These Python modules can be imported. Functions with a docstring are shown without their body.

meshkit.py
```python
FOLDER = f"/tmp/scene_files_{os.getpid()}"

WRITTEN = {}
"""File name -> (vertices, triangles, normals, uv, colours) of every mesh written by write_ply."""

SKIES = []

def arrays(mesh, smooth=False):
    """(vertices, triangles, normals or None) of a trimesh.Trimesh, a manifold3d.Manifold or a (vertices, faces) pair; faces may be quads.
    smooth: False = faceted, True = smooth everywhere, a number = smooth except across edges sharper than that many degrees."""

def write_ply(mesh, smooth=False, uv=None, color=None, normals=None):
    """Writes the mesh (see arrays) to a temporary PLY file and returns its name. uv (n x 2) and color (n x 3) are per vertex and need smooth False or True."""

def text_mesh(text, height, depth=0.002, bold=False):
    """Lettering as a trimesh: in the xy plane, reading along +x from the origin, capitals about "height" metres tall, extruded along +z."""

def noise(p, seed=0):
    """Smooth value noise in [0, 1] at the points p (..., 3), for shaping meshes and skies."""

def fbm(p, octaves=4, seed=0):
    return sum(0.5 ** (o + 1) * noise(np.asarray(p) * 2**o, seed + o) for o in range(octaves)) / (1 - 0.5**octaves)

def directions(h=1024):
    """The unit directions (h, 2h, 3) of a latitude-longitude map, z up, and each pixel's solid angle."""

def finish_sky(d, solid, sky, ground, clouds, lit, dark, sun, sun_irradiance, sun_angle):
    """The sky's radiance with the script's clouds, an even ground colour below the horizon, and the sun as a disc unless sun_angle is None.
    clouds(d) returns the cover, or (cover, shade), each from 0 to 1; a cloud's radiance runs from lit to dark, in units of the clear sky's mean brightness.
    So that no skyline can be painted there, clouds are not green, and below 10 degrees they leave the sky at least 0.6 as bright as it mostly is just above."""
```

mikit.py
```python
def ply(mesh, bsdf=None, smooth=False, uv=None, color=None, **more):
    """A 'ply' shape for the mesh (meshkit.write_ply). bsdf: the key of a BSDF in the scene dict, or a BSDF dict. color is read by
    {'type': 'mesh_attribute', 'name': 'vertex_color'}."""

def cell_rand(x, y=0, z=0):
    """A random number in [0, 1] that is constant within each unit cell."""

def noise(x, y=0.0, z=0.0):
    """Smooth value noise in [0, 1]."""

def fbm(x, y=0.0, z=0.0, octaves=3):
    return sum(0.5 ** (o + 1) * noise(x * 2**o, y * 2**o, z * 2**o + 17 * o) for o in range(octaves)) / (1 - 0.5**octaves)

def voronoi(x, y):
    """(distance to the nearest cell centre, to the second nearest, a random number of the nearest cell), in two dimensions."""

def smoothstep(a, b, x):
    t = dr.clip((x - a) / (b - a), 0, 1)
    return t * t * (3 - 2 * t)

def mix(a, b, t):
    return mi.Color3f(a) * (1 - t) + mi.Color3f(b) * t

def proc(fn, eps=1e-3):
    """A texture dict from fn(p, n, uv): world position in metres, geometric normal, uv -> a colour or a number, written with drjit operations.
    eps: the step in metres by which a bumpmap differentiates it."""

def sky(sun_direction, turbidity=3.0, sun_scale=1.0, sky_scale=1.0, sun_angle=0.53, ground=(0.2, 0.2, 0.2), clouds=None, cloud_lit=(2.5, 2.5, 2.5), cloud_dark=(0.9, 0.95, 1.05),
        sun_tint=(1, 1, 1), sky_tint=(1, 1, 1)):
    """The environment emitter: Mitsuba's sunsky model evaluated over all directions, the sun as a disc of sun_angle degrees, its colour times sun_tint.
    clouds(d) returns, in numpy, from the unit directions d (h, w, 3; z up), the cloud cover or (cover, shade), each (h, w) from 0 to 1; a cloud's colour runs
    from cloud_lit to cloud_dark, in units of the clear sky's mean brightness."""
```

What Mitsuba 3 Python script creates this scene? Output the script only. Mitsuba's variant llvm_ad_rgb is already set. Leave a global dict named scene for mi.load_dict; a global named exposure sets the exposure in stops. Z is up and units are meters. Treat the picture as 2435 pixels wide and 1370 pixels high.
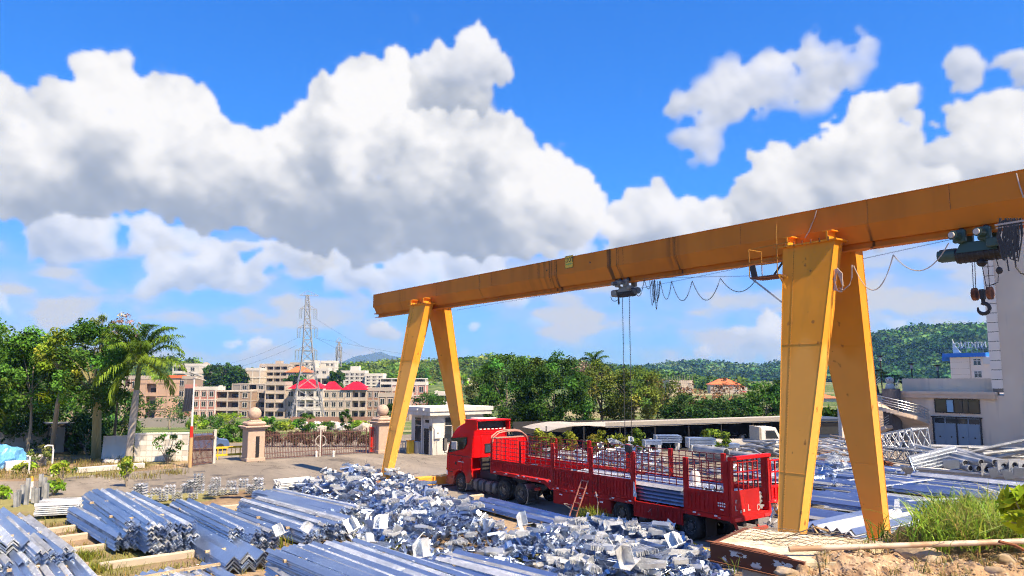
import math, random
import numpy as np
import drjit as dr
import mitsuba as mi
import mikit, meshkit, trimesh
from scipy import ndimage
from scipy.spatial import ConvexHull
from shapely.geometry import Polygon

T4 = mi.ScalarTransform4f
# ------------------------------------------------------------------ camera, sky, exposure
# World: x runs along the gantry girder towards the near right, y across the yard (away), z up, metres; yard floor z = 0.
EYE = np.array([44.088, -23.003, 6.2])
BEAR = np.array([-0.79024, 0.61264, 0.0]); BEAR = BEAR / np.linalg.norm(BEAR)   # horizontal camera bearing
SIDE = np.array([BEAR[1], -BEAR[0], 0.0])                                         # to the camera's right
PITCH, FOCAL = math.atan(218 / 1759.0), 1759.0
FWD = BEAR * math.cos(PITCH) + np.array([0, 0, math.sin(PITCH)])
UPV = -BEAR * math.sin(PITCH) + np.array([0, 0, math.cos(PITCH)])
scene, labels = {}, {}
scene['camera'] = {'type': 'perspective', 'fov': math.degrees(2 * math.atan(1217.5 / FOCAL)), 'fov_axis': 'x', 'near_clip': 0.1, 'far_clip': 30000.0,
                   'to_world': T4().look_at(origin=EYE.tolist(), target=(EYE + FWD).tolist(), up=[0, 0, 1])}
exposure = 1.2
SUN_EL = 50.0
SUN = np.array([0.990 * math.cos(math.radians(SUN_EL)), 0.140 * math.cos(math.radians(SUN_EL)), math.sin(math.radians(SUN_EL))])

# cumulus masses: (opacity, wispiness, darkness of the underside), outline in degrees (bearing from the camera's, elevation)
CLOUDS = [((0.92,0.3,0.3),[(13.2,2.1),(14.1,2.9),(15.3,3.2),(16.5,2.7),(18.4,4.1),(19.8,4.1),(22.6,3.4),(22.5,1.6),(19.7,1.5),(15.3,1.6)]),
 ((0.85,0.35,0.3),[(25.3,3.0),(26.2,4.2),(27.2,3.8),(28.2,3.9),(28.7,3.2),(26.6,2.5),(25.5,2.1)]),
 ((0.5,0.6,0.3),[(8.5,2.6),(9.4,3.3),(10.0,2.3),(12.8,1.7),(11.0,1.3),(8.5,1.7)]),
 ((0.92,0.3,0.35),[(-21.4,2.0),(-20.5,2.8),(-19.0,3.1),(-18.2,3.2),(-17.3,3.0),(-17.5,2.1),(-19.3,1.9)]),
 ((0.5,0.7,0.3),[(-20.8,3.9),(-19.7,4.4),(-18.8,3.9),(-19.3,3.4)]),
 ((0.95,0.2,0.4),[(-11.4,3.6),(-10.7,4.3),(-9.6,4.4),(-8.7,3.9),(-8.5,3.4),(-10.2,3.3)]),
 ((0.9,0.3,0.3),[(-3.6,3.8),(-3.2,4.5),(-2.5,4.2),(-2.4,3.7)]),
 ((0.6,0.6,0.3),[(0.4,4.3),(1.4,5.6),(3.7,5.3),(4.0,4.1),(2.0,3.5)]),
 ((0.6,0.6,0.2),[(-3.8,1.4),(-4.3,2.3),(-3.5,2.7),(-2.8,1.7)]),
 ((0.7,0.5,0.2),[(2.0,2.0),(2.7,2.5),(3.0,2.0)]),
 ((0.6,0.5,0.2),[(-11.8,2.0),(-10.8,2.8),(-9.9,2.5),(-9.6,2.0)]),
 ((0.8,0.5,0.3),[(-34.8,4.2),(-36.2,5.3),(-35.0,6.7),(-34.4,5.4),(-33.9,4.4)]),
 ((0.35,0.8,0.1),[(-18.6,21.1),(-17.4,22.7),(-17.5,23.9),(-17.0,22.8),(-18.0,21.5)]),
 ((0.85,0.65,0.45),[(-14.1,6.7),(-13.5,8.3),(-11.0,9.7),(-8.5,10.4),(-3.9,10.1),(1.1,9.8),(6.7,11.1),(8.6,10.0),(4.4,8.2),(1.1,6.9),(-3.8,6.6),(-7.7,6.4),(-10.3,5.8),(-13.4,5.9)]),
 ((0.88,0.6,0.45),[(-26.8,7.9),(-25.8,9.2),(-23.9,9.7),(-21.4,10.4),(-18.4,9.6),(-16.6,9.4),(-13.5,9.9),(-12.6,9.0),(-16.0,8.2),(-18.3,7.8),(-21.2,7.3),(-21.8,6.4),(-24.5,6.0),(-26.5,6.2),(-25.7,7.4)]),
 ((0.88,0.55,0.5),[(-33.5,8.2),(-33.1,9.9),(-31.3,11.5),(-28.6,11.5),(-27.2,10.5),(-24.8,11.6),(-23.1,10.3),(-24.1,9.0),(-27.9,9.1),(-29.9,8.5),(-31.6,7.7),(-33.0,7.9)]),
 ((1,0.05,0.35),[(29.4,14.3),(30.4,15.2),(31.7,15.9),(32.9,18.4),(33.9,18.8),(35.1,18.8),(35.9,18.3),(38.4,16.9),(37.9,9.9),(34.5,10.8),(31.0,12.1)]),
 ((1,0.1,0.4),[(16.8,11.9),(17.8,12.8),(17.5,14.0),(17.9,15.2),(20.3,15.8),(22.4,15.7),(23.3,16.8),(23.6,17.9),(25.1,18.8),(26.2,19.1),(27.5,18.2),(28.9,18.8),(29.9,18.4),(30.3,16.9),(29.2,15.7),(29.4,14.3),(30.6,13.5),(31.2,11.2),(24.3,10.2),(20.1,10.2),(17.1,10.6)]),
 ((0.97,0.15,0.5),[(7.3,11.0),(7.5,12.3),(8.7,13.6),(10.0,13.7),(11.3,14.6),(12.6,14.0),(13.8,13.0),(15.4,13.1),(16.9,12.2),(16.5,10.7),(12.4,9.9),(9.2,9.7)]),
 ((1,0.0,0.95),[(-38.3,16.5),(-35.8,17.6),(-34.4,17.5),(-33.1,17.2),(-32.3,18.9),(-31.4,19.9),(-30.8,20.4),(-30.1,21.3),(-29.5,21.8),(-28.4,21.4),(-27.4,20.2),(-25.8,19.8),(-23.6,20.0),(-22.4,18.9),(-21.6,18.0),(-20.8,17.6),(-20.0,18.3),(-19.2,17.4),(-18.8,18.9),(-17.0,19.8),(-15.2,20.9),(-12.9,22.0),(-11.3,22.4),(-10.0,22.2),(-8.7,22.5),(-7.3,21.9),(-5.3,21.3),(-2.3,20.9),(-0.6,19.7),(1.3,17.8),(3.8,16.9),(5.8,15.6),(6.4,13.9),(7.7,12.5),(7.3,11.0),(3.7,10.1),(-2.2,10.5),(-8.8,10.0),(-13.5,9.6),(-16.6,10.2),(-18.5,11.5),(-20.9,12.2),(-25.4,11.8),(-29.4,12.0),(-33.0,11.0),(-35.2,10.5),(-37.8,9.9)]),
 ((0.95,0.25,0.45),[(-8.2,22.6),(-7.0,24.1),(-5.7,25.0),(-4.0,24.9),(-2.8,25.5),(-1.8,24.6),(-0.3,24.0),(-0.8,22.8),(-1.8,22.0),(-2.3,20.6),(-5.3,20.7),(-7.7,21.5)]),
 ((0.9,0.7,0.15),[(13.9,18.0),(14.8,19.1),(13.4,20.3),(13.2,21.2),(14.7,22.1),(16.6,22.8),(18.9,23.5),(20.6,22.9),(22.4,23.2),(23.7,24.1),(25.1,24.5),(27.2,23.8),(27.0,22.5),(26.0,21.0),(24.1,21.0),(22.0,20.4),(20.5,19.4),(18.3,18.9),(16.5,18.4),(15.5,17.6)])]

def cloud_field():
    rng = np.random.default_rng(5)
    RES, ELMAX = 0.1, 52.0
    Wc, Hc = int(360 / RES), int(ELMAX / RES)
    masses = list(CLOUDS)
    for i in range(46):                                   # the rest of the sky carries the same kind of clouds
        az = 45 + rng.random() * 270; el = 2 + rng.random() ** 1.4 * 30; w = 2 + rng.random() * 12 * (0.4 + el / 30); h = w * (0.22 + 0.3 * rng.random())
        t = np.linspace(0, 2 * np.pi, 18, endpoint=False)
        r = 1 + 0.35 * rng.standard_normal(18)
        pts = [(az + w * max(.4, r[j]) * np.cos(t[j]), max(1, el + h * max(.4, r[j]) * max(np.sin(t[j]), -.35))) for j in range(18)]
        masses.append(((0.8 + 0.2 * rng.random(), 0.4 * rng.random(), .6), pts))
    cover = np.zeros((Hc, Wc)); shade = np.zeros((Hc, Wc))
    yy, xx = np.mgrid[0:Hc, 0:Wc]
    P3 = np.stack([xx * RES, yy * RES, xx * 0], -1)
    n_big = meshkit.fbm(P3 / 3.0, 5, 3); n_fine = meshkit.fbm(P3 / 0.9, 5, 9); n_big2 = meshkit.fbm(P3 / 3.0, 5, 33); n_fine2 = meshkit.fbm(P3 / 0.9, 5, 39)
    n_st = meshkit.fbm(P3 * [0.25, 0.7, 1], 5, 21)
    import PIL.Image, PIL.ImageDraw
    sun_az = math.degrees(math.atan2(SUN @ SIDE, SUN @ BEAR)); ce, se = math.cos(math.radians(SUN_EL)), math.sin(math.radians(SUN_EL))
    for (op, wisp, dark), poly in masses:
        p = np.array(poly); p[:, 0] = (p[:, 0] + 60)
        off = 0
        x0, x1 = int(p[:, 0].min() / RES) - 30, int(p[:, 0].max() / RES) + 30
        y0, y1 = max(0, int(p[:, 1].min() / RES) - 25), min(Hc, int(p[:, 1].max() / RES) + 30)
        w, h = x1 - x0, y1 - y0
        im = PIL.Image.new('L', (w, h)); PIL.ImageDraw.Draw(im).polygon([((a / RES - x0), (b / RES - y0)) for a, b in p], fill=255)
        m = np.asarray(im) > 127
        if m.sum() < 12: continue
        dist = ndimage.distance_transform_edt(m)
        Z = np.full((h, w), -1e3)
        def splat(cx, cy, r, z):
            a, b, c, d = max(0, int(cx - r)), min(w, int(cx + r) + 2), max(0, int(cy - r)), min(h, int(cy + r) + 2)
            if a >= b or c >= d: return
            q = r * r - (np.arange(a, b)[None] - cx) ** 2 - (np.arange(c, d)[:, None] - cy) ** 2
            s = np.where(q > 0, np.sqrt(np.maximum(q, 0)) + z, -1e3)
            Z[c:d, a:b] = np.maximum(Z[c:d, a:b], s)
        ys, xs = np.nonzero(m)
        size = math.sqrt(m.sum())
        nb = int(np.clip(m.sum() / 220, 14, 200))
        edge = np.nonzero((dist > 0) & (dist < 3.0))
        base = []
        for i in rng.integers(0, len(xs), nb):
            r = min(dist[ys[i], xs[i]] * 0.95, 34 * (0.5 + rng.random()))
            if r > 1.5: base.append((xs[i], ys[i], r, 0.35 * dist[ys[i], xs[i]]))
        for i in rng.integers(0, len(edge[0]), int(np.clip(len(edge[0]) / 14, 6, 60))):
            base.append((edge[1][i], edge[0][i], (2.5 + 10 * rng.random() ** 2) * min(1, size / 60), 0))
        for cx, cy, r, z in base:
            splat(cx, cy, r, z)
            for j in range(int(6 + r * 0.8)):
                ph, th = rng.random() * 2 * np.pi, rng.random() * 1.5
                r2 = r * (0.18 + 0.3 * rng.random())
                x2, y2, z2 = cx + r * np.cos(ph) * np.sin(th), cy + r * np.sin(ph) * np.sin(th), z + r * np.cos(th) * .9
                splat(x2, y2, r2, z2)
                if r2 > 4:
                    for k in range(7):
                        ph, th = rng.random() * 2 * np.pi, rng.random() * 1.5
                        splat(x2 + r2 * np.cos(ph) * np.sin(th), y2 + r2 * np.sin(ph) * np.sin(th), r2 * (.2 + .25 * rng.random()), z2 + r2 * np.cos(th) * .9)
        gx_, gy_ = np.meshgrid(np.arange(w), np.arange(h))
        sl = (slice(y0, y1), np.arange(x0, x1) % Wc)
        wx = (n_big[sl] - .5) * 34 + (n_fine[sl] - .5) * 24; wy = (n_big2[sl] - .5) * 34 + (n_fine2[sl] - .5) * 24
        k_ = min(1.0, size / 70) * (.55 + wisp)
        Z = ndimage.map_coordinates(Z, [gy_ + wy * k_, gx_ + wx * k_], order=0, mode='nearest')
        hit = Z > -500
        Zf = np.where(hit, Z, 0)
        sl = (slice(y0, y1), np.arange(x0, x1) % Wc)
        nb_, nf = n_big[sl], n_fine[sl]
        soft = ndimage.gaussian_filter(hit.astype(float), 1.3)
        body = ndimage.gaussian_filter(hit.astype(float), 5)
        c = mikit_smooth(0.24, 0.78, soft * .72 + body * .28 + (nf - .5) * 0.85 + (nb_ - .5) * .25)
        if wisp > 0: c = c * mikit_smooth(wisp * .75 - .35, wisp * .75 + .2, nb_ * .6 + n_st[sl] * .4 + body * .55 - .35)
        az = (np.arange(x0, x1) * RES - 60)
        lr = (ce * np.sin(np.radians(sun_az - az)))[None]; lv = (-ce * np.cos(np.radians(sun_az - az)))[None]
        L = 0
        for sg, wt in ((1.5, .28), (4.5, .36), (14, .36)):
            zz = ndimage.gaussian_filter(Zf, sg) * (1.0 if sg < 2 else 1.4)
            gy, gx = np.gradient(zz)
            L = L + wt * (-gx * lr - gy * se + lv) / np.sqrt(1 + gx * gx + gy * gy)
        depth = np.cumsum(hit[::-1], 0)[::-1] * RES        # degrees of cloud above
        span = max(3.0, 0.55 * hit.sum(0).max() * RES)
        depth = ndimage.gaussian_filter(depth, 9) + (nb_ - .5) * 5.5
        bot = mikit_smooth(0.1 * span, 1.25 * span, depth)
        sh = 0.40 - 0.42 * L + dark * (0.50 * bot - .06) + (nb_ - .5) * 1.0 * (.35 + dark * .65) + (n_st[sl] - .5) * .5 * dark + (nf - .5) * .35
        sh = ndimage.gaussian_filter(sh, .5); sh = np.where(sh > .55, .55 + .45 * np.tanh((sh - .55) / .45), sh); sh = np.clip(sh, 0, 1)
        c = np.clip(c, 0, 1) * op
        cover_old = cover[sl]
        shade[sl] = shade[sl] * (1 - c) + sh * c
        cover[sl] = cover_old * (1 - c) + c
    shade = np.where(cover > 1e-3, shade / np.maximum(cover, 1e-3), 0)
    veil = (.35 + .65 * mikit_smooth(.3, .7, n_st * .5 + n_big2 * .5)) * (.62 * mikit_smooth(14, 5, yy * RES) + .16 * mikit_smooth(6, 1, yy * RES)) + .42 * mikit_smooth(.50, .66, n_st) * mikit_smooth(.4, 2.5, yy * RES) * mikit_smooth(12, 7, yy * RES)      # thin haze cloud low in the sky
    shade = np.where(cover < veil, .5, shade)
    cover = np.maximum(cover, veil)
    return cover, shade, RES


def mikit_smooth(a, b, x):
    t = np.clip((x - a) / (b - a), 0, 1)
    return t * t * (3 - 2 * t)


def clouds(d):
    cov, sh, res = cloud_field()
    az = np.degrees(np.arctan2(d @ SIDE, d @ BEAR)); el = np.degrees(np.arcsin(np.clip(d[..., 2], -1, 1)))
    co = [el / res, ((az + 60) % 360) / res]
    ok = el < 51
    f = lambda a: np.where(ok, ndimage.map_coordinates(a, co, order=1, mode='grid-wrap'), 0)
    return f(cov), f(sh)


scene['daylight'] = mikit.sky(SUN.tolist(), turbidity=2.6, clouds=clouds, cloud_lit=(2.5, 2.47, 2.44), cloud_dark=(.85, .98, 1.22), sky_tint=(.47, 1.5, 2.85), sun_scale=2.8, sun_tint=(1.0, .97, .9))


# ------------------------------------------------------------------ helpers
RNG = np.random.default_rng(11)
def R_(a=0.0, b=1.0): return a + (b - a) * RNG.random()
def ray(px, py):                                           # direction of a pixel of the 2435 x 1370 photograph
    return FWD + (px - 1217.5) / FOCAL * SIDE - (py - 685.0) / FOCAL * UPV
def G(px, py, z=0.0):                                      # where that ray meets the level z
    r = ray(px, py); return EYE + r * (z - EYE[2]) / r[2]
def GD(px, py, d):                                         # the point at horizontal distance d along the camera's bearing
    r = ray(px, py); return EYE + r * d / (r @ BEAR)
def GX(px, py, x): r = ray(px, py); return EYE + r * (x - EYE[0]) / r[0]
def GY(px, py, y): r = ray(px, py); return EYE + r * (y - EYE[1]) / r[1]
def XY(X, Y, z=0.0): p = EYE + SIDE * X + BEAR * Y; return np.array([p[0], p[1], z])
def XYv(X, Y, z): return np.stack([EYE[0] + SIDE[0] * X + BEAR[0] * Y, EYE[1] + SIDE[1] * X + BEAR[1] * Y, z], -1)
V = lambda *a: np.array(a, float)
def unit(v): v = np.asarray(v, float); return v / np.linalg.norm(v)

def cat(ms):
    vs, fs, n = [], [], 0
    for v, f in ms:
        vs.append(v); fs.append(np.asarray(f) + n); n += len(v)
    return np.vstack(vs), np.vstack(fs)
BV = np.array([[x, y, z] for x in (-.5, .5) for y in (-.5, .5) for z in (-.5, .5)])
BF = np.array([[0, 1, 3], [0, 3, 2], [4, 6, 7], [4, 7, 5], [0, 4, 5], [0, 5, 1], [2, 3, 7], [2, 7, 6], [0, 2, 6], [0, 6, 4], [1, 5, 7], [1, 7, 3]])
def box(x0, x1, y0, y1, z0, z1):
    return BV * [x1 - x0, y1 - y0, z1 - z0] + [(x0 + x1) / 2, (y0 + y1) / 2, (z0 + z1) / 2], BF
def hull(pts):
    pts = np.asarray(pts, float); h = ConvexHull(pts); f = h.simplices.copy(); c = pts.mean(0)
    n = np.cross(pts[f[:, 1]] - pts[f[:, 0]], pts[f[:, 2]] - pts[f[:, 0]])
    bad = ((pts[f[:, 0]] - c) * n).sum(1) < 0; f[bad] = f[bad][:, ::-1]
    return pts, f
def cbox(x0, x1, y0, y1, z0, z1, b=0.03):                  # box with chamfered edges
    p = []
    for x, sx in ((x0, 1), (x1, -1)):
        for y, sy in ((y0, 1), (y1, -1)):
            for z, sz in ((z0, 1), (z1, -1)):
                p += [(x, y + sy * b, z + sz * b), (x + sx * b, y, z + sz * b), (x + sx * b, y + sy * b, z)]
    return hull(p)
def frame(d, up=(0, 0, 1)):
    d = unit(d); up = np.asarray(up, float)
    if abs(d @ unit(up)) > .98: up = np.array([1.0, 0, 0])
    s = unit(np.cross(d, up)); return d, s, np.cross(s, d)
def beam(p, q, w, h, up=(0, 0, 1)):                        # bar from p to q, w wide, h high
    p, q = np.asarray(p, float), np.asarray(q, float); d, s, u = frame(q - p, up)
    L = np.linalg.norm(q - p)
    return ((p + q) / 2 + BV[:, :1] * d * L - BV[:, 1:2] * s * w + BV[:, 2:] * u * h), BF
def cyl(p, q, r, n=10, r2=None, cap=True):
    p, q = np.asarray(p, float), np.asarray(q, float); d, s, u = frame(q - p); r2 = r if r2 is None else r2
    t = np.arange(n) * 2 * np.pi / n; ring = np.cos(t)[:, None] * s + np.sin(t)[:, None] * u
    v = np.vstack([p + ring * r, q + ring * r2, p[None], q[None]]); i = np.arange(n); j = (i + 1) % n
    f = [np.stack([i, i + n, j], 1), np.stack([j, i + n, j + n], 1)]
    if cap: f += [np.stack([i, j, i * 0 + 2 * n], 1), np.stack([i + n, i * 0 + 2 * n + 1, j + n], 1)]
    f = np.vstack(f)
    return v, f[:, ::-1] if False else f
def pipe(p, q, r, ri, n=12):                               # open-ended hollow tube
    p, q = np.asarray(p, float), np.asarray(q, float); d, s, u = frame(q - p)
    t = np.arange(n) * 2 * np.pi / n; ring = np.cos(t)[:, None] * s + np.sin(t)[:, None] * u
    v = np.vstack([p + ring * r, q + ring * r, q + ring * ri, p + ring * ri]); i = np.arange(n); j = (i + 1) % n; f = []
    for a in range(4):
        b = (a + 1) % 4
        f += [np.stack([a * n + i, b * n + i, a * n + j], 1), np.stack([a * n + j, b * n + i, b * n + j], 1)]
    return v, np.vstack(f)
def tube(pts, r, n=5):
    p = np.asarray(pts, float); t = np.gradient(p, axis=0); t /= np.linalg.norm(t, axis=1, keepdims=True) + 1e-12
    a = np.cross(t, np.where(np.abs(t[:, 2:]) < .9, [0, 0, 1.0], [1.0, 0, 0])); a /= np.linalg.norm(a, axis=1, keepdims=True) + 1e-12
    b, g = np.cross(t, a), np.arange(n) * 2 * np.pi / n
    v = p[:, None] + np.broadcast_to(r, (len(p),))[:, None, None] * (np.cos(g)[None, :, None] * a[:, None] + np.sin(g)[None, :, None] * b[:, None])
    i, j = np.meshgrid(np.arange(len(p) - 1), np.arange(n), indexing='ij')
    q = np.stack([i * n + j, i * n + (j + 1) % n, (i + 1) * n + (j + 1) % n, (i + 1) * n + j], -1).reshape(-1, 4)
    k = np.arange(1, n - 1); e = (len(p) - 1) * n
    caps = np.vstack([np.stack([k * 0, k + 1, k], 1), np.stack([k * 0 + e, k + e, k + e + 1], 1)])
    return v.reshape(-1, 3), np.vstack([q[:, [0, 1, 2]], q[:, [0, 2, 3]], caps])
def lathe(prof, c=(0, 0, 0), n=20):                        # profile of (radius, height)
    prof = np.asarray(prof, float); t = np.arange(n) * 2 * np.pi / n
    v = np.stack([prof[:, None, 0] * np.cos(t), prof[:, None, 0] * np.sin(t), np.broadcast_to(prof[:, None, 1], (len(prof), n))], -1).reshape(-1, 3) + np.asarray(c)
    i, j = np.meshgrid(np.arange(len(prof) - 1), np.arange(n), indexing='ij')
    q = np.stack([i * n + j, i * n + (j + 1) % n, (i + 1) * n + (j + 1) % n, (i + 1) * n + j], -1).reshape(-1, 4)
    return v, np.vstack([q[:, [0, 1, 2]], q[:, [0, 2, 3]]])
def ball(c, r, n=12):
    t = np.linspace(-np.pi / 2, np.pi / 2, n); rr = np.broadcast_to(r, (3,))
    v, f = lathe(np.stack([np.cos(t), np.sin(t)], 1), n=2 * n); return v * rr + np.asarray(c), f
def prism(poly, h, holes=()):                              # 2-D outline extruded along +z from 0 to h
    m = trimesh.creation.extrude_polygon(Polygon(poly, holes), h, engine='earcut'); return np.array(m.vertices), np.array(m.faces)
def place(m, o, x, y=None, z=None):                        # local axes x, y, z at o
    x = unit(x)
    if z is None and y is None: z = V(0, 0, 1); y = unit(np.cross(z, x)); z = np.cross(x, y)
    elif z is None: z = unit(np.cross(x, y)); y = np.cross(z, x)
    else: z = unit(z); y = unit(np.cross(z, x)); x = np.cross(y, z)
    return m[0] @ np.array([x, y, z]) + np.asarray(o), m[1]
def rot(v, k, a):
    k = unit(k); return v * np.cos(a) + np.cross(k, v) * np.sin(a) + np.outer(v @ k, k) * (1 - np.cos(a))
def rnd_rot(tilt=1.0):                                     # random orthonormal axes, tilted from the upright by about tilt
    a = R_(0, 2 * np.pi); x = V(np.cos(a), np.sin(a), 0); z = unit(V(0, 0, 1) + tilt * RNG.standard_normal(3) * [1, 1, .2])
    y = unit(np.cross(z, x)); return np.array([np.cross(y, z), y, z])
def text(s, h, o, x, up, depth=.01, bold=True):            # lettering whose reading direction is x and whose top is up
    m = meshkit.text_mesh(s, h, depth, bold); x, up = unit(x), unit(up)
    return np.array(m.vertices) @ np.array([x, up, np.cross(x, up)]) + np.asarray(o), np.array(m.faces)

COUNT = {}
def numbered(name):
    n = COUNT.get(name, 0); COUNT[name] = n + 1
    return name if n == 0 else f'{name}_{n:03d}'
def thing(name, label, category, group=None, kind=None):
    k = numbered(name); labels[k] = {'label': label, 'category': category}
    if group: labels[k]['group'] = group
    if kind: labels[k]['kind'] = kind
    return k
def part(t, name, mesh, mat, smooth=False, label=None, color=None, kind=None):
    k = numbered(f'{t}__{name}')
    scene[k] = mikit.ply(cat(mesh) if isinstance(mesh, list) else mesh, mat, smooth=smooth, color=color)
    if label or kind: labels[k] = {**({'label': label} if label else {}), **({'kind': kind} if kind else {})}
    return k
def solo(name, mesh, mat, label, category, group=None, smooth=False, color=None, kind=None):
    k = thing(name, label, category, group, kind)
    scene[k] = mikit.ply(cat(mesh) if isinstance(mesh, list) else mesh, mat, smooth=smooth, color=color)
    return k
def struct(name, mesh, mat, smooth=False, color=None, label=None):
    k = numbered(name); scene[k] = mikit.ply(mesh, mat, smooth=smooth, color=color); labels[k] = {'kind': 'structure'}
    if label: labels[k]['label'] = label
    return k
def copy(t, label, M, group=None, category=None):          # another thing with copies of its parts
    base = t.rsplit('_', 1)[0] if t[-3:].isdigit() else t
    k = thing(base, label, category or labels[t]['category'], group or labels[t].get('group'))
    for s in [s for s in scene if s == t or s.startswith(t + '__')]:
        d = dict(scene[s]); d['to_world'] = T4(M) @ d['to_world'] if 'to_world' in d else T4(M)
        scene[k + s[len(t):]] = d
        if s != t and s in labels: labels[k + s[len(t):]] = dict(labels[s])
    return k
def M4(dx=0, dy=0, dz=0, a=0, about=(0, 0)):               # turn by a about a vertical axis, then shift
    c, s = math.cos(a), math.sin(a); m = np.eye(4); m[:2, :2] = [[c, -s], [s, c]]
    ax = np.array(about); m[:2, 3] = ax - m[:2, :2] @ ax + [dx, dy]; m[2, 3] = dz
    return m

# ------------------------------------------------------------------ materials
def rgb(*c): return {'type': 'rgb', 'value': list(c)}
def mat(name, col, rough=.6, metal=0.0, spec=.5, two=True, **k):
    b = {'type': 'principled', 'base_color': col if isinstance(col, dict) else rgb(*col), 'roughness': rough, 'metallic': metal, 'specular': spec, **k}
    scene[name] = {'type': 'twosided', 'b': b} if two else b
    return name
def pmat(name, fn, rough=.8, metal=0.0, bump=None, bscale=.02, spec=.4):
    b = {'type': 'principled', 'base_color': mikit.proc(fn), 'roughness': rough, 'metallic': metal, 'specular': spec}
    if bump is not None: b = {'type': 'bumpmap', 'arbitrary': mikit.proc(bump, eps=.01), 'scale': bscale, 'bsdf': b}
    scene[name] = {'type': 'twosided', 'b': b}
    return name
mx, nz, fb, ss = mikit.mix, mikit.noise, mikit.fbm, mikit.smoothstep
VC = {'type': 'mesh_attribute', 'name': 'vertex_color'}
mat('m_vc', VC, .8, spec=.3)                               # coloured per vertex
scene['m_leaf'] = {'type': 'principledthin', 'base_color': VC, 'roughness': .6, 'diff_trans': .45, 'spec_trans': 0.0, 'eta': 1.3}
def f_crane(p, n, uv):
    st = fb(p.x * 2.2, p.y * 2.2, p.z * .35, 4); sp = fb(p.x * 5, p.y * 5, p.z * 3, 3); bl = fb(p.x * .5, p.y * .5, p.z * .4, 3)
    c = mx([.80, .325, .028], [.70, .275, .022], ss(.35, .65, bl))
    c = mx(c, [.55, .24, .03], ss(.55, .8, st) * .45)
    c = mx(mx([.84, .42, .09], c, .35), c, ss(6.6, 7.3, p.z + (nz(p.x * 2.2, p.y * 2.2, p.z * .6) - .5) * 1.6))   # deeper orange high on the legs, paler below a wavy edge
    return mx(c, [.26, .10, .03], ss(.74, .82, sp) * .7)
pmat('m_crane', f_crane, .6, spec=.2)
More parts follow.
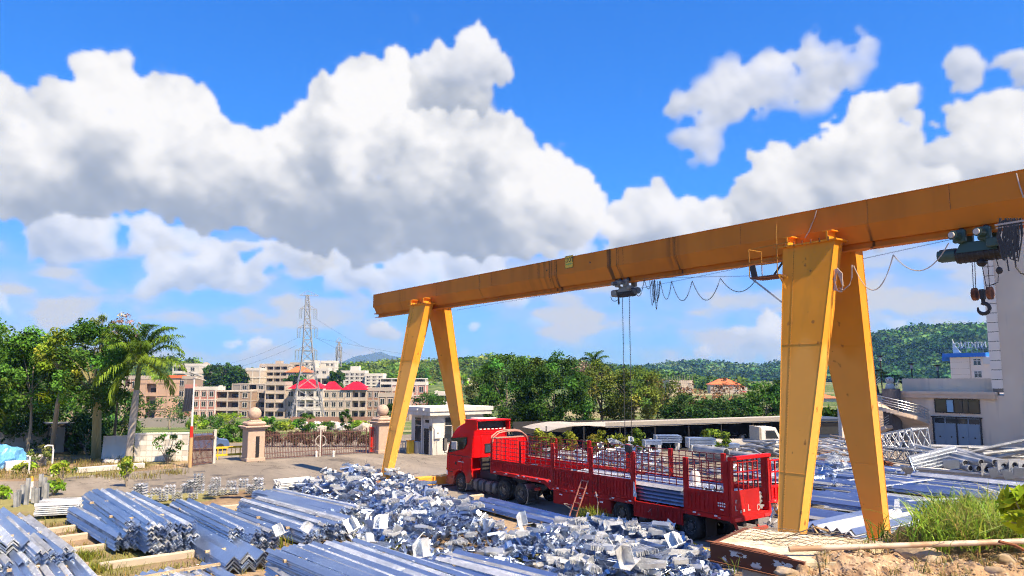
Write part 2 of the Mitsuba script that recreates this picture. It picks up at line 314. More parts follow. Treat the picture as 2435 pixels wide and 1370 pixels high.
def f_crane_web(p, n, uv):                                   # girder paint: more orange, grime running down in places
    st = fb(p.x * 1.2, p.z * .12, p.y, 4); gr = ss(.62, .82, fb(p.x * .55, 3.1, 0, 4)) * ss(.3, .6, nz(p.x * 9, p.z * .8))
    c = mx([.60, .205, .026], [.50, .165, .022], ss(.35, .7, st))
    run = sum(ss(w_, w_ * .2, dr.abs(p.x - x_ + (nz(p.z * 3, x_) - .5) * .10)) * ss(.25, .6, nz(p.x * 22, p.z * .7, x_)) for x_, w_ in ((17.9, .20), (18.3, .12), (21.8, .26), (22.3, .12), (12.1, .08), (25.4, .06), (33.0, .08)))
    return mx(c, [.05, .032, .02], dr.clip(gr * .7 + run * .85, 0, .9))
pmat('m_girder', f_crane_web, .65, spec=.15)
def f_rust(p, n, uv):
    a = fb(p.x * 7, p.y * 7, p.z * 7, 4)
    return mx([.10, .035, .018], [.26, .10, .045], ss(.35, .7, a))
pmat('m_rust', f_rust, .85)
def f_galv(p, n, uv):
    a = fb(p.x * .5, p.y * .9, p.z * .9, 3); b = nz(p.x * 18, p.y * 18, p.z * 18)
    return mx([.33, .425, .60], [.48, .57, .71], ss(.3, .7, a)) * (.90 + .14 * b)
pmat('m_galv', f_galv, .33, .88)
def f_galv2(p, n, uv):
    a = fb(p.x * 2.1 + 7, p.y * 2.1, p.z * 2.1, 3); b = nz(p.x * 9, p.y * 9, p.z * 9)
    return mx([.52, .56, .60], [.76, .79, .80], ss(.3, .7, a)) * (.80 + .24 * b)
pmat('m_galv_pale', f_galv2, .40, .45)
def f_zinc_dull(p, n, uv):
    a = fb(p.x * 1.7 + 3, p.y * 1.7, p.z * 1.7, 3)
    return mx([.26, .28, .30], [.44, .46, .48], ss(.3, .7, a))
pmat('m_galv_dull', f_zinc_dull, .55, .35)
mat('m_zinc_end', (.50, .53, .56), .6, .2)
mat('m_black', (.015, .015, .017), .5); mat('m_tyre', (.022, .021, .02), .85); mat('m_dark', (.035, .034, .033), .7)
mat('m_white', (.66, .65, .62), .5); mat('m_offwhite', (.50, .48, .44), .7); mat('m_steel', (.42, .42, .42), .35, .9)
def f_redpaint(p, n, uv):
    a = fb(p.x * .9, p.y * .9, p.z * 1.4, 4); d = fb(p.x * 6, p.y * 6, p.z * 1.2, 3)
    c = mx([.47, .016, .014], [.36, .014, .013], ss(.35, .65, a))
    return mx(c, [.16, .035, .022], ss(.6, .8, d) * .55)
pmat('m_trailer', f_redpaint, .6, spec=.15)
pmat('m_cab', lambda p, n, uv: mx([.60, .006, .008], [.26, .13, .085], ss(1.25, .35, p.z + (fb(p.x * 3, p.y * 3, p.z * 2, 3) - .5) * .9) * .75), .4, spec=.15)
mat('m_glass', (.010, .013, .016), .08, spec=.35); mat('m_glass_blue', (.03, .06, .09), .08, spec=.8)
mat('m_silver', (.55, .56, .56), .3, .8); mat('m_reflector', (.80, .72, .70), .4); mat('m_redlamp', (.75, .03, .02), .3)
mat('m_yellow', (.70, .46, .03), .5); mat('m_tank', (.20, .185, .165), .55, .3)
mat('m_hoist_green', (.035, .085, .075), .45); mat('m_hoist_blue', (.06, .085, .10), .45); mat('m_hoist_grey', (.20, .21, .19), .5)
mat('m_cable', (.04, .04, .042), .6); mat('m_cable_pale', (.45, .38, .32), .6); mat('m_wire', (.10, .10, .11), .5, .5)
mat('m_orange', (.85, .36, .05), .5, spec=.2)

ORD = ['first', 'second', 'third', 'fourth', 'fifth', 'sixth', 'seventh', 'eighth', 'ninth', 'tenth', 'eleventh', 'twelfth', 'thirteenth', 'fourteenth', 'fifteenth', 'sixteenth', 'seventeenth', 'eighteenth', 'nineteenth', 'twentieth', 'last']


# ------------------------------------------------------------------ the setting: ground, road, hills
def camxy(x, y):
    dx, dy = x - EYE[0], y - EYE[1]; return dx * SIDE[0] + dy * SIDE[1], dx * BEAR[0] + dy * BEAR[1]
def terrain(X, Y):
    X, Y = np.asarray(X, float), np.asarray(Y, float)
    zl = np.interp(Y, [0, 84, 110, 200, 250, 262, 300, 340, 420, 560, 9000], [0, 0, -1.2, -5.5, -6.5, -6.2, 0.5, 4.5, 7, 8, 8])
    zr = np.interp(Y, [0, 140, 400, 1000, 9000], [0, 0, 1.5, 4, 6])
    t = np.clip((X / np.maximum(Y, 1) + .07) / .07, 0, 1); t = t * t * (3 - 2 * t)
    return zl * (1 - t) + zr * t
tick = lambda near, far, n: np.sort(np.unique(np.concatenate([-np.geomspace(near, far, n), np.linspace(-near, near, 15), np.geomspace(near, far, n)])))
xt = tick(60, 9000, 26); yt = np.concatenate([-np.geomspace(3000, 40, 8), np.arange(-30, 440, 8.0), np.geomspace(450, 9000, 20)])
def grid_mesh(xt, yt, zf, toworld=XYv):
    X, Y = np.meshgrid(xt, yt); v = toworld(X.ravel(), Y.ravel(), zf(X, Y).ravel())
    i, j = np.meshgrid(np.arange(len(yt) - 1), np.arange(len(xt) - 1), indexing='ij'); n = len(xt)
    q = np.stack([i * n + j, i * n + j + 1, (i + 1) * n + j + 1, (i + 1) * n + j], -1).reshape(-1, 4)
    return v, np.vstack([q[:, [0, 1, 2]], q[:, [0, 2, 3]]])
def f_ground(p, n, uv):
    a = fb(p.x * .35, p.y * .35, 0, 4); b = fb(p.x * 3, p.y * 3, 0, 3); g = ss(.50, .66, fb(p.x * .22 + 9, p.y * .22, 0, 4))
    soil = mx(mx([.15, .105, .065], [.25, .185, .12], ss(.3, .7, a)), [.12, .09, .06], ss(.5, .8, b) * .6)
    soil = mx(soil, mx([.10, .12, .03], [.20, .20, .06], b), g * .7)
    field = mx(mx([.04, .075, .02], [.10, .13, .04], ss(.3, .7, a)), [.25, .21, .13], ss(.55, .75, fb(p.x * .06, p.y * .06, 2, 3)) * .8)
    return mx(soil, field, ss(-28, -36, p.x))
pmat('m_ground', f_ground, .95, bump=lambda p, n, uv: fb(p.x * 5, p.y * 5, 0, 3), bscale=.05)
struct('ground', grid_mesh(xt, yt, terrain), 'm_ground', smooth=True)
def f_conc(p, n, uv):
    a = fb(p.x * .18, p.y * .5, 0, 4); b = fb(p.x * 2.5, p.y * 2.5, 0, 4); t = ss(.5, .75, fb(p.x * .15 + 5, p.y * .9, 1, 3))
    c = mx([.142, .127, .108], [.188, .168, .142], ss(.3, .7, a))
    c = mx(c, [.125, .112, .096], t * .5)
    c = mx(c, [.11, .092, .072], ss(.62, .8, b) * .5)
    v1, v2, vr = mikit.voronoi(p.x * .16 + (fb(p.x * .7, p.y * .7, 0, 3) - .5) * .5, p.y * .11); c = mx(c, [.07, .06, .05], ss(.022, .004, v2 - v1) * .7)
    c = mx(c, [.10, .092, .082], ss(.10, .03, dr.abs(fb(p.x * .05, p.y * .4 + 7, 0, 2) - .5)) * .45 * nz(p.x * .6, p.y * 4))
    c = mx(c, [.05, .045, .04], ss(.70, .78, fb(p.x * .45 + 11, p.y * .45, 4, 4)) * .6)
    dark = ss(11.5, 9.5, p.y) * ss(-3, 1, p.x) * ss(-6, -2, p.y)
    return mx(c, [.17, .16, .15], dark * ss(.3, .6, b + a * .3) * .75)
pmat('m_concrete', f_conc, .9, bump=lambda p, n, uv: fb(p.x * 8, p.y * 8, 0, 3), bscale=.012)
pp = [G(*q)[:2] for q in ((-400, 1186), (0, 1182), (60, 1192), (200, 1180), (420, 1170), (640, 1163))]
edge = [(1.2, -6.5), (1.6, -4), (3, -1.8), (8, -1.2), (14, -1.7), (20, -1.1), (27, -1.6), (31, -1), (60, -1), (60, 48), (-13, 60), (-31, 60), (-31, -3.5), (-17.2, -6.9)]
edge += [tuple(G(*q)[:2]) for q in ((440, 1112), (342, 1120), (177, 1133), (120, 1144), (0, 1145), (-400, 1145))]
m = prism([tuple(q) for q in pp] + edge, .004); struct('yard_pavement', (m[0] + [0, 0, .001], m[1]), 'm_concrete')

# near mound on which the photographer stands: bare soil and rubble
def mound(X, Y):
    b = np.interp(X, [-9, -3, .6, 1.6, 2.5, 3.4, 4.3, 6, 12, 30], [3.6, 4.0, 4.3, 5.1, 6.7, 7.6, 8.3, 9.2, 10.5, 12])
    P = np.stack([X, Y, X * 0], -1); n = meshkit.fbm(P * 1.6, 5, 3) - .5; n2 = meshkit.fbm(P * 8, 5, 8) - .5
    top = 4.53 + .30 * n + .17 * n2 + .05 * np.clip(X - 4, 0, 6) + .045 * np.clip((X - 2.1) / .6, 0, 1)
    return np.maximum(top - np.clip(Y - b, 0, None) * 1.15 - np.clip(Y - b, 0, .4) * .3, -.6)
def f_mound(p, n, uv):
    a = fb(p.x * 1.4, p.y * 1.4, p.z * 1.4, 4); b = fb(p.x * 9, p.y * 9, p.z * 9, 4)
    c = mx([.28, .18, .095], [.40, .285, .18], ss(.35, .65, a))
    return mx(c, [.17, .09, .042], ss(.52, .75, b) * .8)
pmat('m_mound', f_mound, .95, bump=lambda p, n, uv: fb(p.x * 22, p.y * 22, p.z * 22, 4), bscale=.05)
struct('earth_mound', grid_mesh(np.concatenate([np.linspace(-9, 1, 24), np.arange(1.1, 9, .045), np.linspace(9.2, 30, 30)]), np.concatenate([np.linspace(-20, 3, 12), np.arange(3.2, 10, .05), np.linspace(10.2, 17, 24)]), mound), 'm_mound', smooth=True)

# hills: profile of (photo x, photo y) of the skyline at distance d
def hill(name, prof, d, depth, base, seed, rough, mat_, color_fn=None, ny=26, nx=150):
    px = np.array([p[0] for p in prof], float); zz = np.array([GD(p[0], p[1], d)[2] for p in prof]); XX = np.array([(GD(p[0], p[1], d) - EYE) @ SIDE for p in prof])
    xs = np.linspace(XX.min(), XX.max(), nx); top = np.interp(xs, XX, zz)
    ys = np.linspace(-1, .6, ny)
    X, T = np.meshgrid(xs, ys); sh = np.clip(1 - np.abs(T) ** 1.35, 0, 1)
    P = np.stack([X, T * depth, X * 0], -1)
    nn = meshkit.fbm(P / (depth * .33), 5, seed) - .5
    Z = base + (top[None] - base) * sh * (1 + 0 * nn) + nn * rough * np.clip(1 - sh, 0, 1) ** .5 * np.clip(sh * 3, 0, 1)
    Z += (meshkit.fbm(P / (depth * .05), 4, seed + 5) - .5) * rough * .22
    v = XYv(X.ravel(), (d + T * depth).ravel(), Z.ravel()); n = nx
    i, j = np.meshgrid(np.arange(ny - 1), np.arange(nx - 1), indexing='ij'); q = np.stack([i * n + j, i * n + j + 1, (i + 1) * n + j + 1, (i + 1) * n + j], -1).reshape(-1, 4)
    struct(name, (v, np.vstack([q[:, [0, 1, 2]], q[:, [0, 2, 3]]])), mat_, smooth=True)
    return X, d + T * depth, Z
def f_forest(p, n, uv):
    a = fb(p.x * .02, p.y * .02, p.z * .02, 4); b = fb(p.x * .12, p.y * .12, p.z * .12, 3)
    c = mx([.022, .055, .014], [.055, .10, .022], ss(.35, .65, a)); return mx(c, [.10, .12, .03], ss(.55, .75, b) * .5)
pmat('m_forest', f_forest, .95)
mat('m_mountain', (.03, .05, .05), .95)
hills = {}
hill('mountain', [(600, 905), (700, 890), (780, 872), (830, 858), (850, 848), (880, 842), (905, 836), (925, 845), (955, 850), (990, 858), (1040, 862), (1100, 870), (1160, 880), (1250, 895), (1400, 905)], 6000, 1500, -40, 3, 60, 'm_mountain')
hills['far'] = hill('hill', [(1380, 900), (1450, 893), (1540, 879), (1600, 873), (1680, 869), (1730, 878), (1800, 880), (1850, 875), (1900, 860), (2000, 850), (2100, 845)], 1500, 600, -10, 5, 26, 'm_forest')
hills['right'] = hill('hill', [(1800, 910), (1850, 893), (1950, 862), (2000, 842), (2060, 818), (2130, 795), (2200, 790), (2270, 787), (2310, 792), (2360, 805), (2450, 830), (2600, 850), (2800, 880)], 1050, 520, -10, 8, 30, 'm_forest', ny=34)
hills['mid'] = hill('hill', [(560, 914), (640, 902), (740, 894), (800, 886), (860, 882), (930, 876), (1000, 876), (1060, 876), (1110, 868), (1160, 863), (1220, 866), (1300, 873), (1400, 878), (1500, 893), (1600, 913)], 560, 200, 0, 9, 8, 'm_forest')
hills['left'] = hill('hill', [(-200, 860), (0, 850), (200, 850), (380, 868), (440, 866), (470, 880), (520, 895), (600, 905)], 520, 160, 0, 12, 8, 'm_forest')


# ------------------------------------------------------------------ the gantry crane: girder along x at y = 0
ZB, ZT, SL, SR = 10.475, 11.78, 6.5, 31.25
XE = 46.5                                                  # the girder runs on out of the frame
gantry = thing('gantry_crane', 'orange yellow single girder gantry crane on four leaning box legs above the yard', 'gantry crane')
hw = .42
zk = ZB + .42 * (ZT - ZB)
sec = [(-hw, ZT - .02), (-hw, zk), (-.16, ZB + .03), (.16, ZB + .03), (hw, zk), (hw, ZT - .02)]
def along_x(poly, x0, x1):                                 # (y, z) outline swept along x
    v, f = prism(poly, x1 - x0); return np.stack([x0 + v[:, 2], v[:, 0], v[:, 1]], -1), f
part(gantry, 'girder', [along_x(sec, 0, XE), box(-.02, XE, -hw - .03, hw + .03, ZT - .022, ZT), box(0, XE, -.02, .02, ZB - .16, ZB + .03)], 'm_girder')
part(gantry, 'rail_flange', [box(-.25, XE, -.17, .17, ZB - .18, ZB - .155)], 'm_girder')
part(gantry, 'end_plate', box(-.03, -.003, -hw - .01, hw + .01, zk - .1, ZT), 'm_girder')
part(gantry, 'end_stop', [box(-.45, -.02, -.14, .14, ZB + .05, ZB + .10), beam((-.05, 0, ZB + .4), (-.4, 0, ZB + .1), .05, .05)], 'm_girder')
for x in (7.8, 13.2, 17.0, 22.6, 28.4, 35.4, 41.5): part(gantry, 'weld_seam', box(x, x + .012, -hw - .006, -hw + .002, zk, ZT - .03), 'm_rust')
for px in (1300, 1403): p = GY(px, 643 if px == 1300 else 624, -hw); part(gantry, 'drain_hole', cyl((p[0], -hw - .004, p[2]), (p[0], -hw + .01, p[2]), .045, 10), 'm_black')
def leg(x, side, big):
    zt = ZB + .10 if side < 0 else ZB - .06
    yt, yb = side * .62, side * 2.75
    wt, wb = (.90, .27)                                      # half widths along x, top and bottom
    tt, tb = .24, .20                                        # half depth
    pts = []
    for z, y, w, t in ((zt, yt, wt, tt), (.62, yb, wb, tb)):
        for sx in (-1, 1):
            for sy in (-1, 1): pts.append((x + sx * w, y + sy * t, z))
    ms = [hull(pts)]
    L = [V(0, yt, zt), V(0, yb, .62)]
    for sx in (-1, 1):                                       # edge flanges proud of the web
        for sy in (-1, 1):
            a = V(x + sx * (wt + .0), yt + sy * (tt - .004), zt); b = V(x + sx * (wb + .0), yb + sy * (tb - .004), .62)
            ms.append(beam(a, b, .024, .024))
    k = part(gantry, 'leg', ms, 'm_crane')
    for z in (3.4, 7.3):
        t = (zt - z) / (zt - .62); y = yt + (yb - yt) * t; w = wt + (wb - wt) * t; d = tt + (tb - tt) * t
        part(k, 'splice_seam', box(x - w, x + w, y - d - .008, y + d + .008, z - .012, z + .012), 'm_crane')
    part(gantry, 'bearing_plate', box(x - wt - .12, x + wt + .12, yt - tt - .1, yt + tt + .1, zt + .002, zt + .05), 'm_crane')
    sy = -1 if side < 0 else -1
    A_, B_ = V(x - wt * .55, yt + sy * (tt + .004), zt), V(x - wb * .55, yb + sy * (tb + .004), .62)
    if side < 0: part(k, 'long_seam', beam(A_, B_, .014, .010), 'm_crane_dark')
    return k
mat('m_crane_dark', (.38, .17, .02), .7)
for x, big in ((SL, 0), (SR, 1)):
    leg(x, -1, big); leg(x, 1, big)
    for sx in (-.70, .70):                                   # saddle brackets that carry the girder
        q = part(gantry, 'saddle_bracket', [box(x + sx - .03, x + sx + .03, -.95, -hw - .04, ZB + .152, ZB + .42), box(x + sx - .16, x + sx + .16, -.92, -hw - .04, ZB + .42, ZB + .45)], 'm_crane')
    for i in range(6): part(gantry, 'bolt', cyl((x - .75 + i * .3, -.95, ZB + .10), (x - .75 + i * .3, -.95, ZB + .24), .02, 6), 'm_rust')
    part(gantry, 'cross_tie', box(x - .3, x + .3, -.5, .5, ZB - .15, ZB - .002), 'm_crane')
    c = part(gantry, 'end_carriage', [cbox(x - .30, x + .30, -3.7, 3.7, .16, .64, .02)], 'm_orange')
    for y in (-3.2, 3.2): part(c, 'wheel', cyl((x - .12, y, .22), (x + .12, y, .22), .22, 20), 'm_steel')
    for y in (-1.2, 1.3): part(c, 'joint_plate', box(x - .34, x + .34, y - .05, y + .05, .14, .66), 'm_orange')
    struct('crane_rail', box(x - .04, x + .04, -14, 14, .006, .05) if False else box(x - .04, x + .04, -3.9, 3.9, .005, .05), 'm_rust')
# capacity plate
p = GY(1354, 624, -hw); s0 = part(gantry, 'capacity_sign', box(p[0] - .26, p[0] + .26, -hw - .03, -hw - .008, p[2] - .27, p[2] + .30), 'm_yellow', label='yellow plate reading 10T on the girder')
part(s0, 'lettering', text('10T', .19, (p[0] - .21, -hw - .031, p[2] + .02), (1, 0, 0), (0, 0, 1), .006), 'm_black')
mat('m_green_line', (.10, .30, .10), .5); part(s0, 'underline', [box(p[0] - .18, p[0] + .18, -hw - .036, -hw - .0305, p[2] - .10, p[2] - .06)], 'm_green_line')
part(s0, 'frame', [box(p[0] - .27, p[0] + .27, -hw - .034, -hw - .0305, z, z + .02) for z in (p[2] - .27, p[2] + .285)] + [box(x, x + .02, -hw - .034, -hw - .0305, p[2] - .245, p[2] + .283) for x in (p[0] - .27, p[0] + .25)], 'm_black')
# service platform on the near right leg
x0 = SR - .80; zp = ZB - .85
plat = part(gantry, 'service_platform', [box(x0 - 1.0, x0 + .1, -1.5, -.75, zp - .05, zp)], 'm_rust')
part(plat, 'support_strut', [beam((x0 - .95, -1.45, zp - .05), (x0 + .1, -1.2, zp - 1.0), .05, .05)], 'm_galv_dull')
part(plat, 'support_strut', [beam((x0 - .6, -.8, zp), (x0 + .05, -.8, zp + .75), .05, .05)], 'm_dark')
part(plat, 'support_strut', [beam((x0 + .1, -1.5, zp - .03), (x0 + .28, -1.42, zp - .5), .05, .05), beam((x0 + .1, -1.5, zp - .03), (x0 + .38, -1.45, zp - .14), .04, .04)], 'm_crane')
part(plat, 'railing', [beam(a, b, .022, .022) for a, b in (((x0 - 1, -1.5, zp), (x0 - 1, -1.5, zp + .95)), ((x0 - 1, -.77, zp), (x0 - 1, -.77, zp + .95)), ((x0 - .9, -1.5, zp + .95), (x0 + .5, -1.45, zp + 1.0)), ((x0 - 1, -1.5, zp + .95), (x0 - 1, -.77, zp + .95)), ((x0 + .05, -1.5, zp), (x0 + .05, -1.45, zp + 1.65)), ((x0 - 1, -1.5, zp + .5), (x0 + .1, -1.48, zp + .55)), ((x0 - .15, -1.4, zp + .9), (x0 + .3, -1.3, zp + .9)), ((x0 - 1, -.77, zp + .5), (x0, -.77, zp + .5)))], 'm_crane_dark')
solo('tool_board', [beam((x0 - .93, -1.3, zp), (x0 - 1.02, -1.3, zp + .42), .03, .22)], 'm_dark', 'small dark board standing on the service platform by the right leg', 'board')
# painted stains and a loose rope over the girder
solo('rope', tube([GY(1942, 500, -hw - .05), GY(1938, 515, -hw - .05), GY(1930, 535, -hw - .05), GY(1924, 550, -hw - .06), GY(1914, 566, -hw - .06)], .018), 'm_cable_pale', 'pale rope hanging over the girder above the right leg', 'rope')
solo('rope', tube([GY(2417, 412, -hw - .05), GY(2424, 440, -hw - .05), GY(2434, 470, -hw - .05)], .018), 'm_cable_pale', 'pale rope hanging over the girder at its right end', 'rope')

def wheel_pair(t, x, zc):
    for sy in (-1, 1): part(t, 'trolley_wheel', cyl((x, sy * .06, zc), (x, sy * .13, zc), .09, 12), 'm_black')
def hoist(px, py, sc, body, motor, lab, hook_drop, n_rope, flip=1):
    """Electric wire rope hoist that runs on the bottom flange: trolley motors above, drum and motors below."""
    c = GY(px, py, -.05); x, z = c[0], ZB - .18
    t = thing('electric_hoist', lab, 'hoist', 'hoists on the gantry girder')
    L, r = 1.0 * sc, .26 * sc; zd = z - .62 * sc
    for dx in (-.38 * sc, .38 * sc):
        b = part(t, 'trolley', [cbox(x + dx - .2 * sc, x + dx + .2 * sc, -.34, -.18, z - .28 * sc, z + .16 * sc), cbox(x + dx - .2 * sc, x + dx + .2 * sc, .18, .34, z - .28 * sc, z + .16 * sc), box(x + dx - .05, x + dx + .05, -.3, .3, z - .30 * sc, z - .22 * sc)], body)
        wheel_pair(t, x + dx, z + .11)
        m = part(t, 'travel_motor', [cyl((x + dx - .02, -.34, z - .06 * sc), (x + dx - .05, -.62 * sc - .1, z - .06 * sc), .15 * sc, 14)], motor)
        part(m, 'fan_cover', cyl((x + dx - .05, -.62 * sc - .11, z - .06 * sc), (x + dx - .06, -.62 * sc - .16, z - .06 * sc), .10 * sc, 14), 'm_offwhite' if body == 'm_hoist_green' else 'm_hoist_grey')
    part(t, 'body_cover', [hull([(x + a * L, b * .30 * sc, zz) for a, b, zz in ((-.55, -1, zd), (-.55, 1, zd), (.72, -1, zd), (.72, 1, zd), (-.40, -.8, zd + .34 * sc), (-.40, .8, zd + .34 * sc), (.5, -.8, zd + .34 * sc), (.5, .8, zd + .34 * sc))])], body)
    d = part(t, 'drum', cyl((x - .6 * L, 0, zd - .05), (x + .75 * L, 0, zd - .05), r, 22), 'm_black')
    part(t, 'lift_motor', [cyl((x - flip * .62 * L, 0, zd), (x - flip * 1.12 * L, 0, zd), r * .88, 20), cyl((x - flip * 1.12 * L, 0, zd), (x - flip * 1.20 * L, 0, zd), r * .74, 20)], motor)
    for a in np.arange(-.55, .8, .16): part(d, 'rope_groove', cyl((x + a * L, 0, zd - .05), (x + a * L + .03, 0, zd - .05), r + .012, 22), 'm_dark')
    part(t, 'gearbox', [cbox(x + flip * .74 * L, x + flip * 1.05 * L, -.3 * sc, .3 * sc, zd - .26 * sc, zd + .2 * sc, .06)], body)
    part(t, 'control_box', [cbox(x + .45 * L, x + .8 * L, -.5 * sc, -.32 * sc, zd + .05, zd + .36 * sc)], body)
    return t, x, zd, r, L
t, x, zd, r, L = hoist(2318, 560, .84, 'm_hoist_green', 'm_hoist_green', 'dark green hoist at the right end of the girder with its hook hanging below', 2, 4, 1)
hk = GY(2335, 690, -.02)
part(t, 'limit_weight', [ball((x + .12, -.05, zd - r - .10), (.13, .13, .12), 8)], 'm_black')
blk = part(t, 'hook_block', [box(hk[0] - .05, hk[0] + .05, -.10, .10, hk[2] - .25, hk[2] + .02)], 'm_black')
for dx in (-.19, .19): part(blk, 'sheave', cyl((hk[0] + dx - .05, 0, hk[2] - .1), (hk[0] + dx + .05, 0, hk[2] - .1), .18, 18), 'm_rust')
ang = np.radians(np.linspace(100, -200, 26)); rr = .145
part(blk, 'hook', tube([(hk[0], 0, hk[2] - .2), (hk[0], 0, hk[2] - .36)] + [(hk[0] + rr * np.cos(a), 0, hk[2] - .52 + rr * np.sin(a)) for a in ang], np.concatenate([[.05, .05], np.linspace(.055, .05, 20), np.linspace(.045, .02, 6)]), 8), 'm_dark')
for dx, dt in ((-.22, -.12), (-.16, -.07), (.12, .05), (.19, .18)): part(t, 'hoist_rope', tube([(x + .02 + dt * 1.3, 0, zd - r), (hk[0] + dx, 0, hk[2])], .011), 'm_cable')
solo('pendant_cable', [tube([(x + .5, -.1, zd - r), (x + .55, -.12, zd - r - .3), (x + .5, -.1, zd - r - .7), (hk[0] + .23, -.1, hk[2] + .1)], .012), ball((x + .56, -.12, zd - r - .38), (.09, .07, .1), 6)], 'm_cable', 'thin black control line with a small weight beside the right hook', 'cable')
t, x, zd, r, L = hoist(1486, 668, .62, 'm_hoist_grey', 'm_hoist_blue', 'small blue grey hoist at mid girder with two long hanging ropes', 9, 2, -1)
for px in (1480, 1496): a = GY(px, 700, 0); part(t, 'hoist_rope', tube([(a[0], 0, zd - r), (a[0], 0, 3.45)], .014), 'm_cable')
part(t, 'rope_guide', [tube([(x - .35, -.1, zd - r), (x - .33, -.1, zd - r - .35)], .04), tube([(x - .55 + .25 * math.cos(a), -.1, zd - r + .02 + .22 * math.sin(a)) for a in np.linspace(np.pi, 2 * np.pi, 8)], .015)], 'm_cable')
hx0 = GY(1488, 700, 0)[0]; part(t, 'hook_block', [cbox(hx0 - .2, hx0 + .2, -.06, .06, 3.22, 3.5, .04), tube([(hx0 + .06 * math.cos(a), 0, 3.12 + .08 * math.sin(a)) for a in np.linspace(1.7, -3, 12)], .025)], 'm_black')
# festoon lines and cables
def sag(a, b, drop, n=12):
    t = np.linspace(0, 1, n)[:, None]; p = a * (1 - t) + b * t; p[:, 2] -= (4 * t[:, 0] * (1 - t[:, 0])) * drop; return p
yw = -.9
def pt(px, py): return GY(px, py, yw)
solo('guide_wire', tube([pt(1084, 738), pt(1500, 668)], .008), 'm_wire', 'thin guide wire under the girder left of the middle hoist', 'wire')
solo('guide_wire', tube([pt(1500, 690), pt(1858, 618)], .008), 'm_wire', 'thin lower guide wire between the middle hoist and the right leg', 'wire')
solo('guide_wire', tube([pt(1530, 662), pt(1795, 656)], .008), 'm_wire', 'thin guide wire that carries the looped cable to the platform', 'wire')
solo('guide_wire', tube([pt(2050, 616), pt(2270, 568)], .008), 'm_wire', 'thin guide wire between the right leg and the green hoist', 'wire')
lo = [(1510, 690), (1532, 664), (1550, 668), (1557, 666), (1570, 668), (1597, 668), (1646, 668), (1713, 662), (1800, 662)]
dr_ = [.55, .45, 1.1, .9, .9, .95, .95, .6, .65]
c = []
for i in range(len(lo) - 1): c.append(tube(sag(pt(*lo[i]), pt(*lo[i + 1]), dr_[i] * .8), .014))
solo('festoon_cable', c, 'm_cable', 'black cable looped in waves between the middle hoist and the platform', 'cable')
c = [tube(sag(pt(a, 666), pt(a + w_, 668), d_), .012) for a, w_, d_ in ((1545, 10, 1.0), (1552, 16, .9), (1556, 7, 1.15))]
solo('festoon_cable', c, 'm_cable', 'bunch of narrow black cable loops right of the middle hoist', 'cable')
c = [tube(sag(pt(*a), pt(*b), d_, 14), .016) for a, b, d_ in (((2030, 632), (2124, 606), .9), ((2124, 606), (2256, 578), .62))]
c += [tube([pt(2026, 630), pt(2026, 660), pt(2020, 678), pt(2005, 690), pt(1996, 685)], .018)]
solo('festoon_cable', c, 'm_cable_pale', 'pale cable swagging from the right legs to the green hoist', 'cable')
c = [tube([pt(1988 + a, 640), pt(1983 + b, 665), pt(1985 + a, 690), pt(1998 + b, 694), pt(2004, 680), pt(1996 + a, 650), pt(1990, 638)], .02) for a, b in ((0, 0), (3, 2), (-3, 4), (6, -2))]
solo('cable_coil', c, 'm_cable_pale', 'coil of pale cable hung between the two right legs', 'cable coil')
c = []
for i in range(14):
    a, b = 2378 + i * 2.6, 2384 + i * 2.9; top = 522 + R_(-4, 4); bot = 590 + R_(0, 28)
    c.append(tube([pt(a, top), pt(a - 6 + R_(-3, 3), (top + bot) / 2), pt(a + 4, bot), pt(b + 2, bot + 4), pt(b + 10 + R_(-3, 3), (top + bot) / 2), pt(b + 6, top)], .02))
c += [tube([pt(2392, 600), pt(2396, 625), pt(2399, 645)], .018), tube([pt(2412, 600), pt(2416, 635), pt(2428, 650), pt(2440, 653)], .022)]
k = solo('cable_coil', c, 'm_cable', 'thick bunch of black cable loops hung beside the green hoist', 'cable coil')
solo('cable_bar', [beam(pt(2366, 536), pt(2440, 524), .05, .05), beam(pt(2368, 543), pt(2440, 532), .03, .03)], 'm_cable_pale', 'pale bar that carries the black cable loops at the right edge', 'bar')


mat('m_faded', (.45, .34, .32), .7)
# ------------------------------------------------------------------ the red articulated lorry (near side y = .62, runs along x)
YN, YF = .62, 3.12
truck = thing('cargo_truck', 'red articulated lorry with a long open stake sided trailer parked under the crane', 'truck')
TM = 'm_trailer'
def wheel(t, x, zc, r=.52, dual=False, rear=True, name='wheel'):
    for side, y0 in ((-1, YN + .04), (1, YF - .04)):
        sg = -side                                           # direction towards the middle
        k = part(t, name, lathe_y([(r * .58, .0), (r * .9, -.005), (r * .97, .03), (r, .07), (r, .24), (r * .95, .29), (r * .6, .30)], x, y0, zc, sg), 'm_tyre', smooth=35)
        if dual: part(k, 'inner_tyre', lathe_y([(r * .58, .33), (r * .95, .34), (r, .38), (r, .56), (r * .95, .60), (r * .6, .61)], x, y0, zc, sg), 'm_tyre', smooth=35)
        part(k, 'rim', lathe_y([(r * .60, .02), (r * .57, .05), (r * .50, .14 if rear else .06), (r * .30, .16 if rear else .0), (r * .28, .05 if rear else -.03), (r * .16, .04 if rear else -.06), (.001, .03 if rear else -.065)], x, y0, zc, sg), 'm_rim', smooth=35)
        for a in range(8):
            p = (x + r * .39 * math.cos(a * .785), y0 + sg * (.13 if rear else .01), zc + r * .39 * math.sin(a * .785))
            if side < 0: part(k, 'wheel_nut', cyl(p, (p[0], p[1] - sg * .035, p[2]), .022, 6), 'm_steel')
def lathe_y(prof, x, y, z, sg, n=28):
    v, f = lathe([(a, b) for a, b in prof], n=n); return np.stack([x + v[:, 0], y + sg * v[:, 2], z + v[:, 1]], -1), f
mat('m_rim', (.10, .095, .09), .6, .4)
